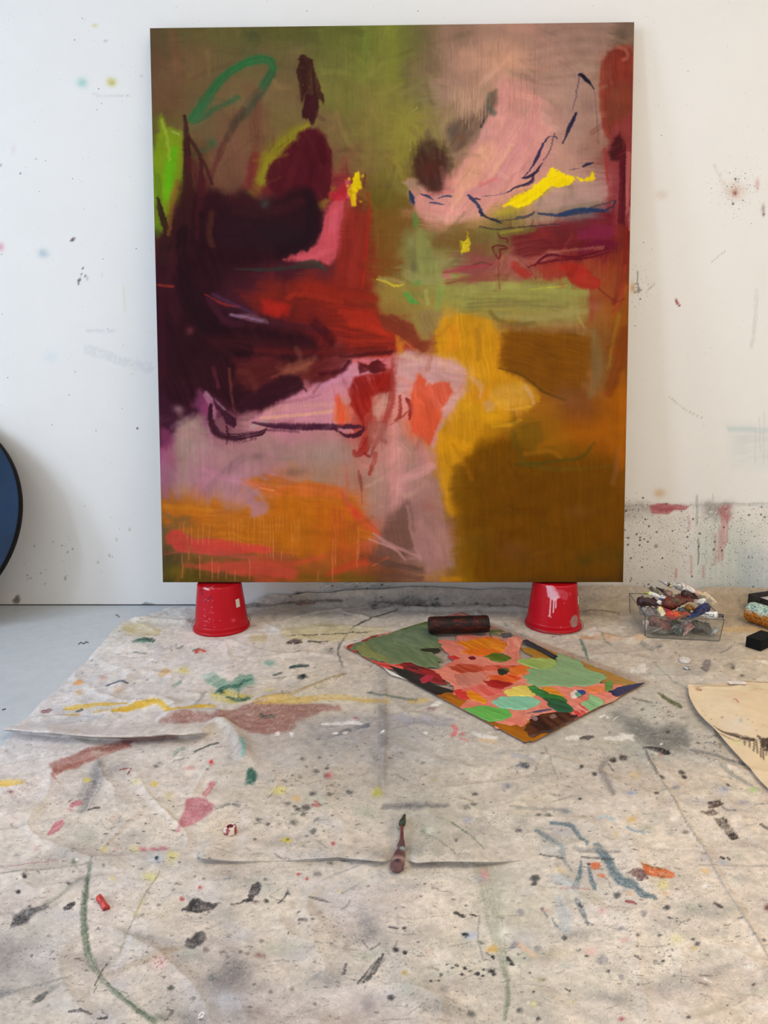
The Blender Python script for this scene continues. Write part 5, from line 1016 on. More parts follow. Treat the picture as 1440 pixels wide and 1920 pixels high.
    bl([(341, 1711), (352, 1704), (362, 1692), (372, 1689), (384, 1696), (398, 1699), (411, 1698), (402, 1708), (388, 1714), (372, 1717), (356, 1715)], K, .93, 4, 3, 8); sp(355, 1690, 7, 4, (150, 148, 148), .7); bl([(346, 1778), (350, 1768), (360, 1764), (366, 1754), (378, 1749), (387, 1756), (386, 1768), (376, 1776), (362, 1784), (350, 1784)], (62, 60, 60), .92, 6, 3, 8)
    bl([(462, 1692), (468, 1676), (474, 1664), (484, 1658), (490, 1666), (488, 1680), (478, 1684), (474, 1694), (462, 1698)], K, .93, 4, 3, 8); st([(434, 1701), (450, 1698), (462, 1692)], [3, 3, 5], (52, 54, 54), .9); sp(500, 1695, 5, 4, (52, 50, 52), .9, p=2); sp(480, 1695, 6, 3, (70, 54, 54), .8)
    for x, y in ((376, 1671), (342, 1692), (560, 1645), (576, 1653), (626, 1585)): sp(x, y, 4.2, 3.6, (166, 70, 72), .9, p=2)
    for x, y, r in ((383, 1657, 3), (366, 1652, 2.5), (392, 1715, 2.5), (320, 1859, 5), (386, 1786, 5), (415, 1790, 4), (427, 1798, 3.5), (452, 1790, 3.5), (464, 1793, 4), (490, 1770, 4), (298, 1703, 3), (364, 1880, 3), (508, 1865, 4.5), (548, 1858, 4), (590, 1888, 4), (590, 1812, 3), (635, 1858, 3)): sp(x, y, r * 1.2, r, (122, 112, 106), .85, p=2)
    sp(321, 1859, 6, 5, (76, 82, 76), .8, p=2); sp(303, 1814, 15, 9, (214, 176, 170), .8, -15, gr=.6); R.dots(26, 290, 1805, 318, 1824, .8, 2, [(120, 44, 52), (150, 60, 66)], .9, .8, 31)
    sp(425, 1838, 46, 34, (112, 107, 108), .62, -25); sp(448, 1820, 24, 30, (98, 96, 98), .45, -30); sp(410, 1856, 40, 20, (120, 116, 116), .45); sp(470, 1905, 40, 16, (122, 112, 108), .5); sp(400, 1840, 10, 8, (90, 100, 98), .6); sp(430, 1878, 36, 14, (170, 174, 184), .5)
    sp(8, 1800, 26, 40, (134, 130, 130), .6, 20); sp(30, 1780, 30, 14, (150, 146, 144), .5); sp(2, 1870, 30, 10, (110, 112, 116), .6, -20); st([(66, 1884), (76, 1876), (88, 1866)], [8, 12, 6], (56, 58, 58), .88, .5, .5); st([(60, 1890), (100, 1860), (118, 1852)], 8, (130, 128, 122), .5, .8)
    st([(130, 1904), (150, 1902), (172, 1908)], 5, (70, 66, 70), .85, .4, .8, .7); st([(185, 1917), (200, 1914)], 5, (66, 62, 66), .8); st([(310, 1920), (318, 1910), (324, 1902)], 5, (104, 100, 96), .8); st([(372, 1914), (376, 1906), (382, 1905), (380, 1912), (372, 1914)], 2, (236, 234, 230), .9); sp(300, 1915, 14, 6, (84, 96, 86), .6)
    # ---- centre
    bl([(528, 1182), (560, 1176), (600, 1172), (650, 1176), (700, 1180), (735, 1182), (690, 1196), (640, 1204), (580, 1206), (540, 1204), (524, 1194)], (198, 184, 138), .8, 10, 4, ang=0, br=.45); sp(620, 1178, 20, 6, (150, 144, 116), .6); st([(545, 1196), (620, 1192), (690, 1188)], 1.6, (70, 60, 56), .8, .4, .9, .8); bl([(470, 1196), (500, 1196), (500, 1206), (470, 1208)], (196, 176, 120), .6, 6, 3)
    sp(514, 1186, 14, 10, (226, 226, 226), .8, gr=.3); st([(541, 1209), (554, 1206), (566, 1207)], [5, 9, 4], (62, 48, 48), .92); st([(577, 1207), (600, 1207), (614, 1206)], 2.6, (66, 62, 60), .85); st([(546, 1228), (565, 1224)], 2, (110, 106, 100), .7)
    sp(506, 1246, 12, 6, (110, 156, 142), .8, p=1.3); st([(545, 1254), (562, 1251), (578, 1252)], [5, 6, 4], (40, 64, 60), .9, .5, .8); sp(567, 1273, 10, 5, (24, 38, 36), .97, p=2.5); st([(515, 1268), (528, 1264)], 4, (66, 84, 80), .8); sp(618, 1224, 9, 5, (110, 112, 110), .7, gr=.4); sp(504, 1296, 8, 5, (206, 196, 120), .6)
    st([(480, 1316), (520, 1312), (560, 1302), (600, 1286), (650, 1266)], [3, 4, 4, 3, 2], (146, 126, 92), .7, .7); st([(480, 1322), (530, 1316), (560, 1316), (600, 1312), (640, 1310), (690, 1316), (730, 1318)], [8, 10, 12, 9, 9, 8, 6], (202, 170, 88), .8, .6, .6, grain=.2); st([(770, 1318), (800, 1316)], 8, (204, 170, 90), .7, .7); st([(690, 1300), (720, 1308), (780, 1315)], 4, (84, 100, 88), .7, .6, .7)  # first stroke paints the shadow along the diagonal fold
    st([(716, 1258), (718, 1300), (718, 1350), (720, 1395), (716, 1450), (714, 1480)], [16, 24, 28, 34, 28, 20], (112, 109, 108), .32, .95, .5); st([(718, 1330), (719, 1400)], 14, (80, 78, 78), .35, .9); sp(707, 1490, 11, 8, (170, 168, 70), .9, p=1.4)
    bl([(560, 1345), (660, 1340), (740, 1350), (840, 1350), (840, 1368), (740, 1390), (640, 1400), (580, 1385)], (150, 148, 150), .5, 22, 6, ang=2, br=.6, grain=.2); bl([(730, 1348), (800, 1346), (850, 1352), (848, 1364), (760, 1366)], (140, 140, 158), .6, 10, 4, ang=3, br=.7, grain=.3); st([(604, 1361), (640, 1359), (662, 1356), (680, 1361)], [4, 6, 9, 3], (226, 224, 222), .9, .4, .6)
    st([(668, 1368), (690, 1364)], 9, (84, 92, 102), .8, .6, .7); st([(615, 1390), (635, 1380), (655, 1373)], [4, 8, 8], (88, 90, 92), .8, .6, .7); st([(640, 1358), (664, 1346)], 4, (170, 168, 170), .6); sp(666, 1349, 4, 2, (150, 50, 60), .8)
    bl([(780, 1336), (800, 1329), (820, 1317), (830, 1322), (820, 1328), (800, 1331)], (230, 228, 224), .95, 3, 2, 6); sp(808, 1333, 9, 4, (120, 84, 92), .7); st([(840, 1340), (872, 1350)], 4, (140, 138, 136), .6)
    for x, y in ((521, 1380), (546, 1380), (630, 1379), (648, 1379), (718, 1380), (797, 1378)): sp(x, y, 5, 3, (232, 230, 226), .95, p=2)
    st([(852, 1365), (855, 1375), (850, 1384)], 7, (206, 84, 88), .85, .4, .5, .8); sp(868, 1380, 4, 3, (206, 80, 84), .9); st([(862, 1388), (880, 1394)], 3, (206, 120, 116), .7); bl([(885, 1376), (905, 1382), (935, 1388), (930, 1394), (895, 1386)], (228, 226, 222), .8, 4, 3); st([(900, 1392), (930, 1396)], 7, (206, 176, 136), .7)
    for x, y, r in ((592, 1450, 6), (612, 1460, 6), (568, 1429, 5), (613, 1445, 4), (600, 1425, 3), (586, 1493, 6), (618, 1495, 5), (655, 1490, 7), (540, 1511, 6), (573, 1518, 8), (560, 1522, 5), (553, 1517, 4), (568, 1530, 5), (595, 1541, 6), (552, 1546, 8), (587, 1562, 6), (503, 1549, 4), (484, 1541, 5), (520, 1533, 3), (540, 1680, 4), (498, 1655, 4), (602, 1716, 4), (587, 1734, 4), (607, 1726, 3), (690, 1665, 4), (888, 1511, 5), (875, 1517, 6), (790, 1684, 4), (855, 1580, 4), (867, 1617, 4), (1028, 1533, 6), (973, 1562, 6), (793, 1434, 4), (890, 1492, 5), (850, 1690, 3)):
        sp(x, y, r * 1.15, r * .72, (88, 88, 84) if (x + y) % 3 else (60, 60, 60), .75, 0, p=2)
    sp(616, 1461, 6, 5, (196, 70, 70), .85, gr=.3); sp(523, 1487, 13, 6, (206, 192, 80), .75, gr=.4); sp(556, 1501, 9, 5, (206, 156, 90), .8); st([(590, 1506), (600, 1516), (586, 1514)], 4, (170, 90, 88), .7); sp(538, 1579, 8, 4, (214, 200, 30), .9, p=1.4); sp(539, 1578, 3, 2, (60, 56, 30), .9); sp(600, 1542, 10, 6, (180, 186, 180), .6)
    st([(405, 1520), (430, 1512), (450, 1516)], 6, (110, 108, 106), .7, .5, .8, grain=.4); sp(415, 1560, 40, 26, (206, 186, 150), .4); sp(455, 1560, 14, 40, (214, 212, 218), .5)
    bl([(743, 1496), (838, 1498), (842, 1560), (830, 1604), (745, 1606)], (164, 160, 148), .5, 6, 2); st([(720, 1516), (760, 1514), (800, 1516), (838, 1514)], [8, 12, 10, 8], (104, 104, 106), .65, .9, .5); sp(775, 1513, 20, 6, (86, 88, 90), .5); sp(735, 1560, 8, 40, (150, 148, 152), .45); sp(805, 1561, 10, 7, (200, 208, 192), .8); sp(794, 1562, 6, 5, (110, 120, 106), .6)
    gg = (120, 128, 108)
    st([(845, 1548), (880, 1570), (906, 1592)], 3, (92, 108, 92), .7, .5, .6, grain=.2); st([(790, 1562), (820, 1580), (850, 1596)], 3, gg, .6, grain=.3)
    for dx in (0, 9, 18, 28): st([(890 + dx, 1628), (906 + dx, 1680), (918 + dx * .8, 1740), (935 + dx * .5, 1800), (952, 1860), (946, 1915)], 7, gg, .4, .9, .6, .5, grain=.38)
    st([(900, 1720), (896, 1760), (905, 1800)], 4, (120, 120, 116), .5, grain=.3); sp(945, 1755, 18, 14, (224, 226, 216), .7); sp(925, 1690, 34, 60, (176, 178, 160), .35)
    sp(693, 1748, 17, 26, (134, 131, 130), .75, 8); st([(680, 1770), (694, 1784), (712, 1774)], 3, (84, 84, 84), .7); sp(684, 1730, 14, 12, (120, 120, 124), .5)
    for dx in (0, 7, 13, 20): st([(670 + dx, 1854 - dx * .3), (684 + dx, 1836 - dx * .5), (698 + dx, 1814 - dx)], 4, (72, 72, 72), .85, .4, .8, .5)
    st([(700, 1826), (722, 1802)], 5, (130, 126, 122), .6, grain=.4); st([(642, 1834), (648, 1814)], 5, (84, 82, 82), .8, .4, .7, .6); st([(580, 1690), (598, 1691), (620, 1696)], [3, 5, 2], (64, 64, 64), .9); st([(540, 1676), (530, 1692), (522, 1700)], 3.5, (70, 70, 70), .85); st([(640, 1710), (652, 1702), (656, 1692)], 4, (110, 108, 106), .7); st([(562, 1732), (575, 1735)], 6, (84, 82, 80), .8)
    sp(595, 1645, 7, 4, (56, 58, 58), .85, gr=.4); sp(620, 1625, 6, 3, (60, 62, 62), .8); sp(636, 1675, 5, 3, (206, 180, 90), .7); st([(640, 1680), (668, 1664)], 3, (130, 126, 128), .7); st([(690, 1654), (710, 1660)], 4, (190, 190, 192), .8); sp(715, 1645, 10, 12, (150, 150, 156), .5); sp(640, 1690, 60, 50, (190, 188, 192), .35)
    sp(855, 1716, 5, 4, (24, 24, 26), .97, p=2); st([(858, 1718), (870, 1722)], 6, (26, 26, 28), .95, .3); sp(882, 1758, 12, 8, (160, 172, 200), .8); sp(872, 1757, 7, 4, (22, 24, 30), .97, p=2); st([(884, 1719), (893, 1721)], 3, (40, 40, 40), .9); sp(923, 1783, 11, 8, (204, 160, 80), .85, p=1.5); sp(923, 1798, 4, 3, (36, 34, 34), .95, p=2); st([(952, 1800), (960, 1812)], 6, (44, 46, 44), .9)
    for x, y, r in ((856, 1818, 4), (872, 1822, 4), (866, 1834, 4), (882, 1827, 3), (895, 1831, 5), (921, 1825, 7), (908, 1822, 3), (925, 1833, 4), (848, 1822, 2.5), (838, 1815, 3), (827, 1834, 4), (808, 1847, 3.5), (823, 1846, 3), (905, 1835, 3), (732, 1877, 7), (742, 1786, 6), (758, 1744, 4), (760, 1792, 5), (753, 1634, 5)): sp(x, y, r, r * .8, (40, 40, 42), .95, p=2)
    sp(758, 1832, 6, 5, (166, 140, 66), .85, p=1.5); st([(730, 1742), (745, 1745)], 4, (60, 60, 62), .8); sp(831, 1867, 9, 8, (130, 126, 120), .8); sp(883, 1906, 9, 8, (84, 86, 84), .9, p=1.6); sp(690, 1890, 24, 18, (132, 126, 128), .6); sp(740, 1830, 14, 26, (170, 166, 168), .5); sp(803, 1790, 8, 4, (190, 150, 146), .6); sp(486, 1795, 12, 6, (126, 90, 86), .7); st([(575, 1850), (600, 1832)], 5, (140, 140, 142), .6)
    st([(720, 1722), (770, 1726), (840, 1720)], 2, (166, 152, 132), .6); sp(640, 1780, 12, 10, (190, 184, 178), .5); sp(650, 1780, 5, 9, (140, 128, 116), .6); sp(908, 1645, 8, 12, (200, 130, 128), .75); sp(900, 1652, 8, 6, (140, 146, 166), .6); sp(876, 1542, 8, 5, (150, 156, 190), .7)
    for x in (745, 806, 972): st([(x, 1700), (x + 4, 1800), (x + 6, 1920)], 3, (176, 166, 152), .4, .7)
    # ---- right
    sb = (86, 108, 120)
    st([(1032, 1548), (1055, 1549), (1073, 1553), (1086, 1572), (1101, 1592)], [4, 6, 8, 9, 8], sb, .85, .6, .6, grain=.2); st([(1120, 1597), (1138, 1618), (1150, 1644), (1166, 1660), (1190, 1670), (1205, 1684), (1228, 1693)], [14, 16, 16, 17, 15, 12, 6], sb, .88, .6, .5, grain=.18)
    st([(1008, 1564), (1028, 1578), (1050, 1594), (1057, 1618), (1070, 1638)], [10, 10, 8, 8, 4], (110, 124, 132), .8, .7, .6, grain=.25); st([(1012, 1608), (1035, 1614), (1056, 1618)], 3, (70, 78, 82), .8); st([(1020, 1590), (1050, 1606)], 18, (160, 166, 168), .4, .9, .7); st([(1090, 1620), (1087, 1645), (1078, 1671)], [4, 8, 12], (88, 110, 122), .85, .5, .6); st([(1103, 1630), (1107, 1652), (1114, 1672)], [5, 9, 7], (88, 108, 118), .85, .5, .6)
    st([(1040, 1655), (1060, 1660), (1078, 1670)], 16, (170, 180, 186), .6, .8, .7); st([(1050, 1672), (1080, 1674), (1105, 1673)], 4, (176, 130, 126), .5); st([(1048, 1692), (1056, 1716), (1060, 1742)], [16, 20, 22], (164, 174, 182), .75, .8, .7, bs=2, grain=.2); st([(1080, 1694), (1092, 1714), (1102, 1738)], [6, 8, 5], (116, 126, 132), .8, .6, .6, grain=.25); st([(1036, 1726), (1040, 1736), (1046, 1742)], 4, (100, 120, 130), .7); st([(1085, 1700), (1092, 1706)], 4, (50, 52, 56), .9); st([(1016, 1708), (1026, 1724)], 4, (110, 112, 114), .7)
    sp(1060, 1524, 10, 6, (84, 96, 120), .7); st([(1120, 1540), (1130, 1534), (1150, 1540)], 5, (150, 178, 190), .7, grain=.3); st([(1175, 1556), (1190, 1568), (1206, 1570)], 4, (130, 160, 176), .8, grain=.2); st([(960, 1518), (1000, 1520), (1060, 1522)], 6, (130, 128, 124), .5, .8); st([(1075, 1600), (1110, 1602), (1160, 1604)], 5, (120, 116, 114), .6, .6, .8, grain=.3); st([(1090, 1612), (1150, 1618)], 4, (70, 76, 78), .7, grain=.3)
    bl([(1203, 1627), (1220, 1630), (1245, 1634), (1262, 1640), (1266, 1646), (1258, 1652), (1240, 1652), (1220, 1650), (1206, 1645)], (198, 98, 52), .94, 4, 3, 8, ang=8, br=.35); bl([(1178, 1645), (1186, 1640), (1200, 1640), (1216, 1648), (1214, 1656), (1204, 1660), (1190, 1654)], (112, 84, 82), .92, 4, 3, 8); st([(1202, 1629), (1240, 1634)], 3, (116, 88, 50), .7); sp(1240, 1650, 7, 3, (110, 64, 44), .7)
    bl([(1106, 1624), (1122, 1622), (1128, 1630), (1116, 1638), (1106, 1634)], (206, 98, 56), .92, 3, 2); bl([(1117, 1645), (1132, 1644), (1137, 1652), (1122, 1652)], (206, 106, 64), .85, 3, 3); sp(1104, 1626, 3, 2.5, (30, 30, 32), .95, p=2); sp(1180, 1682, 5, 4, (214, 160, 110), .7); sp(1243, 1664, 9, 10, (216, 208, 120), .75); sp(1247, 1680, 4, 3, (214, 150, 100), .7); sp(1322, 1636, 8, 5, (210, 176, 120), .8); sp(1183, 1543, 9, 6, (206, 168, 96), .8, gr=.3); sp(1155, 1572, 4, 7, (206, 176, 116), .7); sp(1050, 1640, 14, 6, (222, 206, 160), .7); sp(1267, 1767, 14, 10, (222, 216, 160), .7)
    sp(1355, 1622, 7, 5, (150, 158, 186), .7); sp(1335, 1603, 26, 8, (196, 176, 160), .5); sp(1290, 1618, 10, 5, (206, 186, 176), .6); sp(1355, 1642, 12, 6, (190, 176, 168), .5); sp(1390, 1652, 16, 10, (176, 174, 172), .5)
    for x, y, r in ((1127, 1804, 11), (1163, 1747, 7), (1207, 1721, 7), (977, 1715, 7), (1164, 1837, 6), (1010, 1783, 8), (965, 1776, 8)): sp(x, y, r, r * .85, (134, 130, 136), .85, p=2)
    for x, y, r in ((1058, 1763, 6), (1250, 1706, 7), (1307, 1776, 6), (1002, 1653, 8), (1002, 1663, 6), (1156, 1685, 7), (1010, 1533, 5), (973, 1900, 6), (1008, 1918, 5), (1290, 1917, 5), (972, 1793, 3), (982, 1801, 3), (1000, 1868, 3), (993, 1828, 2.5), (1236, 1758, 5), (1253, 1776, 3), (1300, 1769, 4), (1140, 1825, 4), (1363, 1894, 3)): sp(x, y, r, r * .75, (66, 66, 68), .9, p=2)
    st([(975, 1776), (990, 1788), (1004, 1796)], 9, (214, 172, 140), .7, .7); sp(1045, 1790, 26, 12, (188, 176, 152), .6); st([(1175, 1698), (1186, 1699), (1194, 1704)], [8, 5, 2], (130, 44, 56), .85); sp(1128, 1715, 9, 6, (206, 150, 146), .6, gr=.6); sp(1170, 1769, 7, 4, (210, 140, 136), .6, gr=.3); sp(1108, 1788, 10, 7, (226, 176, 170), .7); sp(1300, 1784, 7, 4, (190, 166, 120), .8); sp(1060, 1814, 12, 6, (166, 170, 164), .6); sp(1016, 1841, 7, 4, (150, 140, 100), .7); sp(1000, 1890, 5, 5, (206, 204, 130), .8); sp(1072, 1885, 4, 3, (206, 204, 130), .7); sp(1195, 1760, 3, 3, (60, 60, 60), .9)
    st([(1260, 1500), (1285, 1545), (1323, 1604), (1360, 1672), (1400, 1735), (1440, 1800)], 3.5, (152, 142, 130), .7, .6, .4); st([(1100, 1597), (1250, 1600), (1440, 1601)], 3, (176, 164, 150), .6, .6, .5); st([(1310, 1625), (1440, 1628)], 3, (160, 150, 140), .6, .6)  # long grey strokes: crease shade painted into the cloth colour
    bl([(1326, 1512), (1348, 1504), (1352, 1514), (1338, 1518)], (74, 62, 56), .85, 4, 4, 6, grain=.4); bl([(1312, 1526), (1335, 1522), (1348, 1530), (1332, 1536)], (96, 80, 70), .8, 4, 4, 6, grain=.45); bl([(1336, 1540), (1358, 1536), (1372, 1556), (1384, 1574), (1370, 1578), (1356, 1560)], (70, 62, 54), .85, 4, 4, 6, grain=.45); bl([(1362, 1570), (1376, 1566), (1386, 1576), (1372, 1580)], (40, 34, 32), .9, 3, 2); st([(1348, 1510), (1360, 1522), (1380, 1526)], 2, (90, 88, 86), .7); sp(1392, 1508, 14, 5, (140, 138, 146), .7); st([(1426, 1550), (1440, 1558)], 6, (74, 68, 62), .85)
    st([(1352, 1611), (1357, 1613)], 4, (36, 34, 32), .95); st([(1363, 1612), (1368, 1615)], 4, (40, 36, 34), .95); sp(1285, 1565, 6, 3, (70, 66, 64), .85); sp(1257, 1568, 7, 5, (150, 148, 146), .6, gr=.6); sp(1262, 1541, 7, 4, (230, 228, 222), .9, p=1.6); sp(1323, 1665, 7, 4, (232, 230, 226), .9, p=1.6); sp(1390, 1790, 12, 8, (226, 220, 210), .8); sp(1403, 1820, 9, 6, (230, 226, 218), .85); st([(1320, 1842), (1334, 1848)], 3, (232, 230, 224), .9); sp(1407, 1845, 26, 14, (176, 166, 156), .5); sp(1412, 1854, 4, 3, (60, 56, 54), .9); sp(1414, 1688, 14, 8, (180, 170, 154), .7, gr=.7); st([(1340, 1699), (1352, 1706)], 6, (70, 64, 62), .85, grain=.3); sp(1438, 1706, 5, 7, (80, 40, 44), .8); sp(1432, 1768, 4, 3, (60, 56, 56), .8); st([(1190, 1800), (1200, 1806)], 4, (70, 70, 70), .8); R.dots(26, 1225, 1780, 1260, 1815, 1.2, 3, [(60, 58, 58)], .85, .7, 17)
    st([(1060, 1858), (1068, 1863)], 3, (50, 50, 50), .9); sp(1165, 1916, 6, 4, (140, 50, 60), .7)
    # upper right, around the palette
    bl([(1160, 1345), (1190, 1352), (1227, 1366), (1262, 1362), (1284, 1366), (1298, 1388), (1290, 1404), (1268, 1418), (1236, 1410), (1200, 1390), (1176, 1372)], (92, 95, 93), .72, 22, 6, ang=10, br=.3); bl([(1165, 1330), (1200, 1352), (1240, 1370), (1230, 1390), (1180, 1380), (1130, 1352)], (120, 122, 118), .5, 24, 6); st([(1208, 1407), (1228, 1409), (1248, 1415), (1256, 1416)], [5, 8, 8, 4], (36, 36, 38), .95, .4, .3); sp(1210, 1414, 14, 6, (180, 190, 190), .5); sp(1252, 1376, 4, 3, (44, 44, 44), .9); sp(1240, 1398, 2.6, 2, (238, 236, 230), .95, p=2)
    st([(1062, 1388), (1080, 1387), (1096, 1388)], [6, 9, 6], (224, 220, 212), .9, .4, .4); st([(1134, 1388), (1160, 1388), (1176, 1384), (1188, 1390)], [5, 8, 9, 4], (222, 220, 212), .9, .4, .5); sp(1185, 1382, 5, 3, (230, 228, 222), .9, p=2); st([(1088, 1388), (1100, 1387), (1112, 1386)], [4, 8, 4], (58, 54, 52), .92); sp(1166, 1379, 6, 3, (220, 218, 212), .8); st([(1126, 1348), (1134, 1344), (1138, 1348)], 3, (226, 224, 218), .85); st([(1150, 1352), (1158, 1346)], 2.5, (220, 218, 212), .8)
    st([(1233, 1303), (1245, 1310), (1262, 1320), (1276, 1327)], [2, 5, 7, 7], (74, 80, 42), .9, .5, .3); st([(1186, 1312), (1222, 1320)], 3, (90, 92, 80), .6); bl([(1200, 1320), (1235, 1325), (1228, 1352), (1205, 1348)], (190, 194, 182), .6, 20, 5); R.dots(60, 1195, 1318, 1270, 1366, .9, 2.4, [(70, 68, 66)], .8, .7, 77)
    bl([(1085, 1196), (1120, 1194), (1150, 1197), (1180, 1200), (1206, 1197), (1208, 1205), (1160, 1206), (1120, 1201), (1090, 1203)], (196, 146, 106), .75, 7, 4, ang=3, br=.6, grain=.25); st([(1356, 1182), (1390, 1182), (1440, 1184)], 10, (206, 170, 116), .7, .7, .5); st([(1100, 1188), (1112, 1184), (1108, 1192)], 9, (216, 212, 204), .85, .4, .6, .6); st([(1125, 1180), (1150, 1186), (1170, 1178)], 4, (214, 206, 192), .7, .5, .8); st([(1087, 1203), (1094, 1216), (1102, 1240)], [3, 5, 4], (88, 112, 98), .85, .5, .5); st([(1128, 1194), (1138, 1208), (1146, 1214)], 4, (110, 128, 116), .7)
    st([(1204, 1208), (1224, 1222)], 6, (110, 116, 116), .6, .6, .7); sp(1235, 1218, 5, 3, (90, 92, 96), .8); sp(1340, 1218, 26, 9, (150, 140, 128), .7, gr=.4); bl([(1318, 1240), (1330, 1240), (1334, 1248), (1326, 1264), (1318, 1256)], (116, 108, 112), .7, 4, 3, 6); st([(1316, 1256), (1325, 1264)], 4, (70, 62, 66), .8); sp(1370, 1252, 9, 5, (130, 126, 116), .7); sp(1374, 1256, 3, 3, (66, 60, 52), .9); sp(1385, 1260, 6, 2.5, (226, 222, 212), .8); sp(1391, 1271, 4, 2.5, (56, 52, 50), .9); sp(1412, 1240, 12, 4, (190, 170, 136), .7); sp(1430, 1246, 10, 3, (232, 226, 214), .85)
    bl([(1180, 1255), (1206, 1248), (1218, 1256), (1208, 1264), (1184, 1264)], (226, 222, 214), .85, 5, 4, 8, grain=.25); st([(1230, 1250), (1262, 1280), (1290, 1296)], 3, (130, 136, 126), .6, .6); sp(1240, 1262, 20, 10, (190, 196, 188), .5); st([(1350, 1226), (1362, 1222), (1372, 1216)], 2.4, (110, 104, 96), .7); sp(1298, 1262, 24, 9, (150, 146, 142), .6, gr=.5)
    st([(1140, 1425), (1126, 1448), (1138, 1470), (1150, 1492)], [8, 12, 14, 10], (118, 114, 112), .65, .8, .4); st([(1020, 1400), (1036, 1440), (1046, 1466)], 2.4, (140, 134, 126), .7); st([(1207, 1407), (1218, 1432), (1232, 1455)], 4, (84, 82, 82), .7, .5); st([(1232, 1455), (1268, 1515)], 2.4, (140, 132, 124), .7); st([(1294, 1410), (1330, 1420), (1360, 1432), (1394, 1438)], [4, 6, 7, 6], (118, 120, 120), .8, .6, .5); st([(1346, 1436), (1375, 1458), (1410, 1478)], [4, 7, 4], (126, 128, 124), .7, .6, .5); R.dots(40, 1300, 1385, 1350, 1420, 1, 3, [(64, 64, 62)], .8, .7, 9)  # includes a crease running down from the black smear, its shade painted in
    for x, y, r in ((1150, 1430, 5), (1168, 1424, 7), (1150, 1428, 5), (1278, 1452, 5), (1282, 1460, 5), (1276, 1450, 4), (1114, 1456, 4), (1090, 1442, 4), (1231, 1493, 4), (1087, 1501, 3), (1365, 1477, 4), (1333, 1510, 5), (985, 1440, 6), (978, 1436, 4), (1242, 1461, 4)): sp(x, y, r * 1.2, r * .75, (58, 54, 52), .92, 10, p=2)
    sp(1183, 1493, 9, 4, (126, 138, 176), .8, gr=.2); sp(1357, 1488, 9, 6, (140, 148, 180), .75, gr=.4); sp(1412, 1487, 9, 6, (160, 196, 120), .75, gr=.5); sp(1190, 1456, 10, 6, (206, 176, 116), .6); sp(1265, 1483, 8, 4, (96, 100, 116), .7); sp(982, 1440, 12, 5, (90, 96, 116), .6); st([(960, 1420), (1000, 1428)], 6, (150, 152, 172), .5, grain=.3); sp(950, 1478, 8, 5, (96, 100, 124), .7); sp(915, 1461, 6, 4, (232, 230, 224), .8); st([(1140, 1436), (1150, 1448)], 2.5, (60, 56, 54), .8)
    st([(1330, 1518), (1352, 1512)], 6, (80, 64, 58), .8, grain=.3)
    # worn, scumbled paint: the weave shows through, edges break up
    dxy = 5.0
    wx = dxy * (fbm(R.X / 6, R.Y / 4, 6, 3) - 0.5); wy = dxy * 0.7 * (fbm(R.X / 6 + 30, R.Y / 4, 7, 3) - 0.5)
    J, I = np.meshgrid(np.arange(R.X.shape[1]), np.arange(R.X.shape[0]))
    i2 = np.clip(np.round(I + wy / 1.75), 0, R.X.shape[0] - 1).astype(int); j2 = np.clip(np.round(J + wx / 1.9), 0, R.X.shape[1] - 1).astype(int)
    R.C = R.C[i2, j2]
    g = 0.55 * vn(R.X / 2.3, R.Y / 1.9, 9) + 0.45 * fbm(R.X / 13, R.Y / 7, 10, 3)
    f = 0.36 * sst(0.50, 0.68, g)
    R.C += (base0 - R.C) * f[..., None]

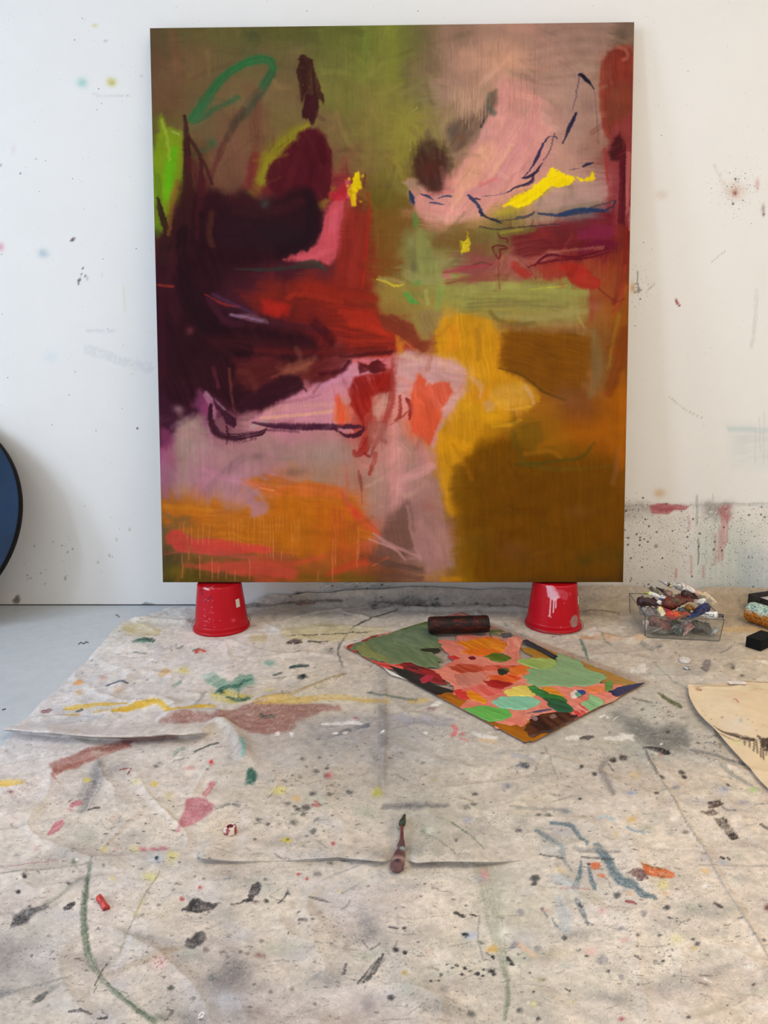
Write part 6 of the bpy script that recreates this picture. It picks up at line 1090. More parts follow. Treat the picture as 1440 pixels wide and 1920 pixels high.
def drop_cloth():
    t_end = D_WALL + 0.016
    rows = list(np.linspace(-0.35, 0.76, 16))
    py = 1938.0
    while True:
        y = floor_pt(720, py)[1]
        if y > D_WALL - 0.26: break
        rows.append(y); py -= 1.75
    rows += list(np.arange(rows[-1] + 0.004, t_end, 0.004)) + [t_end]
    rows = np.array(rows)[::-1]
    nL, nF, nR = 12, 780, 16
    XS = np.zeros((len(rows), nL + nF + nR)); XR_EDGE = 2.15
    for i, y in enumerate(rows):
        yc = min(max(y, 0.80), D_WALL)
        q = np.array([project([[x, yc, 0.0]])[0][0] for x in (-1.0, 1.0)])
        xa = -1.0 + (-26 - q[0]) * 2.0 / (q[1] - q[0]); xb = -1.0 + (1466 - q[0]) * 2.0 / (q[1] - q[0])
        xl = np.interp(y, [1.5, 1.65, 2.0, 2.47], [-1.03, -1.05, -1.06, -1.09])
        if xa < xl: xa = xl + 0.012
        XS[i] = np.concatenate([np.linspace(xl, xa, nL, endpoint=False), np.linspace(xa, xb, nF), np.linspace(xb, XR_EDGE, nR + 1)[1:]])
    YS = np.repeat(rows[:, None], XS.shape[1], 1)
    # edge wobble on the left, back edge that stops short of the wall on the left and climbs it elsewhere
    we = sst(-0.80, -1.06, XS)
    ymax = np.interp(XS, [-1.09, -1.05, -0.98, -0.80, -0.62], [2.47, 2.523, 2.654, 2.668, 2.690])
    left = sst(-0.52, -0.66, XS)
    yl = np.where(YS > 2.3, 2.3 + (YS - 2.3) * (ymax - 2.3) / (t_end - 2.3), YS)
    k = 0.80 + 0.25 * fbm(XS / 0.18, XS * 0, 14, 3) + 0.15 * sst(-0.5, 0.2, XS)
    s = np.maximum(0, (YS - (D_WALL - 0.075))) * k
    yr = np.where(s > 0, D_WALL - 0.075 + np.minimum(0.062 * np.tanh(s / 0.062), 0.0655), YS)
    zr = s - 0.062 * np.tanh(s / 0.062)
    YY = yl * left + yr * (1 - left)
    YY = np.minimum(YY, D_WALL - 0.0065)
    XX = XS + we * 0.012 * (fbm(YS / 0.09, YS * 0 + 2, 15, 3) - 0.5)
    Z = cloth_height(XX, np.minimum(YY, D_WALL)) + zr * (1 - left) * 1.9 + 0.003
    # the two big folds topple towards the near side and hang over
    over = 1.9 * ridge(XX, YY, *FOLD_A) + 1.8 * ridge(XX, YY, *FOLD_B) * fold_vary(XX)
    P = np.stack([XX, YY - over, Z], -1)
    # strokes are laid out on the flat cloth plan, so project its flat copy
    FX, FY = project(np.stack([XX, np.maximum(YY, 0.72), np.where(zr > 0, Z * (1 - left), 0)], -1))
    R = Raster(FX, FY, (200, 190, 178), nL, nL + nF)
    paint_cloth(R)
    nr, nc = XX.shape
    V = P.reshape(-1, 3); Fq = grid_faces(nr, nc)[:, ::-1]
    # hem: fold the border under so the cloth has thickness
    idx = np.arange(nr * nc).reshape(nr, nc)
    ring = np.concatenate([idx[0, :], idx[1:, -1], idx[-1, -2::-1], idx[-2:0:-1, 0]])
    low = V[ring].copy(); low[:, 2] -= 0.0022
    o = len(V); n = len(ring); kk = np.arange(n)
    V = np.vstack([V, low]); Fq = np.vstack([Fq, np.stack([ring[kk], ring[(kk + 1) % n], o + (kk + 1) % n, o + kk], 1)])
    c = R.linear(CLOTH_GAIN).reshape(-1, 3); c = np.vstack([c, c[ring] * 0.8])
    me = mesh_np('drop_cloth', V, Fq, c, True)
    def grime(nt, v, a):
        for sc, t0, t1, colr, fac, ms, st in ((230, 0.585, 0.66, (0.10, 0.095, 0.09), 0.6, 7.0, 1.0), (105, 0.63, 0.69, (0.05, 0.048, 0.048), 0.75, 3.0, 0.5), (480, 0.55, 0.68, (0.20, 0.185, 0.17), 0.5, 5.0, 1.0)):
            mp = N(nt, 'ShaderNodeMapping'); mp.inputs['Scale'].default_value = (st, 1, 1); L(nt, v, mp.inputs[0])
            r = ramp(nt, noise(nt, sc, 3, 0.6, mp.outputs[0]).outputs[0], ((t0, 0.0), (t1, fac)))
            r2 = ramp(nt, noise(nt, ms, 3, 0.6, v).outputs[0], ((0.35, 0.0), (0.65, 1.0)))
            mu = N(nt, 'ShaderNodeMath', operation='MULTIPLY'); L(nt, r.outputs[0], mu.inputs[0]); L(nt, r2.outputs[0], mu.inputs[1])
            a = mixc(nt, mu.outputs[0], a, colr)
        r = ramp(nt, noise(nt, 900, 2, 0.6, v).outputs[0], ((0.3, 0.88), (0.7, 1.10)))
        return mixc(nt, 1.0, a, r.outputs[0], 'MULTIPLY')
    m = vcol('stained_canvas_cloth', 0.9, 0.1, 0.35, 260, 0.16, 55, grime)
    o = link('drop_cloth', me, m)
    tag(o, 'off-white canvas drop cloth covered in paint spatter and stains on the studio floor', 'drop cloth')
CLOTH_GAIN = (1.17, 1.16, 1.16)
drop_cloth()

# ================================================================== objects
def npo(name, V, Fq, mat, parent=None, col=None, smooth=True):
    return link(name, mesh_np(name, np.asarray(V).reshape(-1, 3), Fq, col, smooth), mat, parent)
def fan_cap(V, Fq, ring_idx, flip=False):
    """close a ring with a centre vertex (degenerate quads avoided by returning triangles as quads with doubled centre)"""
    c = V[ring_idx].mean(0); k = len(V)
    V = np.vstack([V, c[None]])
    n = len(ring_idx); r = np.asarray(ring_idx)
    i = np.arange(0, n - (n % 2), 2)
    q = np.stack([np.full(len(i), k), r[i], r[(i + 1) % n], r[(i + 2) % n]], 1)
    if flip: q = q[:, ::-1]
    return V, np.vstack([Fq, q])

# ------------------------------------------------------------------ red buckets, upside down
M_BUCKET = vcol('red_bucket_plastic', 0.36, 0.28, 0.05, 60, 0.05, 20)
M_WIRE = plain('bucket_wire', lin((120, 118, 112)), 0.35, 0.2, 60, metal=0.8)
M_STICK = plain('paper_sticker', lin((215, 210, 200)), 0.7, 0.08, 60)
def bucket(loc, label, paint, sticker_ang, handle_ang, handle_rise):
    b = thing('bucket', label, 'bucket', loc, group='red buckets under the painting')
    H = 0.1845
    prof = [(0.0009, H - 0.0015), (0.03, H - 0.0015), (0.060, H - 0.0015), (0.070, H - 0.0015), (0.076, H - 0.0012), (0.0785, H - 0.0004), (0.0800, H), (0.0825, H - 0.0005), (0.0842, H - 0.003)]
    zs = np.linspace(H - 0.006, 0.030, 44); prof += [(0.0845 + (0.1015 - 0.0845) * (H - 0.006 - z) / (H - 0.036), z) for z in zs]
    prof += [(0.1016, 0.028), (0.1035, 0.0265), (0.1036, 0.024), (0.1032, 0.018), (0.1034, 0.013)]
    V, Fq = lathe(prof, 144)
    th = np.arctan2(V[..., 1], V[..., 0]); z = V[..., 2]
    # plan of the side: X = metres round from the camera-facing line, Y = height
    a = (th + math.pi / 2 + math.pi) % (2 * math.pi) - math.pi
    R = Raster(a * 0.1 * 1000, (H - z) * 1000 + np.where(np.hypot(V[..., 0], V[..., 1]) < 0.08, -30 + 300 * (np.hypot(V[..., 0], V[..., 1]) - 0.08), 0), (188, 4, 26))
    paint(R)
    npo('body', V, Fq[:, ::-1], M_BUCKET, b, R.linear((1.0, 1.0, 1.0)))
    prof = [(0.1030, 0.0145), (0.1060, 0.0140), (0.1095, 0.0110), (0.1102, 0.0040), (0.1098, 0.0008), (0.1085, 0.0), (0.1040, 0.0004), (0.1030, 0.004)]
    V, Fq = lathe(prof, 96)
    npo('rim', V, Fq[:, ::-1], M_BUCKET, b, np.tile(lin((182, 4, 24)), (V.shape[0] * V.shape[1], 1)))
    # wire handle lying round the rim
    t = np.linspace(0, math.pi, 60)
    hx = 0.1125 + 0.010 * np.sin(t) ** 2
    P = np.stack([hx * np.cos(t + handle_ang), hx * np.sin(t + handle_ang), 0.016 + handle_rise * np.sin(t) - 0.012 * np.sin(t)], 1)
    V, Fq = sweep(P, 0.0013, 8)
    npo('handle', V, Fq, M_WIRE, b)
    # price sticker on the flank
    s = sticker_ang; u = np.linspace(-0.11, 0.11, 8); w = np.linspace(0.098, 0.130, 4)
    UU, WW = np.meshgrid(u + s, w)
    rr = 0.0845 + (0.1015 - 0.0845) * (H - 0.006 - WW) / (H - 0.036) + 0.0006
    V = np.stack([rr * np.cos(UU), rr * np.sin(UU), WW], -1)
    npo('sticker', V, grid_faces(4, 8), M_STICK, b)
    return b
def paint_b1(R):
    R.bl([(-70, -32), (-64, -6), (-40, 4), (-10, 2), (20, -10), (-20, -34)], (226, 196, 194), .85, 8, 8, 14, ang=20, br=.6)
    R.st([(-60, -14), (-30, -8), (0, -20)], 14, (90, 60, 66), .7, .6, .6, .6); R.st([(0, -6), (30, -2), (50, -16)], 10, (214, 120, 126), .6, .7, .7); R.st([(-50, 2), (-20, 6)], 6, (236, 214, 210), .8)
    R.st([(-62, 10), (-58, 24), (-52, 30)], [9, 15, 8], (104, 20, 44), .85, .5, .5, .5); R.st([(-36, 50), (-24, 40), (-12, 32)], 9, (112, 16, 36), .7, .7, .6)
    R.bl([(-80, 20), (-45, 20), (-50, 150), (-78, 150)], (206, 40, 66), .35, 30, 5)
    R.dots(90, -50, 40, 0, 150, .6, 1.6, [(236, 160, 165), (240, 190, 190)], .9, 1.2, 4); R.dots(30, -90, 20, 90, 160, .5, 1.4, [(230, 150, 150)], .8, 1.2, 5)
    R.spot(74, 130, 9, 7, (226, 140, 146), .6, gr=.7)
def paint_b2(R):
    R.bl([(-64, 2), (-40, -2), (-22, 8), (-6, 30), (0, 46), (-8, 48), (-16, 56), (-34, 54), (-48, 46), (-58, 30)], (232, 196, 208), .93, 4, 4, 10, ang=60, br=.35)
    R.bl([(-26, 12), (0, 10), (26, 18), (34, 36), (26, 54), (12, 52), (0, 44), (-10, 34)], (206, 96, 108), .7, 8, 4, 10, ang=30, br=.6); R.st([(4, 34), (14, 28), (22, 36)], 4, (160, 30, 44), .6); R.st([(28, 22), (34, 38), (24, 54)], 3, (226, 140, 146), .7)
    for x, y0, y1 in ((-39, 44, 118), (-27, 44, 104), (-18, 44, 86)): R.drip(x, y0, y1, 3.6, (240, 200, 206), .97)
    R.st([(-46, 118), (-40, 116), (-34, 120)], 5, (240, 200, 206), .95)
    R.bl([(44, 138), (52, 124), (66, 116), (82, 118), (92, 134), (84, 160), (56, 162), (46, 152)], (158, 144, 134), .95, 4, 4, 12, br=.3)
    R.st([(-80, 0), (0, 3), (80, 4)], 3, (226, 90, 100), .5); R.spot(46, 30, 4, 2, (236, 150, 156), .8); R.dots(30, -80, 20, 80, 160, .5, 1.3, [(230, 150, 150)], .8, 1.2, 7)
    R.st([(-52, 60), (-48, 70)], 3, (220, 110, 116), .6)
ZB = 0.0066
bucket((BUCKETS[0][0], BUCKETS[0][1], 0.0062), 'left red plastic bucket upside down under the painting, dark smears and fine pale spatter', paint_b1, -0.52, 0.30, 0.03)
bucket((BUCKETS[1][0], BUCKETS[1][1], 0.0062), 'right red plastic bucket upside down under the painting, white splash with three runs', paint_b2, -0.42, 3.35, 0.004)

# ------------------------------------------------------------------ round blue canvas leaning on the wall
def tondo():
    R_, gap, th = 0.458, 0.345, 0.026
    s = gap / (2 * R_); c = math.sqrt(1 - s * s); ang = math.asin(s)
    root = thing('round_painting', 'round dark blue canvas with black edge leaning on the white wall at left', 'painting', (-1.945, D_WALL - gap - 0.004, 0.001))
    root.rotation_euler = (-ang, 0, 0)
    # local: z along the disc, y = thickness (front at -th)
    def ring(r, y): t = np.linspace(0, 2 * np.pi, 160, endpoint=False); return np.stack([r * np.cos(t), np.full(160, y), R_ + r * np.sin(t)], 1)
    rad = list(np.linspace(0.004, R_ - 0.005, 24)); V = np.array([ring(r, -th) for r in rad])
    X, Z = V[..., 0] * 1000, V[..., 2] * 1000
    R = Raster(X, Z, (21, 45, 72))
    R.C *= (0.8 + 0.4 * fbm(X / 160, Z / 120, 3, 4))[..., None]
    R.C += np.array([14, 12, 4]) * (fbm(X / 60, Z / 90, 5, 3) - 0.5)[..., None]
    npo('canvas', V, grid_faces(24, 160, True), vcol('blue_paint', 0.6, 0.2, 0.2, 150, 0.08, 30), root, R.linear())
    prof = [(R_ - 0.0055, -th), (R_ - 0.005, -th - 0.001), (R_ - 0.001, -th - 0.001), (R_, -th), (R_, -0.002), (R_ - 0.002, 0), (R_ - 0.03, 0), (R_ - 0.03, -th + 0.004)]
    V = np.array([ring(r, y) for r, y in prof])
    npo('edge', V, grid_faces(len(prof), 160, True), plain('black_edge', lin((17, 14, 14)), 0.7, 0.2, 40, spec=0.15), root)
tondo()

# ------------------------------------------------------------------ clear acrylic palette with paint
def palette():
    c, s = math.cos(PAL_T), math.sin(PAL_T)
    root = thing('palette_sheet', 'large rectangular clear palette sheet thick with coloured paint lying on the drop cloth', 'palette', (PAL_C[0], PAL_C[1], 0.0085), (0, 0, PAL_T))
    TH = 0.004
    boxes('sheet', [(-PAL_A / 2, PAL_A / 2, -PAL_B / 2, PAL_B / 2, -0.001, TH - 0.001)], clear_mat('clear_acrylic', (0.97, 0.94, 0.92), 0.05), root, 0.0008)
    def loc(px, py):
        w = floor_pt(px, py, 0.0115); dx, dy = w[0] - PAL_C[0], w[1] - PAL_C[1]
        return dx * c + dy * s, -dx * s + dy * c
    M = vcol('oil_paint_wet', 0.38, 0.45, 0.35, 90, 0.10, 60)
    def daub(poly, col, h=0.0022, z0=TH - 0.0008, col2=None, ang=0, n=26, edge=0.16, var=0.10, seed=[3]):
        """a patch of thick paint: domed at the rim, ridged by the knife, colours dragged along it"""
        seed[0] += 1; sd = seed[0]
        P = np.array([loc(*q) for q in poly])
        Q = catmull(np.vstack([P, P[:1]]), 0.012)[:-1]
        m = len(Q); cen = Q.mean(0)
        an = np.linspace(0, 2 * np.pi, m, endpoint=False)
        Q = cen + (Q - cen) * (1 + 0.55 * (fbm(np.cos(an) * 4.2 + 9, np.sin(an) * 4.2 + sd, sd, 4) - 0.5))[:, None]
        Q = np.stack([np.clip(Q[:, 0], -PAL_A / 2 + .003, PAL_A / 2 - .003), np.clip(Q[:, 1], -PAL_B / 2 + .003, PAL_B / 2 - .003)], 1)
        rr = np.concatenate([np.linspace(0.04, 1 - edge, n // 2), np.linspace(1 - edge, 1, n // 3 + 2)[1:]])
        G = cen + (Q - cen)[None] * rr[:, None, None]
        th = math.radians(ang)
        u = (G[..., 0] * math.cos(th) + G[..., 1] * math.sin(th)); v = (-G[..., 0] * math.sin(th) + G[..., 1] * math.cos(th))
        ridg = fbm(u / 0.06, v / 0.004, sd, 3)
        dome = np.sqrt(np.clip(1 - ((rr - (1 - edge)) / edge).clip(0, 1) ** 2, 0, 1))
        Z = z0 + h * dome[:, None] * (0.55 + 0.75 * ridg) 
        Z[-1] = z0
        V = np.concatenate([G, Z[..., None]], -1)
        V = np.concatenate([V, np.concatenate([Q, np.full((m, 1), z0 - 0.0004)], 1)[None]])
        k = len(rr) + 1
        rid = np.vstack([ridg, ridg[-1:]])
        cc = np.array(col, float) * (1 + var * 3.4 * (rid - 0.5))[..., None]
        if col2 is not None:
            f = sst(0.44, 0.66, np.vstack([fbm(u / 0.09 + 3, v / 0.012, sd + 6, 3)] + [fbm(u[-1:] / 0.09 + 3, v[-1:] / 0.012, sd + 6, 3)]))[..., None]
            cc = cc * (1 - f) + np.array(col2, float) * f
        cl = Raster(np.zeros((2, 2)), np.zeros((2, 2)), (0, 0, 0)); cl.C = cc
        VV = V.reshape(-1, 3); Fq = grid_faces(k, m, True)
        VV, Fq = fan_cap(VV, Fq, np.arange(m), True)
        lc = cl.linear(PAL_GAIN).reshape(-1, 3); lc = np.vstack([lc, lc[:1]])
        npo('paint_daub', VV, Fq, M, root, lc)
    b = TH - 0.0008
    T = lambda pts: [(620 + x * 620 / 1440, 1120 + y * 300 / 697) for x, y in pts]
    # under films
    daub(T([(430, 430), (560, 400), (700, 440), (900, 560), (1100, 560), (1240, 470), (1330, 410), (1370, 400), (1120, 540), (930, 628), (830, 634), (700, 590), (540, 500)]), (172, 104, 22), .0006, b, (150, 84, 20), 0, edge=.06)
    daub(T([(840, 190), (960, 230), (1100, 280), (1230, 335), (1350, 378), (1330, 392), (1180, 372), (1000, 300), (860, 250)]), (172, 124, 44), .0006, b, (150, 120, 60), 20, edge=.06)
    daub(T([(400, 92), (480, 70), (570, 66), (600, 76), (590, 100), (520, 112), (420, 108)]), (214, 140, 122), .0012, b, (190, 110, 96), 0)
    daub(T([(565, 64), (600, 70), (690, 118), (760, 152), (720, 160), (640, 120), (590, 96)]), (116, 76, 76), .0008, b, (150, 90, 84), 0)
    daub(T([(690, 120), (760, 150), (800, 170), (780, 190), (700, 170)]), (190, 130, 116), .0010, b, (110, 120, 84), 10)
    daub(T([(262, 138), (330, 118), (420, 96), (436, 116), (380, 134), (300, 150)]), (76, 96, 34), .0016, b, (96, 116, 40))
    daub(T([(196, 165), (230, 142), (268, 140), (240, 168), (205, 182)]), (222, 142, 122), .0014, b)
    daub(T([(118, 186), (150, 170), (200, 152), (230, 150), (200, 176), (150, 190)]), (138, 48, 40), .0014, b, (196, 60, 50))
    daub(T([(74, 205), (100, 192), (120, 200), (112, 240), (90, 236), (72, 222)]), (204, 52, 44), .0020, b, (150, 40, 36))
    daub(T([(125, 262), (170, 272), (230, 285), (290, 290), (330, 300), (320, 318), (250, 312), (190, 300), (150, 284)]), (200, 60, 52), .0020, b, (222, 120, 104), 10)
    daub(T([(300, 296), (340, 280), (420, 310), (480, 340), (500, 380), (440, 372), (360, 330)]), (150, 34, 36), .0022, b, (84, 26, 30), 15)
    daub(T([(270, 304), (310, 310), (370, 330), (430, 372), (500, 400), (540, 412), (470, 428), (400, 408), (340, 362), (290, 330)]), (30, 40, 38), .0024, b, (24, 24, 28), 20)
    daub(T([(310, 300), (360, 296), (400, 330), (430, 350), (390, 352), (330, 326)]), (62, 26, 30), .0020, b + .0006, (140, 40, 44), 20)
    daub(T([(384, 360), (420, 340), (450, 345), (430, 368), (400, 376)]), (176, 46, 66), .0018, b + .0016)
    # pink field
    daub(T([(470, 200), (560, 176), (700, 168), (800, 170), (830, 200), (820, 240), (860, 300), (980, 380), (1120, 392), (1220, 380), (1290, 430), (1180, 480), (1040, 560), (960, 530), (860, 560), (780, 572), (700, 556), (600, 510), (570, 480), (600, 440), (540, 410), (500, 360), (430, 330), (440, 316), (500, 300)]), (224, 136, 116), .0016, b + .0003, (214, 116, 100), 5, 30, .08, .07)
    # big olive-sage fan
    daub(T([(105, 205), (170, 185), (250, 160), (330, 135), (400, 122), (440, 122), (470, 180), (475, 225), (440, 236), (470, 262), (490, 285), (470, 302), (400, 300), (330, 284), (260, 285), (200, 276), (140, 262), (110, 236)]), (110, 128, 92), .0030, b + .0008, (96, 118, 84), -12, 34, .10, .10)
    daub(T([(108, 212), (150, 204), (190, 240), (260, 270), (240, 284), (160, 262), (116, 240)]), (130, 138, 82), .0014, b + .0028, None, -10)
    daub(T([(260, 180), (360, 150), (440, 160), (470, 200), (400, 215), (300, 215)]), (98, 118, 92), .0010, b + .0034, (116, 134, 100), -8)
    daub(T([(385, 230), (440, 226), (480, 228), (460, 242), (410, 240)]), (40, 46, 34), .0014, b + .0030)
    # oranges
    daub(T([(545, 200), (620, 186), (700, 178), (760, 196), (770, 226), (730, 246), (640, 250), (580, 240), (590, 222)]), (226, 138, 30), .0026, b + .0016, (214, 110, 30), -4, var=.13)
    daub(T([(770, 180), (810, 172), (832, 190), (820, 222), (790, 240), (770, 226)]), (224, 132, 112), .0026, b + .0016, (236, 160, 140), -40)
    daub(T([(580, 240), (660, 226), (740, 240), (700, 256), (620, 256)]), (224, 110, 28), .0018, b + .0030)
    daub(T([(510, 260), (540, 258), (562, 270), (530, 274)]), (200, 50, 50), .0016, b + .0020); daub(T([(596, 264), (620, 260), (634, 270), (612, 276)]), (110, 24, 32), .0016, b + .0020)
    daub(T([(676, 262), (710, 248), (750, 250), (784, 268), (756, 284), (710, 280)]), (92, 112, 32), .0032, b + .0022, (70, 96, 30), 10)
    daub(T([(520, 306), (570, 294), (640, 300), (670, 320), (600, 334), (550, 328)]), (170, 62, 40), .0020, b + .0018, (206, 96, 70)); daub(T([(640, 312), (690, 300), (760, 300), (820, 306), (800, 330), (730, 322), (680, 324)]), (206, 96, 74), .0020, b + .0018, (176, 58, 44))
    daub(T([(770, 312), (840, 300), (870, 318), (830, 342), (790, 344)]), (224, 112, 40), .0024, b + .0022, (226, 130, 60)); daub(T([(724, 318), (756, 312), (780, 318), (766, 336), (748, 348), (732, 334)]), (44, 46, 34), .0030, b + .0024, (90, 110, 60))
    daub(T([(690, 348), (760, 340), (830, 350), (800, 372), (760, 376), (700, 366)]), (226, 104, 44), .0024, b + .0022, (206, 66, 40)); daub(T([(668, 370), (720, 366), (790, 380), (750, 402), (700, 398)]), (150, 26, 30), .0028, b + .0026, (176, 36, 36))
    daub(T([(540, 340), (620, 330), (670, 340), (660, 372), (590, 396), (550, 380)]), (206, 130, 112), .0026, b + .0022, (190, 116, 100), -20); daub(T([(566, 412), (620, 384), (700, 390), (756, 412), (700, 434), (630, 430)]), (216, 92, 84), .0020, b + .0018, (222, 120, 106), -10); daub(T([(534, 410), (570, 404), (610, 424), (600, 444), (560, 444)]), (206, 56, 54), .0020, b + .0016)
    daub(T([(584, 412), (620, 414), (680, 452), (676, 466), (636, 458), (600, 440)]), (232, 144, 28), .0030, b + .0024, (220, 120, 30), 35)
    # greens on the right
    daub(T([(806, 276), (880, 268), (960, 270), (990, 290), (960, 316), (900, 318), (840, 296)]), (146, 176, 92), .0024, b + .0022, (170, 188, 110), 5)
    daub(T([(830, 350), (860, 320), (930, 318), (976, 300), (980, 262), (1010, 252), (1060, 268), (1110, 300), (1170, 330), (1196, 346), (1160, 372), (1090, 388), (1000, 390), (900, 386), (840, 374)]), (126, 164, 118), .0036, b + .0016, (138, 172, 124), 12, 34, .10, .06)
    daub(T([(750, 420), (790, 396), (850, 388), (900, 392), (930, 404), (890, 430), (820, 436), (770, 434)]), (222, 200, 92), .0026, b + .0020, (232, 212, 120), 6); daub(T([(920, 396), (960, 396), (1000, 420), (1034, 462), (1010, 470), (960, 440), (930, 420)]), (214, 146, 40), .0030, b + .0022, (206, 110, 40), 35)
    daub(T([(858, 396), (884, 390), (922, 410), (950, 424), (940, 436), (900, 430), (870, 414)]), (34, 96, 52), .0034, b + .0034, (70, 150, 70), 20); daub(T([(900, 424), (950, 424), (1000, 436), (1034, 462), (1000, 472), (950, 460)]), (40, 116, 54), .0034, b + .0034, (30, 84, 44), 20); daub(T([(936, 450), (980, 446), (1030, 470), (1058, 500), (1020, 510), (960, 486)]), (28, 92, 62), .0036, b + .0036, (34, 74, 50), 25)
    daub(T([(690, 456), (740, 440), (820, 436), (890, 444), (922, 466), (880, 488), (800, 492), (730, 480)]), (134, 196, 164), .0034, b + .0020, (122, 184, 150), 3, edge=.12, var=.05); daub(T([(580, 490), (620, 480), (700, 480), (770, 496), (798, 516), (750, 540), (690, 544), (620, 516)]), (104, 180, 86), .0034, b + .0020, (92, 168, 76), 5, edge=.12, var=.06)
    daub(T([(846, 510), (900, 496), (960, 488), (970, 494), (900, 508)]), (80, 80, 110), .0014, b + .0020)
    daub(T([(850, 560), (880, 526), (930, 514), (1000, 504), (1060, 514), (1072, 534), (1020, 560), (950, 590), (890, 606), (856, 596)]), (48, 26, 22), .0042, b + .0016, (84, 46, 28), -15, 30, .12, .2); daub(T([(870, 528), (890, 524), (904, 540), (884, 546)]), (140, 110, 110), .0020, b + .0052); daub(T([(950, 526), (972, 516), (984, 528), (964, 538)]), (130, 96, 90), .0020, b + .0052)
    daub(T([(1040, 480), (1090, 466), (1124, 490), (1110, 520), (1060, 536), (1044, 516)]), (196, 60, 56), .0028, b + .0020, (232, 160, 146), -20); daub(T([(1090, 466), (1120, 450), (1130, 430), (1160, 440), (1200, 470), (1190, 492), (1150, 504), (1110, 490)]), (128, 178, 126), .0034, b + .0026, (150, 194, 140), 0)
    daub(T([(1040, 424), (1062, 410), (1084, 414), (1080, 436), (1052, 444)]), (226, 206, 196), .0028, b + .0024); daub(T([(1060, 424), (1080, 420), (1092, 434), (1074, 440)]), (100, 160, 130), .0022, b + .0044); daub(T([(1072, 414), (1096, 410), (1112, 420), (1090, 430)]), (40, 66, 130), .0022, b + .0046)
    daub(T([(1110, 398), (1150, 390), (1196, 392), (1180, 416), (1130, 418)]), (226, 126, 74), .0020, b + .0020); daub(T([(1194, 374), (1220, 366), (1232, 384), (1216, 412), (1196, 414)]), (96, 136, 62), .0026, b + .0020)
    daub(T([(1216, 414), (1260, 394), (1340, 380), (1374, 382), (1340, 404), (1290, 436), (1260, 440), (1224, 430)]), (38, 40, 84), .0034, b + .0016, (30, 34, 70), -15); daub(T([(1170, 460), (1230, 440), (1300, 430), (1280, 450), (1190, 488)]), (222, 150, 124), .0016, b + .0012); daub(T([(700, 566), (730, 566), (720, 586), (706, 582)]), (226, 146, 120), .0020, b)
    daub(T([(850, 500), (940, 486), (1010, 490), (930, 512), (860, 540)]), (222, 140, 118), .0012, b + .0020); daub(T([(740, 158), (780, 156), (790, 172), (752, 180)]), (84, 84, 84), .0014, b + .0012); daub(T([(690, 142), (740, 146), (750, 154), (700, 154)]), (96, 110, 56), .0016, b + .0010)
    daub(T([(206, 310), (250, 330), (300, 356), (322, 368), (290, 358), (240, 334)]), (232, 228, 220), .0014, b)
    return root
PAL_GAIN = (1.05, 1.05, 1.05)
palette()

# ------------------------------------------------------------------ roller sleeves
def roller_sleeve(name, label, cat, p0, p1, r, colfn, rough=0.6, amp=0.0012):
    """fuzzy paint roller cover between two axis end points: outer nap, rounded rims and hollow core"""
    p0, p1 = np.array(p0), np.array(p1); ax = p1 - p0; Ln = np.linalg.norm(ax); ax /= Ln
    up = np.array([0, 0, 1.0]); a = np.cross(up, ax); a /= np.linalg.norm(a); b = np.cross(ax, a)
    root = thing(name, label, cat, tuple(p0))
    n, m = 96, 110
    th = np.linspace(0, 2 * np.pi, n, endpoint=False)
    t = np.linspace(0, 1, m); prof = [(r * 0.62, -0.0), (r * 0.86, -0.001)] + [(r * (1 - 0.10 * math.exp(-min(q, 1 - q) * Ln / 0.004)), q * Ln) for q in t] + [(r * 0.86, Ln + 0.001), (r * 0.62, Ln)]
    P = np.array(prof); TH, I = np.meshgrid(th, np.arange(len(P)))
    nz = fbm(np.cos(TH) * r / 0.006 + 30, np.sin(TH) * r / 0.006, 6, 3) * 0.4 + 0.6 * vn(TH * r / 0.0032, P[I][..., 1] / 0.0036, 9)
    rr = P[I][..., 0] + amp * 2 * (nz - 0.5); xx = P[I][..., 1]
    V = ax * xx[..., None] + (a * np.cos(TH)[..., None] + b * np.sin(TH)[..., None]) * rr[..., None]
    c = colfn(TH, xx / Ln, nz)
    npo('nap', V, grid_faces(len(P), n, True), vcol(name + '_nap', rough, 0.3, 0.6, 500, 0.3, 160), root, c)
    pr = np.array([(r * 0.62, 0.0), (r * 0.56, 0.0), (r * 0.56, Ln), (r * 0.62, Ln)])
    TH, I = np.meshgrid(th, np.arange(4))
    V = ax * pr[I][..., 1][..., None] + (a * np.cos(TH)[..., None] + b * np.sin(TH)[..., None]) * pr[I][..., 0][..., None]
    npo('core', V, grid_faces(4, n, True), plain(name + '_core', lin((60, 44, 36)), 0.8), root)
    return root
def col_black(TH, q, nz):
    f = 0.8 * sst(0.52, 0.80, vn(TH * 22, q * 90, 5) * 0.55 + vn(TH * 5, q * 9, 7) * 0.45)[..., None] * sst(-0.6, 0.7, np.cos(TH - 2.2))[..., None]
    return np.array(lin((22, 15, 14))) * (1 - f) + np.array(lin((118, 30, 16))) * f
def col_teal(TH, q, nz):
    k = np.cos(TH - 0.9)[..., None]
    f = sst(-0.05, -0.55, k + 0.3 * (vn(TH * 3, q * 9, 8)[..., None] - 0.5)); d = sst(0.52, 0.66, nz)[..., None]
    c = np.array(lin((196, 216, 200))) * (1 - f) + np.array(lin((196, 124, 40))) * f
    dk = np.array(lin((70, 120, 110))) * (1 - f) + np.array(lin((112, 62, 26))) * f
    g = sst(.55, .75, vn(TH * 2, q * 5, 3))[..., None] * sst(.3, .7, q)[..., None]
    dk = dk * (1 - g) + np.array(lin((40, 120, 96))) * g
    return c * (1 - d) + dk * d
rS = 0.033
A = at(804, 1181, 2.335); B = at(915, 1176, 2.352)
zc = 0.0125 + rS + 0.0045
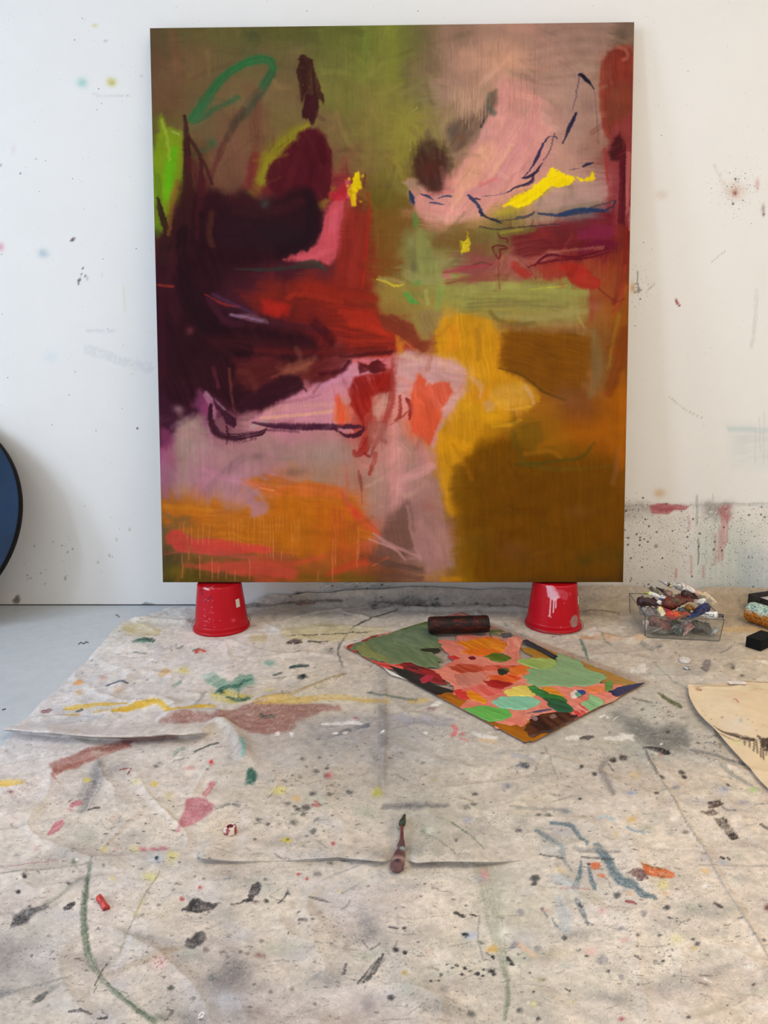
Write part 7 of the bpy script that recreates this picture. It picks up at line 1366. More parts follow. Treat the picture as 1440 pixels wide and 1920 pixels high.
roller_sleeve('roller_sleeve', 'black roller sleeve with dark red streaks lying across the palette sheet', 'roller sleeve', (A[0], A[1], zc), (B[0], B[1], zc), rS, col_black, 0.5, 0.0006)
p0 = np.array(at(1404, 1160, 2.50)); p0[2] = 0.049; p1 = p0 + np.array((0.098, -0.19, 0.0))
roller_sleeve('roller_sleeve', 'fluffy roller sleeve crusted in pale turquoise and ochre paint at the right edge', 'roller sleeve', tuple(p0), tuple(p1), 0.040, col_teal, 0.8, 0.0022)

# ------------------------------------------------------------------ black foam block, dark box, small bits
def block():
    w = floor_pt(1397, 1213, 0.006); w2 = floor_pt(1426, 1222, 0.006); ang = math.atan2(w2[1] - w[1], w2[0] - w[0])
    o = boxes('foam_block', [(0, math.hypot(w2[0] - w[0], w2[1] - w[1]), 0, 0.11, 0, 0.040)], plain('black_foam', lin((17, 16, 18)), 0.85, 0.2, 60, spec=0.2, bmp=0.3, bscale=400), None, 0.0025)
    o.location = (w[0], w[1], 0.0068); o.rotation_euler = (0, 0, ang)
    tag(o, 'black rectangular foam block lying on the cloth in front of the turquoise roller sleeve', 'block')
block()
def dark_box():
    w = floor_pt(1403, 1163, 0.006)
    root = thing('storage_box', 'dark grimy open box with pale paper inside at the far right edge', 'box', (1.526, 2.4830, 0.0068), (0, 0, 0.35))
    m = plain('grimy_black_box', lin((34, 32, 30)), 0.5, 0.5, 40, bmp=0.2)
    W, Dp, H, t = 0.20, 0.14, 0.078, 0.004
    boxes('bottom', [(0, W, 0, Dp, 0, t)], m, root)
    boxes('side', [(0, W, 0, t, t, H * .80)], m, root, 0.001); boxes('side', [(0, W, Dp - t, Dp, t, H)], m, root, 0.001)
    boxes('side', [(0, t, t, Dp - t, t, H)], m, root, 0.001); boxes('side', [(W - t, W, t, Dp - t, t, H)], m, root, 0.001)
    boxes('hinge', [(-0.007, 0.001, Dp * .55, Dp * .72, H * .80, H * .92)], m, root, 0.0015)
    # crumpled paper lining showing above the front
    n = 24; u = np.linspace(t, W - t, n); v = np.linspace(t, Dp - t, n); U, Vv = np.meshgrid(u, v)
    Z = H * .70 + 0.010 * (fbm(U / .05, Vv / .04, 4, 3) - .5)
    V = np.stack([U, Vv, Z], -1); lo = V.copy(); lo[..., 2] -= 0.002
    Fq = np.vstack([grid_faces(n, n), grid_faces(n, n, off=n * n)[:, ::-1]])
    npo('paper_lining', np.vstack([V.reshape(-1, 3), lo.reshape(-1, 3)]), Fq, plain('pale_paper', lin((206, 196, 192)), 0.8, 0.06), root)
dark_box()
def charcoal_stick():
    a = floor_pt(985, 1203, 0.016); b = floor_pt(1042, 1233, 0.016)
    L_ = math.hypot(b[0] - a[0], b[1] - a[1]); n = 20
    t = np.linspace(0, 1, n)
    root = thing('charcoal_stick', 'flat black charcoal stick lying along the far edge of the palette sheet', 'charcoal', (a[0], a[1], 0.0142), (0, 0, math.atan2(b[1] - a[1], b[0] - a[0])))
    sec = np.array([(-.011, 0), (-.012, .004), (-.009, .009), (.006, .010), (.012, .006), (.011, 0)])
    V = np.array([[(q * L_, s[0] * (1 - .25 * q + .1 * math.sin(q * 9 + i)), s[1] * (1 - .15 * q) + .0004 * math.sin(q * 21 + i)) for i, s in enumerate(sec)] for q in t])
    V = V.reshape(-1, 3); Fq = grid_faces(n, 6, True); V, Fq = fan_cap(V, Fq, np.arange(6), True); V, Fq = fan_cap(V, Fq, np.arange((n - 1) * 6, n * 6))
    npo('stick', V, Fq, plain('charcoal_black', lin((42, 40, 46)), 0.7, 0.35, 90, bmp=0.5), root, smooth=False)
    boxes('chip', [(L_ * .93, L_ * 1.05, -.016, -.010, 0, .004)], plain('charcoal_chip', lin((36, 34, 34)), 0.8), root, 0.001)
charcoal_stick()

M_CAPW = vcol('stained_white_plastic', 0.45, 0.4, 0.1, 200, 0.08, 120)
def cap(name, label, px, py, r, h, body, stain, inner, hole=0.45, zf=0.004):
    w = floor_pt(px, py, 0.008)
    x, y = w[0], w[1]; z = float(cloth_height(np.array([[x]]), np.array([[y]]))[0, 0]) + zf
    root = thing(name, label, 'cap', (x, y, z))
    prof = [(r * .90, 0), (r * .98, h * .05), (r, h * .25), (r * .96, h * .62), (r * .84, h * .92), (r * .70, h), (r * (hole + .06), h * .97), (r * hole, h * .90), (r * (hole - .02), h * .45), (r * .02, h * .40)]
    V, Fq = lathe(prof, 40)
    th = np.arctan2(V[..., 1], V[..., 0]); i = np.arange(len(prof))[:, None] * np.ones(40)
    V[..., 0] *= 1 + 0.02 * np.sin(20 * th) * (i > 0) * (i < 4); V[..., 1] *= 1 + 0.02 * np.sin(20 * th) * (i > 0) * (i < 4)
    f = sst(.56, .72, vn(th * 2.2 + 9, i * .9, int(px) % 9))[..., None]
    c = np.array(lin(body)) * (1 - f) + np.array(lin(stain)) * f
    inn = ((i >= 7) & (i <= 8))[..., None] * 1.0
    c = c * (1 - inn) + np.array(lin(inner)) * inn
    npo('shell', V, Fq, M_CAPW, root, c)
    V, Fq = lathe([(r * .20, h * .40), (r * .20, h * .62), (r * .16, h * .66), (r * .01, h * .66)], 20)
    npo('plug', V, Fq, M_CAPW, root, np.tile(lin(body), (80, 1)))
    return root
cap('tube_cap', 'white paint tube cap stained crimson inside on the cloth at left', 432, 1560, 0.0145, 0.015, (232, 218, 206), (150, 60, 60), (120, 30, 50))
cap('tube_cap', 'plain white cap standing on the cloth in front of the clear bin', 1284, 1240, 0.0185, 0.013, (222, 216, 208), (190, 184, 176), (226, 220, 212), 0.20)
cap('tube_cap', 'small grimy white ring cap beside the plain white cap', 1288, 1253, 0.0125, 0.007, (206, 202, 196), (90, 86, 86), (150, 146, 142), 0.55)

def red_scrap():
    c = [floor_pt(*q, 0.006)[:2] for q in ((180, 1688), (191, 1681), (207, 1704), (194, 1709))]
    c = np.array(c); cen = c.mean(0); n = 9
    u = np.linspace(0, 1, n); U, Vv = np.meshgrid(u, u)
    P = (c[0] * ((1 - U) * (1 - Vv))[..., None] + c[1] * (U * (1 - Vv))[..., None] + c[2] * (U * Vv)[..., None] + c[3] * ((1 - U) * Vv)[..., None]) - cen
    pinch = 1 - 0.22 * np.exp(-((Vv - .5) / .16) ** 2)
    P[..., 0] *= pinch
    Z = 0.004 + 0.005 * np.sin(U * np.pi) * (0.5 + fbm(U * 5, Vv * 6, 3, 2))
    top = np.concatenate([P, Z[..., None]], -1); bot = np.concatenate([P * .97, np.zeros((n, n, 1))], -1)
    V = np.vstack([top.reshape(-1, 3), bot.reshape(-1, 3)])
    ring = np.concatenate([np.arange(n), np.arange(1, n) * n + n - 1, (n - 1) * n + np.arange(n - 2, -1, -1), np.arange(n - 2, 0, -1) * n]); k = len(ring); kk = np.arange(k)
    Fq = np.vstack([grid_faces(n, n)[:, ::-1], grid_faces(n, n, off=n * n), np.stack([ring[kk], ring[(kk + 1) % k], ring[(kk + 1) % k] + n * n, ring[kk] + n * n], 1)])
    f = sst(.5, .7, fbm(U * 6, Vv * 6, 8, 2))[..., None]
    cc = np.array(lin((212, 62, 44))) * (1 - f) + np.array(lin((150, 44, 50))) * f
    o = npo('paint_scrap', V, Fq, vcol('red_paint_scrap', 0.35, 0.5, 0.3, 200, 0.1, 100), None, np.vstack([cc.reshape(-1, 3)] * 2))
    z = float(cloth_height(np.array([[cen[0]]]), np.array([[cen[1]]]))[0, 0])
    o.location = (cen[0], cen[1], z + 0.004)
    tag(o, 'small crinkled scrap of bright red paint on the cloth at lower left', 'paint scrap')
red_scrap()

# ------------------------------------------------------------------ paint tubes
def tube(label, p_cap, p_end, r, cols, crust=0.0, roll=0.0, capcol=(60, 58, 58), flat=1.0, group='paint tubes in the clear bin', letters=None, capr=0.5, seed=1, bare=False):
    """squeezed paint tube from its cap to its flat crimp; cols = [(share along, colour)], crust = lumpy paint"""
    p0, p1 = np.array(p_cap, float), np.array(p_end, float)
    ax = p1 - p0; Ln = np.linalg.norm(ax); ax = ax / Ln
    up = np.array([0, 0, 1.0]) - ax * ax[2]; up /= np.linalg.norm(up); sd = np.cross(up, ax)
    a, b = sd * math.cos(roll) + up * math.sin(roll), -sd * math.sin(roll) + up * math.cos(roll)
    root = thing('paint_tube', label, 'paint tube', tuple(p0), group=group)
    n, m = 28, 40
    capL = 0.0 if bare else min(0.016, Ln * 0.16)
    t = np.linspace(0, 1, m); th = np.linspace(0, 2 * np.pi, n, endpoint=False); TH, T = np.meshgrid(th, t)
    sh = sst(0, 0.07, T)
    wA = r * (0.45 + 0.55 * sh) * (1 + 0.45 * sst(0.2, 1, T) * flat)
    wB = r * (0.45 + 0.55 * sh) * (1 - (1 - 0.10) * sst(0.15, 0.97, T) * flat) + 0.0006
    nz = fbm(np.cos(TH) * 1.6 + T * Ln / 0.014 + seed * 3, np.sin(TH) * 1.6 + T * Ln / 0.022, seed, 3) - 0.5
    k = 1 + (0.35 + 1.3 * crust) * nz * sst(0.05, 0.3, T)
    bend = 0.10 * r * np.sin(T * 5 + seed)
    V = ax * (capL + T * (Ln - capL))[..., None] + a * (wA * k * np.cos(TH) + bend)[..., None] + b * (wB * k * np.sin(TH) + crust * 0.004 * nz)[..., None]
    cs = np.array([c[0] for c in cols]); cc = np.array([c[1] for c in cols], float)
    tt = np.clip(T + (0.05 + crust * .35) * (vn(TH * 1.3 + seed, T * 9, seed + 2) - 0.5) * 2, 0, 1)
    idx = np.clip(np.searchsorted(cs, tt), 0, len(cs) - 1)
    C = cc[idx] * (1 + 0.9 * nz[..., None] + (0.15 + 0.6 * crust) * (vn(TH * 3, T * 40, seed + 4)[..., None] - .5))
    if crust:
        f = sst(.60, .78, vn(TH * 2.2 + 4, T * 14, seed + 6))[..., None]; C = C * (1 - f) + cc[(idx + 1) % len(cc)] * f
    R = Raster(np.zeros((2, 2)), np.zeros((2, 2)), (0, 0, 0)); R.C = C
    VV = V.reshape(-1, 3); Fq = grid_faces(m, n, True); lc = R.linear().reshape(-1, 3)
    VV, Fq = fan_cap(VV, Fq, np.arange(n), True); VV, Fq = fan_cap(VV, Fq, np.arange((m - 1) * n, m * n)); lc = np.vstack([lc, lc[:1], lc[-1:]])
    npo('body', VV, Fq[:, ::-1], M_TUBE if not crust else M_CRUST, root, lc)
    if not bare:
        pr = np.array([(capr * .98, 0.0), (capr, .1), (capr, .75), (capr * .86, 1.0), (capr * .2, 1.0)]) * np.array([r, 1]); TH2, I = np.meshgrid(np.linspace(0, 2 * np.pi, 20, endpoint=False), np.arange(5))
        rad = pr[I][..., 0] * (1 + 0.04 * np.sign(np.sin(TH2 * 10)))
        V = ax * ((1 - pr[I][..., 1]) * capL * 1.1)[..., None] + (a * np.cos(TH2)[..., None] + b * np.sin(TH2)[..., None]) * rad[..., None]
        npo('cap', V, grid_faces(5, 20, True), plain('tube_cap_plastic', lin(capcol), 0.4, 0.15, 200), root)
    if letters:
        cu = bpy.data.curves.new('lettering', 'FONT'); cu.body = letters; cu.size = r * 1.05; cu.extrude = 0.0001; cu.align_x = 'CENTER'
        tmp = bpy.data.objects.new('lettering_tmp', cu); COL.objects.link(tmp)
        bpy.context.view_layer.update()
        me = bpy.data.meshes.new_from_object(tmp.evaluated_get(bpy.context.evaluated_depsgraph_get())); me.name = 'lettering'
        bpy.data.objects.remove(tmp)
        co = np.zeros(len(me.vertices) * 3); me.vertices.foreach_get('co', co); co = co.reshape(-1, 3)
        # wrap the words round the camera side of the tube; reading direction runs towards the cap
        xs = -co[:, 0]; ph = -1.05 + co[:, 1] / r
        tpos = np.clip(0.36 + xs / Ln, 0, 1); f = sst(0.15, 0.97, tpos) * flat; f2 = sst(0.2, 1, tpos) * flat
        dirn = np.array([0, -1.0, 0]); dirn = dirn - ax * (dirn @ ax); dirn /= np.linalg.norm(dirn); oth = np.cross(ax, dirn); oth = oth if oth[2] > 0 else -oth
        ph2 = co[:, 1] / r - 0.10
        rr = r * 1.24 + co[:, 2]
        P = ax * (capL + tpos * (Ln - capL))[:, None] + dirn * (rr * np.cos(ph2))[:, None] + oth * (rr * np.sin(ph2))[:, None]
        me.vertices.foreach_set('co', P.ravel().astype(np.float32)); me.update()
        link('lettering', me, plain('label_ink', lin((40, 38, 36)), 0.6), root)
    return root
M_TUBE = vcol('tube_label_and_foil', 0.38, 0.5, 0.3, 130, 0.12, 90)
M_CRUST = vcol('crusted_paint', 0.42, 0.5, 0.7, 160, 0.25, 140)

# clear bin
BIN_O = np.array([0.944, 2.321]); BIN_ANG = math.atan2(-0.036, 0.259); BIN_W, BIN_D, BIN_H = 0.262, 0.262, 0.088
def bin_():
    root = thing('storage_bin', 'clear plastic open bin heaped with squeezed paint tubes near the wall', 'bin', (BIN_O[0], BIN_O[1], 0.0068), (0, 0, BIN_ANG))
    m = clear_mat('clear_bin_plastic', (0.975, 0.98, 0.975), 0.035); t = 0.003
    boxes('bottom', [(0.004, BIN_W - .004, 0.004, BIN_D - .004, 0, t)], m, root)
    def wall(q0, q1, n):       # slightly flared side: bottom edge q0-q1, outward normal n
        q0, q1, n = np.array(q0), np.array(q1), np.array(n)
        fl = 0.007
        V = []
        for z, o in ((t, 0), (BIN_H, fl)):
            for inn in (0, t):
                for q, s in ((q0, -1), (q1, 1)):
                    d = (q1 - q0) / np.linalg.norm(q1 - q0)
                    p = q + n * (o - inn) + d * s * (o if z > t else 0)
                    V.append((p[0], p[1], z))
        Fq = [(0, 1, 5, 4), (3, 2, 6, 7), (4, 5, 7, 6), (1, 0, 2, 3), (0, 4, 6, 2), (5, 1, 3, 7)]
        return V, Fq
    for q0, q1, n in (((0, 0), (BIN_W, 0), (0, -1)), ((BIN_W, 0), (BIN_W, BIN_D), (1, 0)), ((BIN_W, BIN_D), (0, BIN_D), (0, 1)), ((0, BIN_D), (0, 0), (-1, 0))):
        V, Fq = wall(q0, q1, n)
        npo('side', V, Fq, m, root, smooth=False)
    # rounded lip, corner posts and foot line: dark reflections painted into their colour
    lipm = plain('bin_lip_painted_reflection', lin((72, 70, 68)), 0.15, 0.2, 80, spec=0.8)
    o = 0.007
    c = [(-o, -o), (BIN_W + o, -o), (BIN_W + o, BIN_D + o), (-o, BIN_D + o)]
    for i in range(4):
        a, b = c[i], c[(i + 1) % 4]
        V, Fq = sweep([(a[0], a[1], BIN_H), ((a[0] + b[0]) / 2, (a[1] + b[1]) / 2, BIN_H), (b[0], b[1], BIN_H)], 0.0016, 8)
        npo('lip', V, Fq, lipm, root)
    for (x, y), (xt, yt) in zip([(0, 0), (BIN_W, 0), (BIN_W, BIN_D), (0, BIN_D)], c):
        V, Fq = sweep([(x, y, t), ((x + xt) / 2, (y + yt) / 2, BIN_H / 2), (xt, yt, BIN_H)], 0.0013, 8)
        npo('corner', V, Fq, lipm, root)
    V, Fq = sweep([(0.002, 0, 0.003), (BIN_W / 2, -0.001, 0.003), (BIN_W - .002, 0, 0.003)], 0.0014, 8)
    npo('foot', V, Fq, lipm, root)
bin_()
def T4(x, y, Y):      # place by the close-up of the bin (1180..1360 x 1075..1215 at 8x)
    return at(1180 + x / 8.0, 1075 + y / 8.0, Y)
WH, SI = (226, 222, 216), (168, 166, 164)
tubes = [
 # label, cap end, crimp end, r, colours, crust, roll, capcol, seed, bare
 ('white-labelled silver-shouldered tube lying on top of the heap, pink crusted', T4(640, 165, 2.47), T4(1190, 330, 2.50), .0145, [(.10, SI), (.45, WH), (.75, (206, 160, 150)), (1, (216, 186, 150))], .25, .2, (190, 188, 186), 2, False),
 ('pale cream crimped tube end hanging over the right side of the heap', T4(1110, 290, 2.50), T4(1265, 480, 2.46), .0125, [(.5, (226, 206, 170)), (1, (222, 204, 174))], .15, 1.2, (220, 200, 160), 3, True),
 ('white tube tip with dark blue stripe at the top left of the heap', T4(650, 190, 2.47), T4(440, 110, 2.48), .0095, [(.25, (206, 190, 120)), (.45, (36, 40, 84)), (1, (206, 206, 216))], .05, .4, (226, 220, 190), 4, True),
 ('grey crimped tube end standing up behind the dark maroon tube', T4(420, 320, 2.47), T4(310, 205, 2.49), .0125, [(.4, (110, 100, 92)), (1, (150, 144, 122))], .05, .9, (90, 86, 80), 5, True),
 ('brown creased tube end beside the white tube tip', T4(640, 330, 2.46), T4(400, 215, 2.49), .0125, [(.5, (150, 116, 104)), (.8, (60, 50, 46)), (1, (80, 70, 64))], .25, .5, (80, 70, 60), 6, True),
 ('thin white tube with yellow-green cap at the left of the heap', T4(235, 285, 2.46), T4(540, 365, 2.44), .0085, [(.3, (220, 220, 190)), (1, (232, 230, 228))], .0, .2, (176, 180, 40), 7, False),
 ('dark maroon paint-smeared tube at the left of the heap', T4(130, 425, 2.41), T4(430, 430, 2.43), .0175, [(.5, (46, 26, 30)), (1, (66, 36, 40))], .7, .3, (36, 24, 26), 8, True),
 ('blue and white labelled tube between dark maroon and red-brown tubes', T4(420, 470, 2.42), T4(540, 370, 2.44), .0105, [(.35, WH), (.75, (46, 78, 140)), (1, WH)], .0, .8, (220, 220, 220), 9, True),
 ('fat red-brown crusted tube across the middle of the heap', T4(500, 480, 2.41), T4(905, 360, 2.44), .0235, [(.35, (112, 40, 34)), (.6, (84, 62, 42)), (1, (104, 44, 36))], .75, .1, (80, 40, 34), 10, True),
 ('dark brown crusted tube behind the red-brown one', T4(790, 300, 2.46), T4(1015, 350, 2.47), .0165, [(.5, (54, 34, 30)), (1, (70, 26, 26))], .6, .3, (50, 30, 28), 11, True),
 ('white-labelled tube lying under the ultramarine tube', T4(1195, 440, 2.43), T4(930, 420, 2.44), .0150, [(.06, SI), (.8, WH), (1, (180, 176, 170))], .05, .1, (150, 148, 146), 12, False),
 ('red foil tube running down to the front of the bin', T4(630, 640, 2.36), T4(460, 480, 2.39), .0140, [(.5, (170, 40, 44)), (1, (140, 50, 50))], .35, .5, (150, 30, 34), 13, True),
 ('cream and yellow creased tube end at the left front of the heap', T4(430, 520, 2.38), T4(540, 610, 2.36), .0120, [(.5, (216, 206, 140)), (1, (206, 196, 180))], .15, .7, (200, 190, 120), 14, True),
 ('scarlet to ochre crusted tube along the front of the heap', T4(550, 640, 2.35), T4(900, 600, 2.36), .0150, [(.4, (190, 46, 40)), (.6, (196, 110, 40)), (1, (112, 98, 62))], .7, .2, (180, 40, 40), 15, True),
 ('ochre crusted tube end in the middle of the heap', T4(860, 520, 2.40), T4(965, 510, 2.41), .0125, [(.6, (176, 116, 34)), (1, (120, 90, 40))], .6, .3, (150, 100, 30), 16, True),
 ('blue-grey smeared tube between ochre end and scarlet tube', T4(740, 560, 2.39), T4(900, 560, 2.40), .0120, [(.5, (96, 104, 112)), (1, (56, 62, 84))], .6, .4, (90, 90, 90), 17, True),
 ('ultramarine paint-covered tube bent over the front right of the heap', T4(1185, 490, 2.40), T4(860, 690, 2.325), .0165, [(.3, (24, 30, 76)), (.55, (30, 36, 84)), (.8, (26, 28, 66)), (1, (36, 66, 112))], .7, .3, (24, 28, 70), 18, True),
 ('white tube with dark printed letters and silver cap over the right side', T4(1415, 640, 2.335), T4(930, 610, 2.37), .0145, [(.06, (140, 140, 140)), (.85, (230, 226, 220)), (1, (200, 196, 190))], .0, .1, (60, 60, 62), 19, False),
 ('silver crumpled tube at the left inside the bin', T4(150, 560, 2.42), T4(420, 580, 2.39), .0150, [(.5, (160, 156, 156)), (1, (120, 112, 112))], .45, .4, (120, 116, 116), 20, True),
 ('dull pink-brown tube low inside the bin at left', T4(280, 700, 2.36), T4(620, 790, 2.345), .0170, [(.5, (110, 80, 74)), (1, (132, 64, 66))], .5, .3, (90, 60, 60), 21, True),
 ('pale grey folded tube end against the front of the bin', T4(560, 860, 2.350), T4(365, 940, 2.338), .0160, [(.5, (130, 130, 122)), (1, (176, 174, 166))], .35, .6, (120, 120, 116), 22, True),
 ('teal-grey folded tube end against the front of the bin', T4(760, 870, 2.350), T4(600, 950, 2.335), .0160, [(.5, (70, 92, 90)), (1, (136, 152, 148))], .45, .9, (90, 110, 108), 23, True),
 ('dark green tube low in the middle of the bin', T4(600, 830, 2.40), T4(880, 830, 2.40), .0165, [(.5, (44, 62, 56)), (1, (52, 60, 56))], .4, .2, (40, 56, 50), 24, True),
 ('silver tube with red tip pointing down at the front of the bin', T4(800, 740, 2.345), T4(905, 940, 2.328), .0150, [(.6, (116, 118, 116)), (.8, (150, 70, 66)), (1, (196, 160, 150))], .35, 1.0, (110, 110, 110), 25, True),
 ('dark grey crumpled tube low at the right of the bin', T4(920, 830, 2.37), T4(1230, 830, 2.36), .0190, [(.5, (66, 64, 60)), (1, (90, 86, 80))], .5, .3, (60, 58, 56), 26, True),
 ('bright silver tube corner at the lower right of the bin', T4(1330, 830, 2.335), T4(1225, 935, 2.325), .0100, [(.5, (190, 188, 186)), (1, (206, 204, 200))], .1, .5, (180, 180, 180), 27, True),
 ('pale lilac-grey tube standing in the left corner of the bin', T4(260, 700, 2.36), T4(235, 900, 2.35), .0120, [(.5, (176, 160, 160)), (1, (196, 184, 180))], .25, 1.1, (170, 160, 160), 28, True),
]
for lab, a_, b_, r_, cols, cr, ro, cc_, sd_, bare in tubes:
    a_, b_ = np.array(a_), np.array(b_)
    if 20 <= sd_ <= 26: r_ *= 1.18
    a_[2] = max(a_[2], 0.012 + r_); b_[2] = max(b_[2], 0.013 + 1.25 * r_ * abs(math.sin(ro)))
    tube(lab, a_, b_, r_, cols, cr, ro, cc_, seed=sd_, bare=bare, letters='ORGE' if 'letters' in lab else None)
# the squeezed tube in the middle of the cloth
zt = 0.013
A = floor_pt(755, 1548, zt); B = floor_pt(747, 1634, zt)
def mid_tube():
    root = thing('paint_tube', 'flattened dark red paint tube with green cap lying alone mid cloth', 'paint tube', (A[0], A[1], 0.0135))
    d = B - A; Ln = float(np.hypot(d[0], d[1])); rz = math.atan2(d[1], d[0])
    root.rotation_euler = (0, 0, rz)
    m, n = 60, 22; t = np.linspace(0, 1, m); th = np.linspace(0, 2 * np.pi, n, endpoint=False); TH, T = np.meshgrid(th, t)
    w = np.interp(T, [0, .05, .30, .36, .55, .72, .85, .95, 1.0], [.0036, .0036, .0038, .006, .0095, .0118, .0135, .0125, .008])
    h = np.interp(T, [0, .30, .55, .8, 1.0], [.0035, .0036, .006, .0068, .003])
    nz = fbm(np.cos(TH) * 2 + T * 22, np.sin(TH) * 2 + T * 9, 4, 3) - .5
    V = np.stack([T * Ln, w * (1 + .25 * nz) * np.cos(TH) + .003 * np.sin(T * 4) - .002, h * (1 + .4 * nz) * np.sin(TH) + h * .9 - .004], -1)
    X, Y = T * 100, (TH % (2 * np.pi)) * 10
    R = Raster(X, Y, (96, 66, 66)); R.C[T[:, 0] < .34] = (104, 52, 54); R.C *= (1 + .7 * nz)[..., None]
    f = (np.exp(-((T - .58) / .05) ** 2) * sst(.3, .6, vn(TH * 2, T * 12, 3)))[..., None]; R.C = R.C * (1 - f) + np.array((150, 172, 172)) * f
    f = (sst(.38, .42, T) * sst(.56, .50, T))[..., None]; R.C = R.C * (1 - .8 * f) + np.array((96, 70, 80)) * .8 * f
    f = (np.exp(-((T - .80) / .05) ** 2) * .8)[..., None]; R.C = R.C * (1 - f) + np.array((176, 140, 134)) * f
    f = (np.exp(-((T - .845) / .022) ** 2 - ((TH - 1.6) / .45) ** 2))[..., None]; R.C = R.C * (1 - f) + np.array((14, 12, 12)) * f
    VV = V.reshape(-1, 3); Fq = grid_faces(m, n, True); lc = R.linear().reshape(-1, 3)
    VV, Fq = fan_cap(VV, Fq, np.arange(n), True); VV, Fq = fan_cap(VV, Fq, np.arange((m - 1) * n, m * n)); lc = np.vstack([lc, lc[:1], lc[-1:]])
    npo('body', VV, Fq, M_TUBE, root, lc)
    # green cap: cone with a waist
    pr = [(.0006, -.034), (.003, -.0335), (.0036, -.026), (.0052, -.020), (.0074, -.011), (.0072, -.004), (.0055, 0), (.0006, .001)]
    P = np.array(pr); TH, I = np.meshgrid(np.linspace(0, 2 * np.pi, 20, endpoint=False), np.arange(len(P)))
    V = np.stack([P[I][..., 1], P[I][..., 0] * np.cos(TH) - .002 + P[I][..., 1] * -.12, P[I][..., 0] * np.sin(TH) + .0005], -1)
    npo('cap', V, grid_faces(len(P), 20, True), plain('dark_green_cap', lin((40, 54, 34)), 0.5, 0.2, 200), root)
mid_tube()

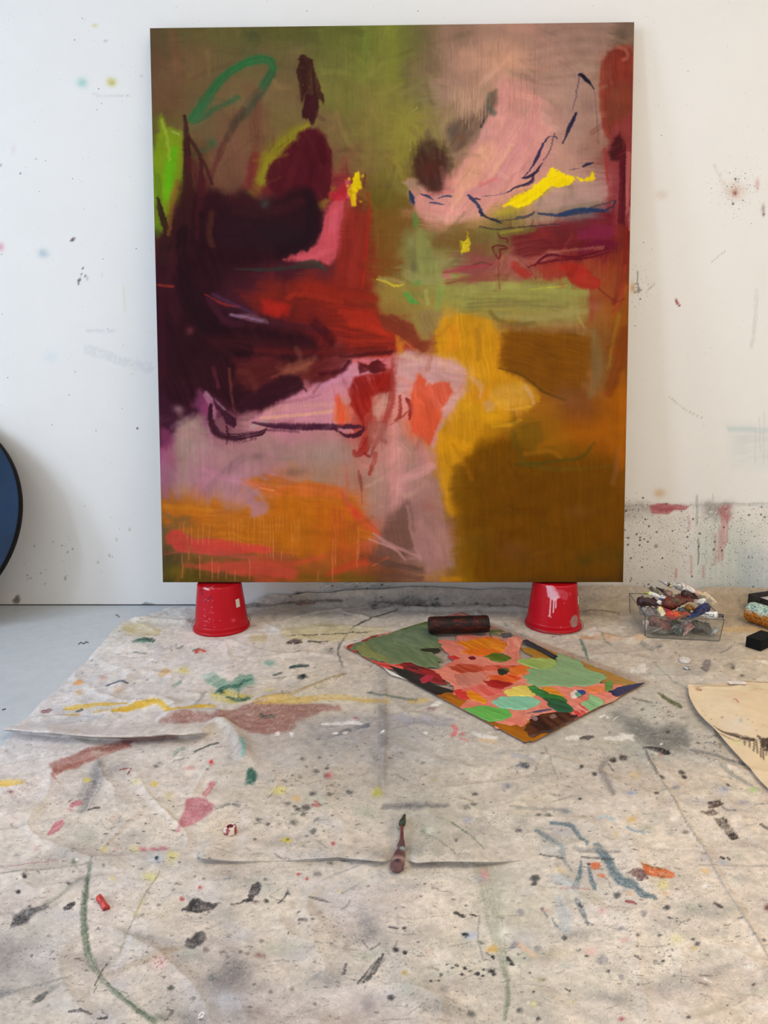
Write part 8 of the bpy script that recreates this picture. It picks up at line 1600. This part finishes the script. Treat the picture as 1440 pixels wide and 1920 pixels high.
# ------------------------------------------------------------------ loose canvas sheet, right
def canvas_sheet():
    edge = [(1289, 1295), (1290, 1308), (1293, 1322), (1307, 1347), (1324, 1366), (1342, 1384), (1375, 1421), (1408, 1457), (1440, 1493), (1490, 1549)]
    top = [(1289, 1295), (1310, 1294), (1327, 1293), (1360, 1290), (1398, 1287), (1440, 1289), (1500, 1291)]
    E = catmull(np.array([floor_pt(*q)[:2] for q in edge]), 0.02)
    yt = E[0, 1]; yb = E[-1, 1]
    ny, nx = 150, 170
    vs = np.linspace(0, 1, ny); 
    le = np.stack([np.interp(vs, np.linspace(0, 1, len(E)), E[:, 0]), np.interp(vs, np.linspace(0, 1, len(E)), E[:, 1])], 1)
    Tp = np.array([floor_pt(*q)[:2] for q in top]); 
    us = np.linspace(0, 1, nx) ** 1.3
    xr = 1.95
    XX = le[:, :1] * (1 - us) + xr * us
    ytop = np.interp(XX[0], Tp[:, 0], Tp[:, 1]) - yt
    YY = le[:, 1:2] + (ytop[None] * (1 - vs[:, None]) ** 6)
    a = us[None] * np.ones((ny, 1))
    curl = np.exp(-((XX - le[:, :1]) / 0.022) ** 2)
    Z = cloth_height(XX, YY) * 0.5 + 0.0125 + 0.006 * curl * sst(1.0, .3, vs)[:, None] + 0.004 * fbm(XX / .12, YY / .10, 6, 3) + ridge(XX, YY, [(1300, 1297), (1370, 1300), (1398, 1290)], .003, .004, .01)
    P = np.stack([XX, YY, Z], -1)
    FX, FY = project(np.stack([XX, YY, Z * 0], -1))
    R = Raster(FX, FY, (228, 208, 176))
    R.C *= (1 + 0.10 * (fbm(FX / 40, FY / 26, 2, 4) - .5))[..., None]
    for x, y, rx, ry, c in ((1345, 1330, 40, 20, (232, 216, 190)), (1420, 1340, 40, 30, (232, 206, 168)), (1400, 1312, 30, 8, (222, 196, 162)), (1330, 1355, 20, 12, (236, 220, 186)), (1380, 1370, 30, 20, (226, 214, 200)), (1430, 1440, 20, 20, (232, 204, 164)), (1415, 1300, 12, 8, (212, 192, 160))): R.spot(x, y, rx, ry, c, .6)
    R.spot(1307, 1302, 5, 3, (176, 130, 96), .8, p=1.5); R.spot(1313, 1303, 2, 1.5, (120, 70, 50), .9); R.st([(1376, 1320), (1381, 1324), (1384, 1327)], 2.5, (206, 110, 96), .85); R.spot(1388, 1361, 3, 4, (160, 170, 176), .7); R.spot(1353, 1355, 2.5, 2, (150, 110, 90), .7)
    R.st([(1338, 1376), (1352, 1384), (1372, 1388), (1390, 1392), (1412, 1396)], [2, 5, 7, 9, 8], (66, 54, 48), .9, .5, .8, .5, grain=.38); R.st([(1345, 1388), (1375, 1398), (1400, 1402)], [2, 5, 4], (90, 76, 66), .7, .5, .9, grain=.5); R.bl([(1418, 1386), (1428, 1392), (1440, 1394), (1445, 1410), (1432, 1420), (1424, 1404)], (56, 44, 40), .9, 3, 4, 6, grain=.4)
    for x, y0, y1 in ((1404, 1398, 1412), (1412, 1398, 1420), (1418, 1396, 1424), (1426, 1400, 1432), (1430, 1400, 1436), (1436, 1404, 1428), (1440, 1400, 1420), (1395, 1398, 1408)): R.drip(x, y0, y1, 2.2, (60, 48, 42), .8)
    R.st([(1300, 1298), (1340, 1296), (1385, 1292), (1400, 1288), (1440, 1290)], 1.6, (166, 140, 104), .8, .5); R.st([(1405, 1306), (1425, 1302), (1445, 1304)], 2, (200, 176, 144), .7); R.spot(1378, 1402, 12, 5, (226, 222, 160), .6)
    R.dots(40, 1300, 1300, 1440, 1480, .8, 1.8, [(130, 100, 80), (160, 130, 110)], .7, .7, 3)
    V = P.reshape(-1, 3); idx = np.arange(ny * nx).reshape(ny, nx); Fq = grid_faces(ny, nx)
    lo = V.copy(); lo[:, 2] -= 0.0012
    ring = np.concatenate([idx[0, :], idx[1:, -1], idx[-1, -2::-1], idx[-2:0:-1, 0]]); k = len(ring); kk = np.arange(k); o = len(V)
    Fq = np.vstack([Fq[:, ::-1], grid_faces(ny, nx, off=o), np.stack([ring[kk], ring[(kk + 1) % k], ring[(kk + 1) % k] + o, ring[kk] + o], 1)])
    c = R.linear((1.0, 1.0, 1.0)).reshape(-1, 3)
    root = thing('canvas_sheet', 'loose beige canvas sheet with black dry-brush marks lying on the cloth at right', 'canvas', (1.3, 1.7, 0.008))
    V2 = np.vstack([V, lo]) - np.array([1.3, 1.7, 0.008])
    npo('cloth', V2, Fq, vcol('raw_canvas', 0.85, 0.1, 0.3, 500, 0.06, 40), root, np.vstack([c, c]))
    w = floor_pt(1381, 1294)
    s = boxes('paper_label', [(-.026, .026, -.009, .009, 0, .0006)], plain('white_label', lin((240, 232, 230)), 0.6, 0.03), root)
    s.location = (w[0] - 1.3, w[1] - 1.7, 0.0165); s.rotation_euler = (0, 0, -0.05)
    for i, (x0, x1, y0) in enumerate(((-.018, .0, .001), (.006, .018, .003), (-.016, .008, -.005))):
        q = boxes('print_line', [(x0, x1, y0, y0 + .0012, .0007, .0009)], plain('label_print', lin((170, 160, 165)), 0.7), s)
canvas_sheet()
# ceiling light fixture that carries the warm panel light
fx = thing('ceiling_fixture', 'long flat white ceiling light fixture above the studio', 'ceiling light', (CEIL_X, CEIL_Y, ZC - 0.06))
boxes('housing', [(-1.25, 1.25, -.60, .60, 0, .055)], M_WHITE, fx, 0.004)
# hair-like fibres and crumbs on the bare floor
def crumb(px, pts, r, label):
    w = floor_pt(*px); P = np.array([(floor_pt(*q)[0] - w[0], floor_pt(*q)[1] - w[1], 0.0016) for q in pts])
    V, Fq = sweep(catmull(P, 0.004), r, 6)
    o = npo('lint_thread', V, Fq, plain('dark_lint', lin((70, 70, 72)), 0.9), None); o.location = (w[0], w[1], 0)
    tag(o, label, 'lint')
crumb((157, 1206), [(147, 1209), (152, 1205), (157, 1208), (161, 1204), (166, 1206)], 0.0013, 'dark wriggly thread on the bare grey floor left of the cloth')
crumb((221, 1155), [(217, 1153), (221, 1155), (224, 1158)], 0.0013, 'tiny dark thread on the grey floor near the wall')
crumb((7, 1331), [(4, 1332), (7, 1331), (11, 1330)], 0.0015, 'tiny dark crumb on the grey floor at the left edge')
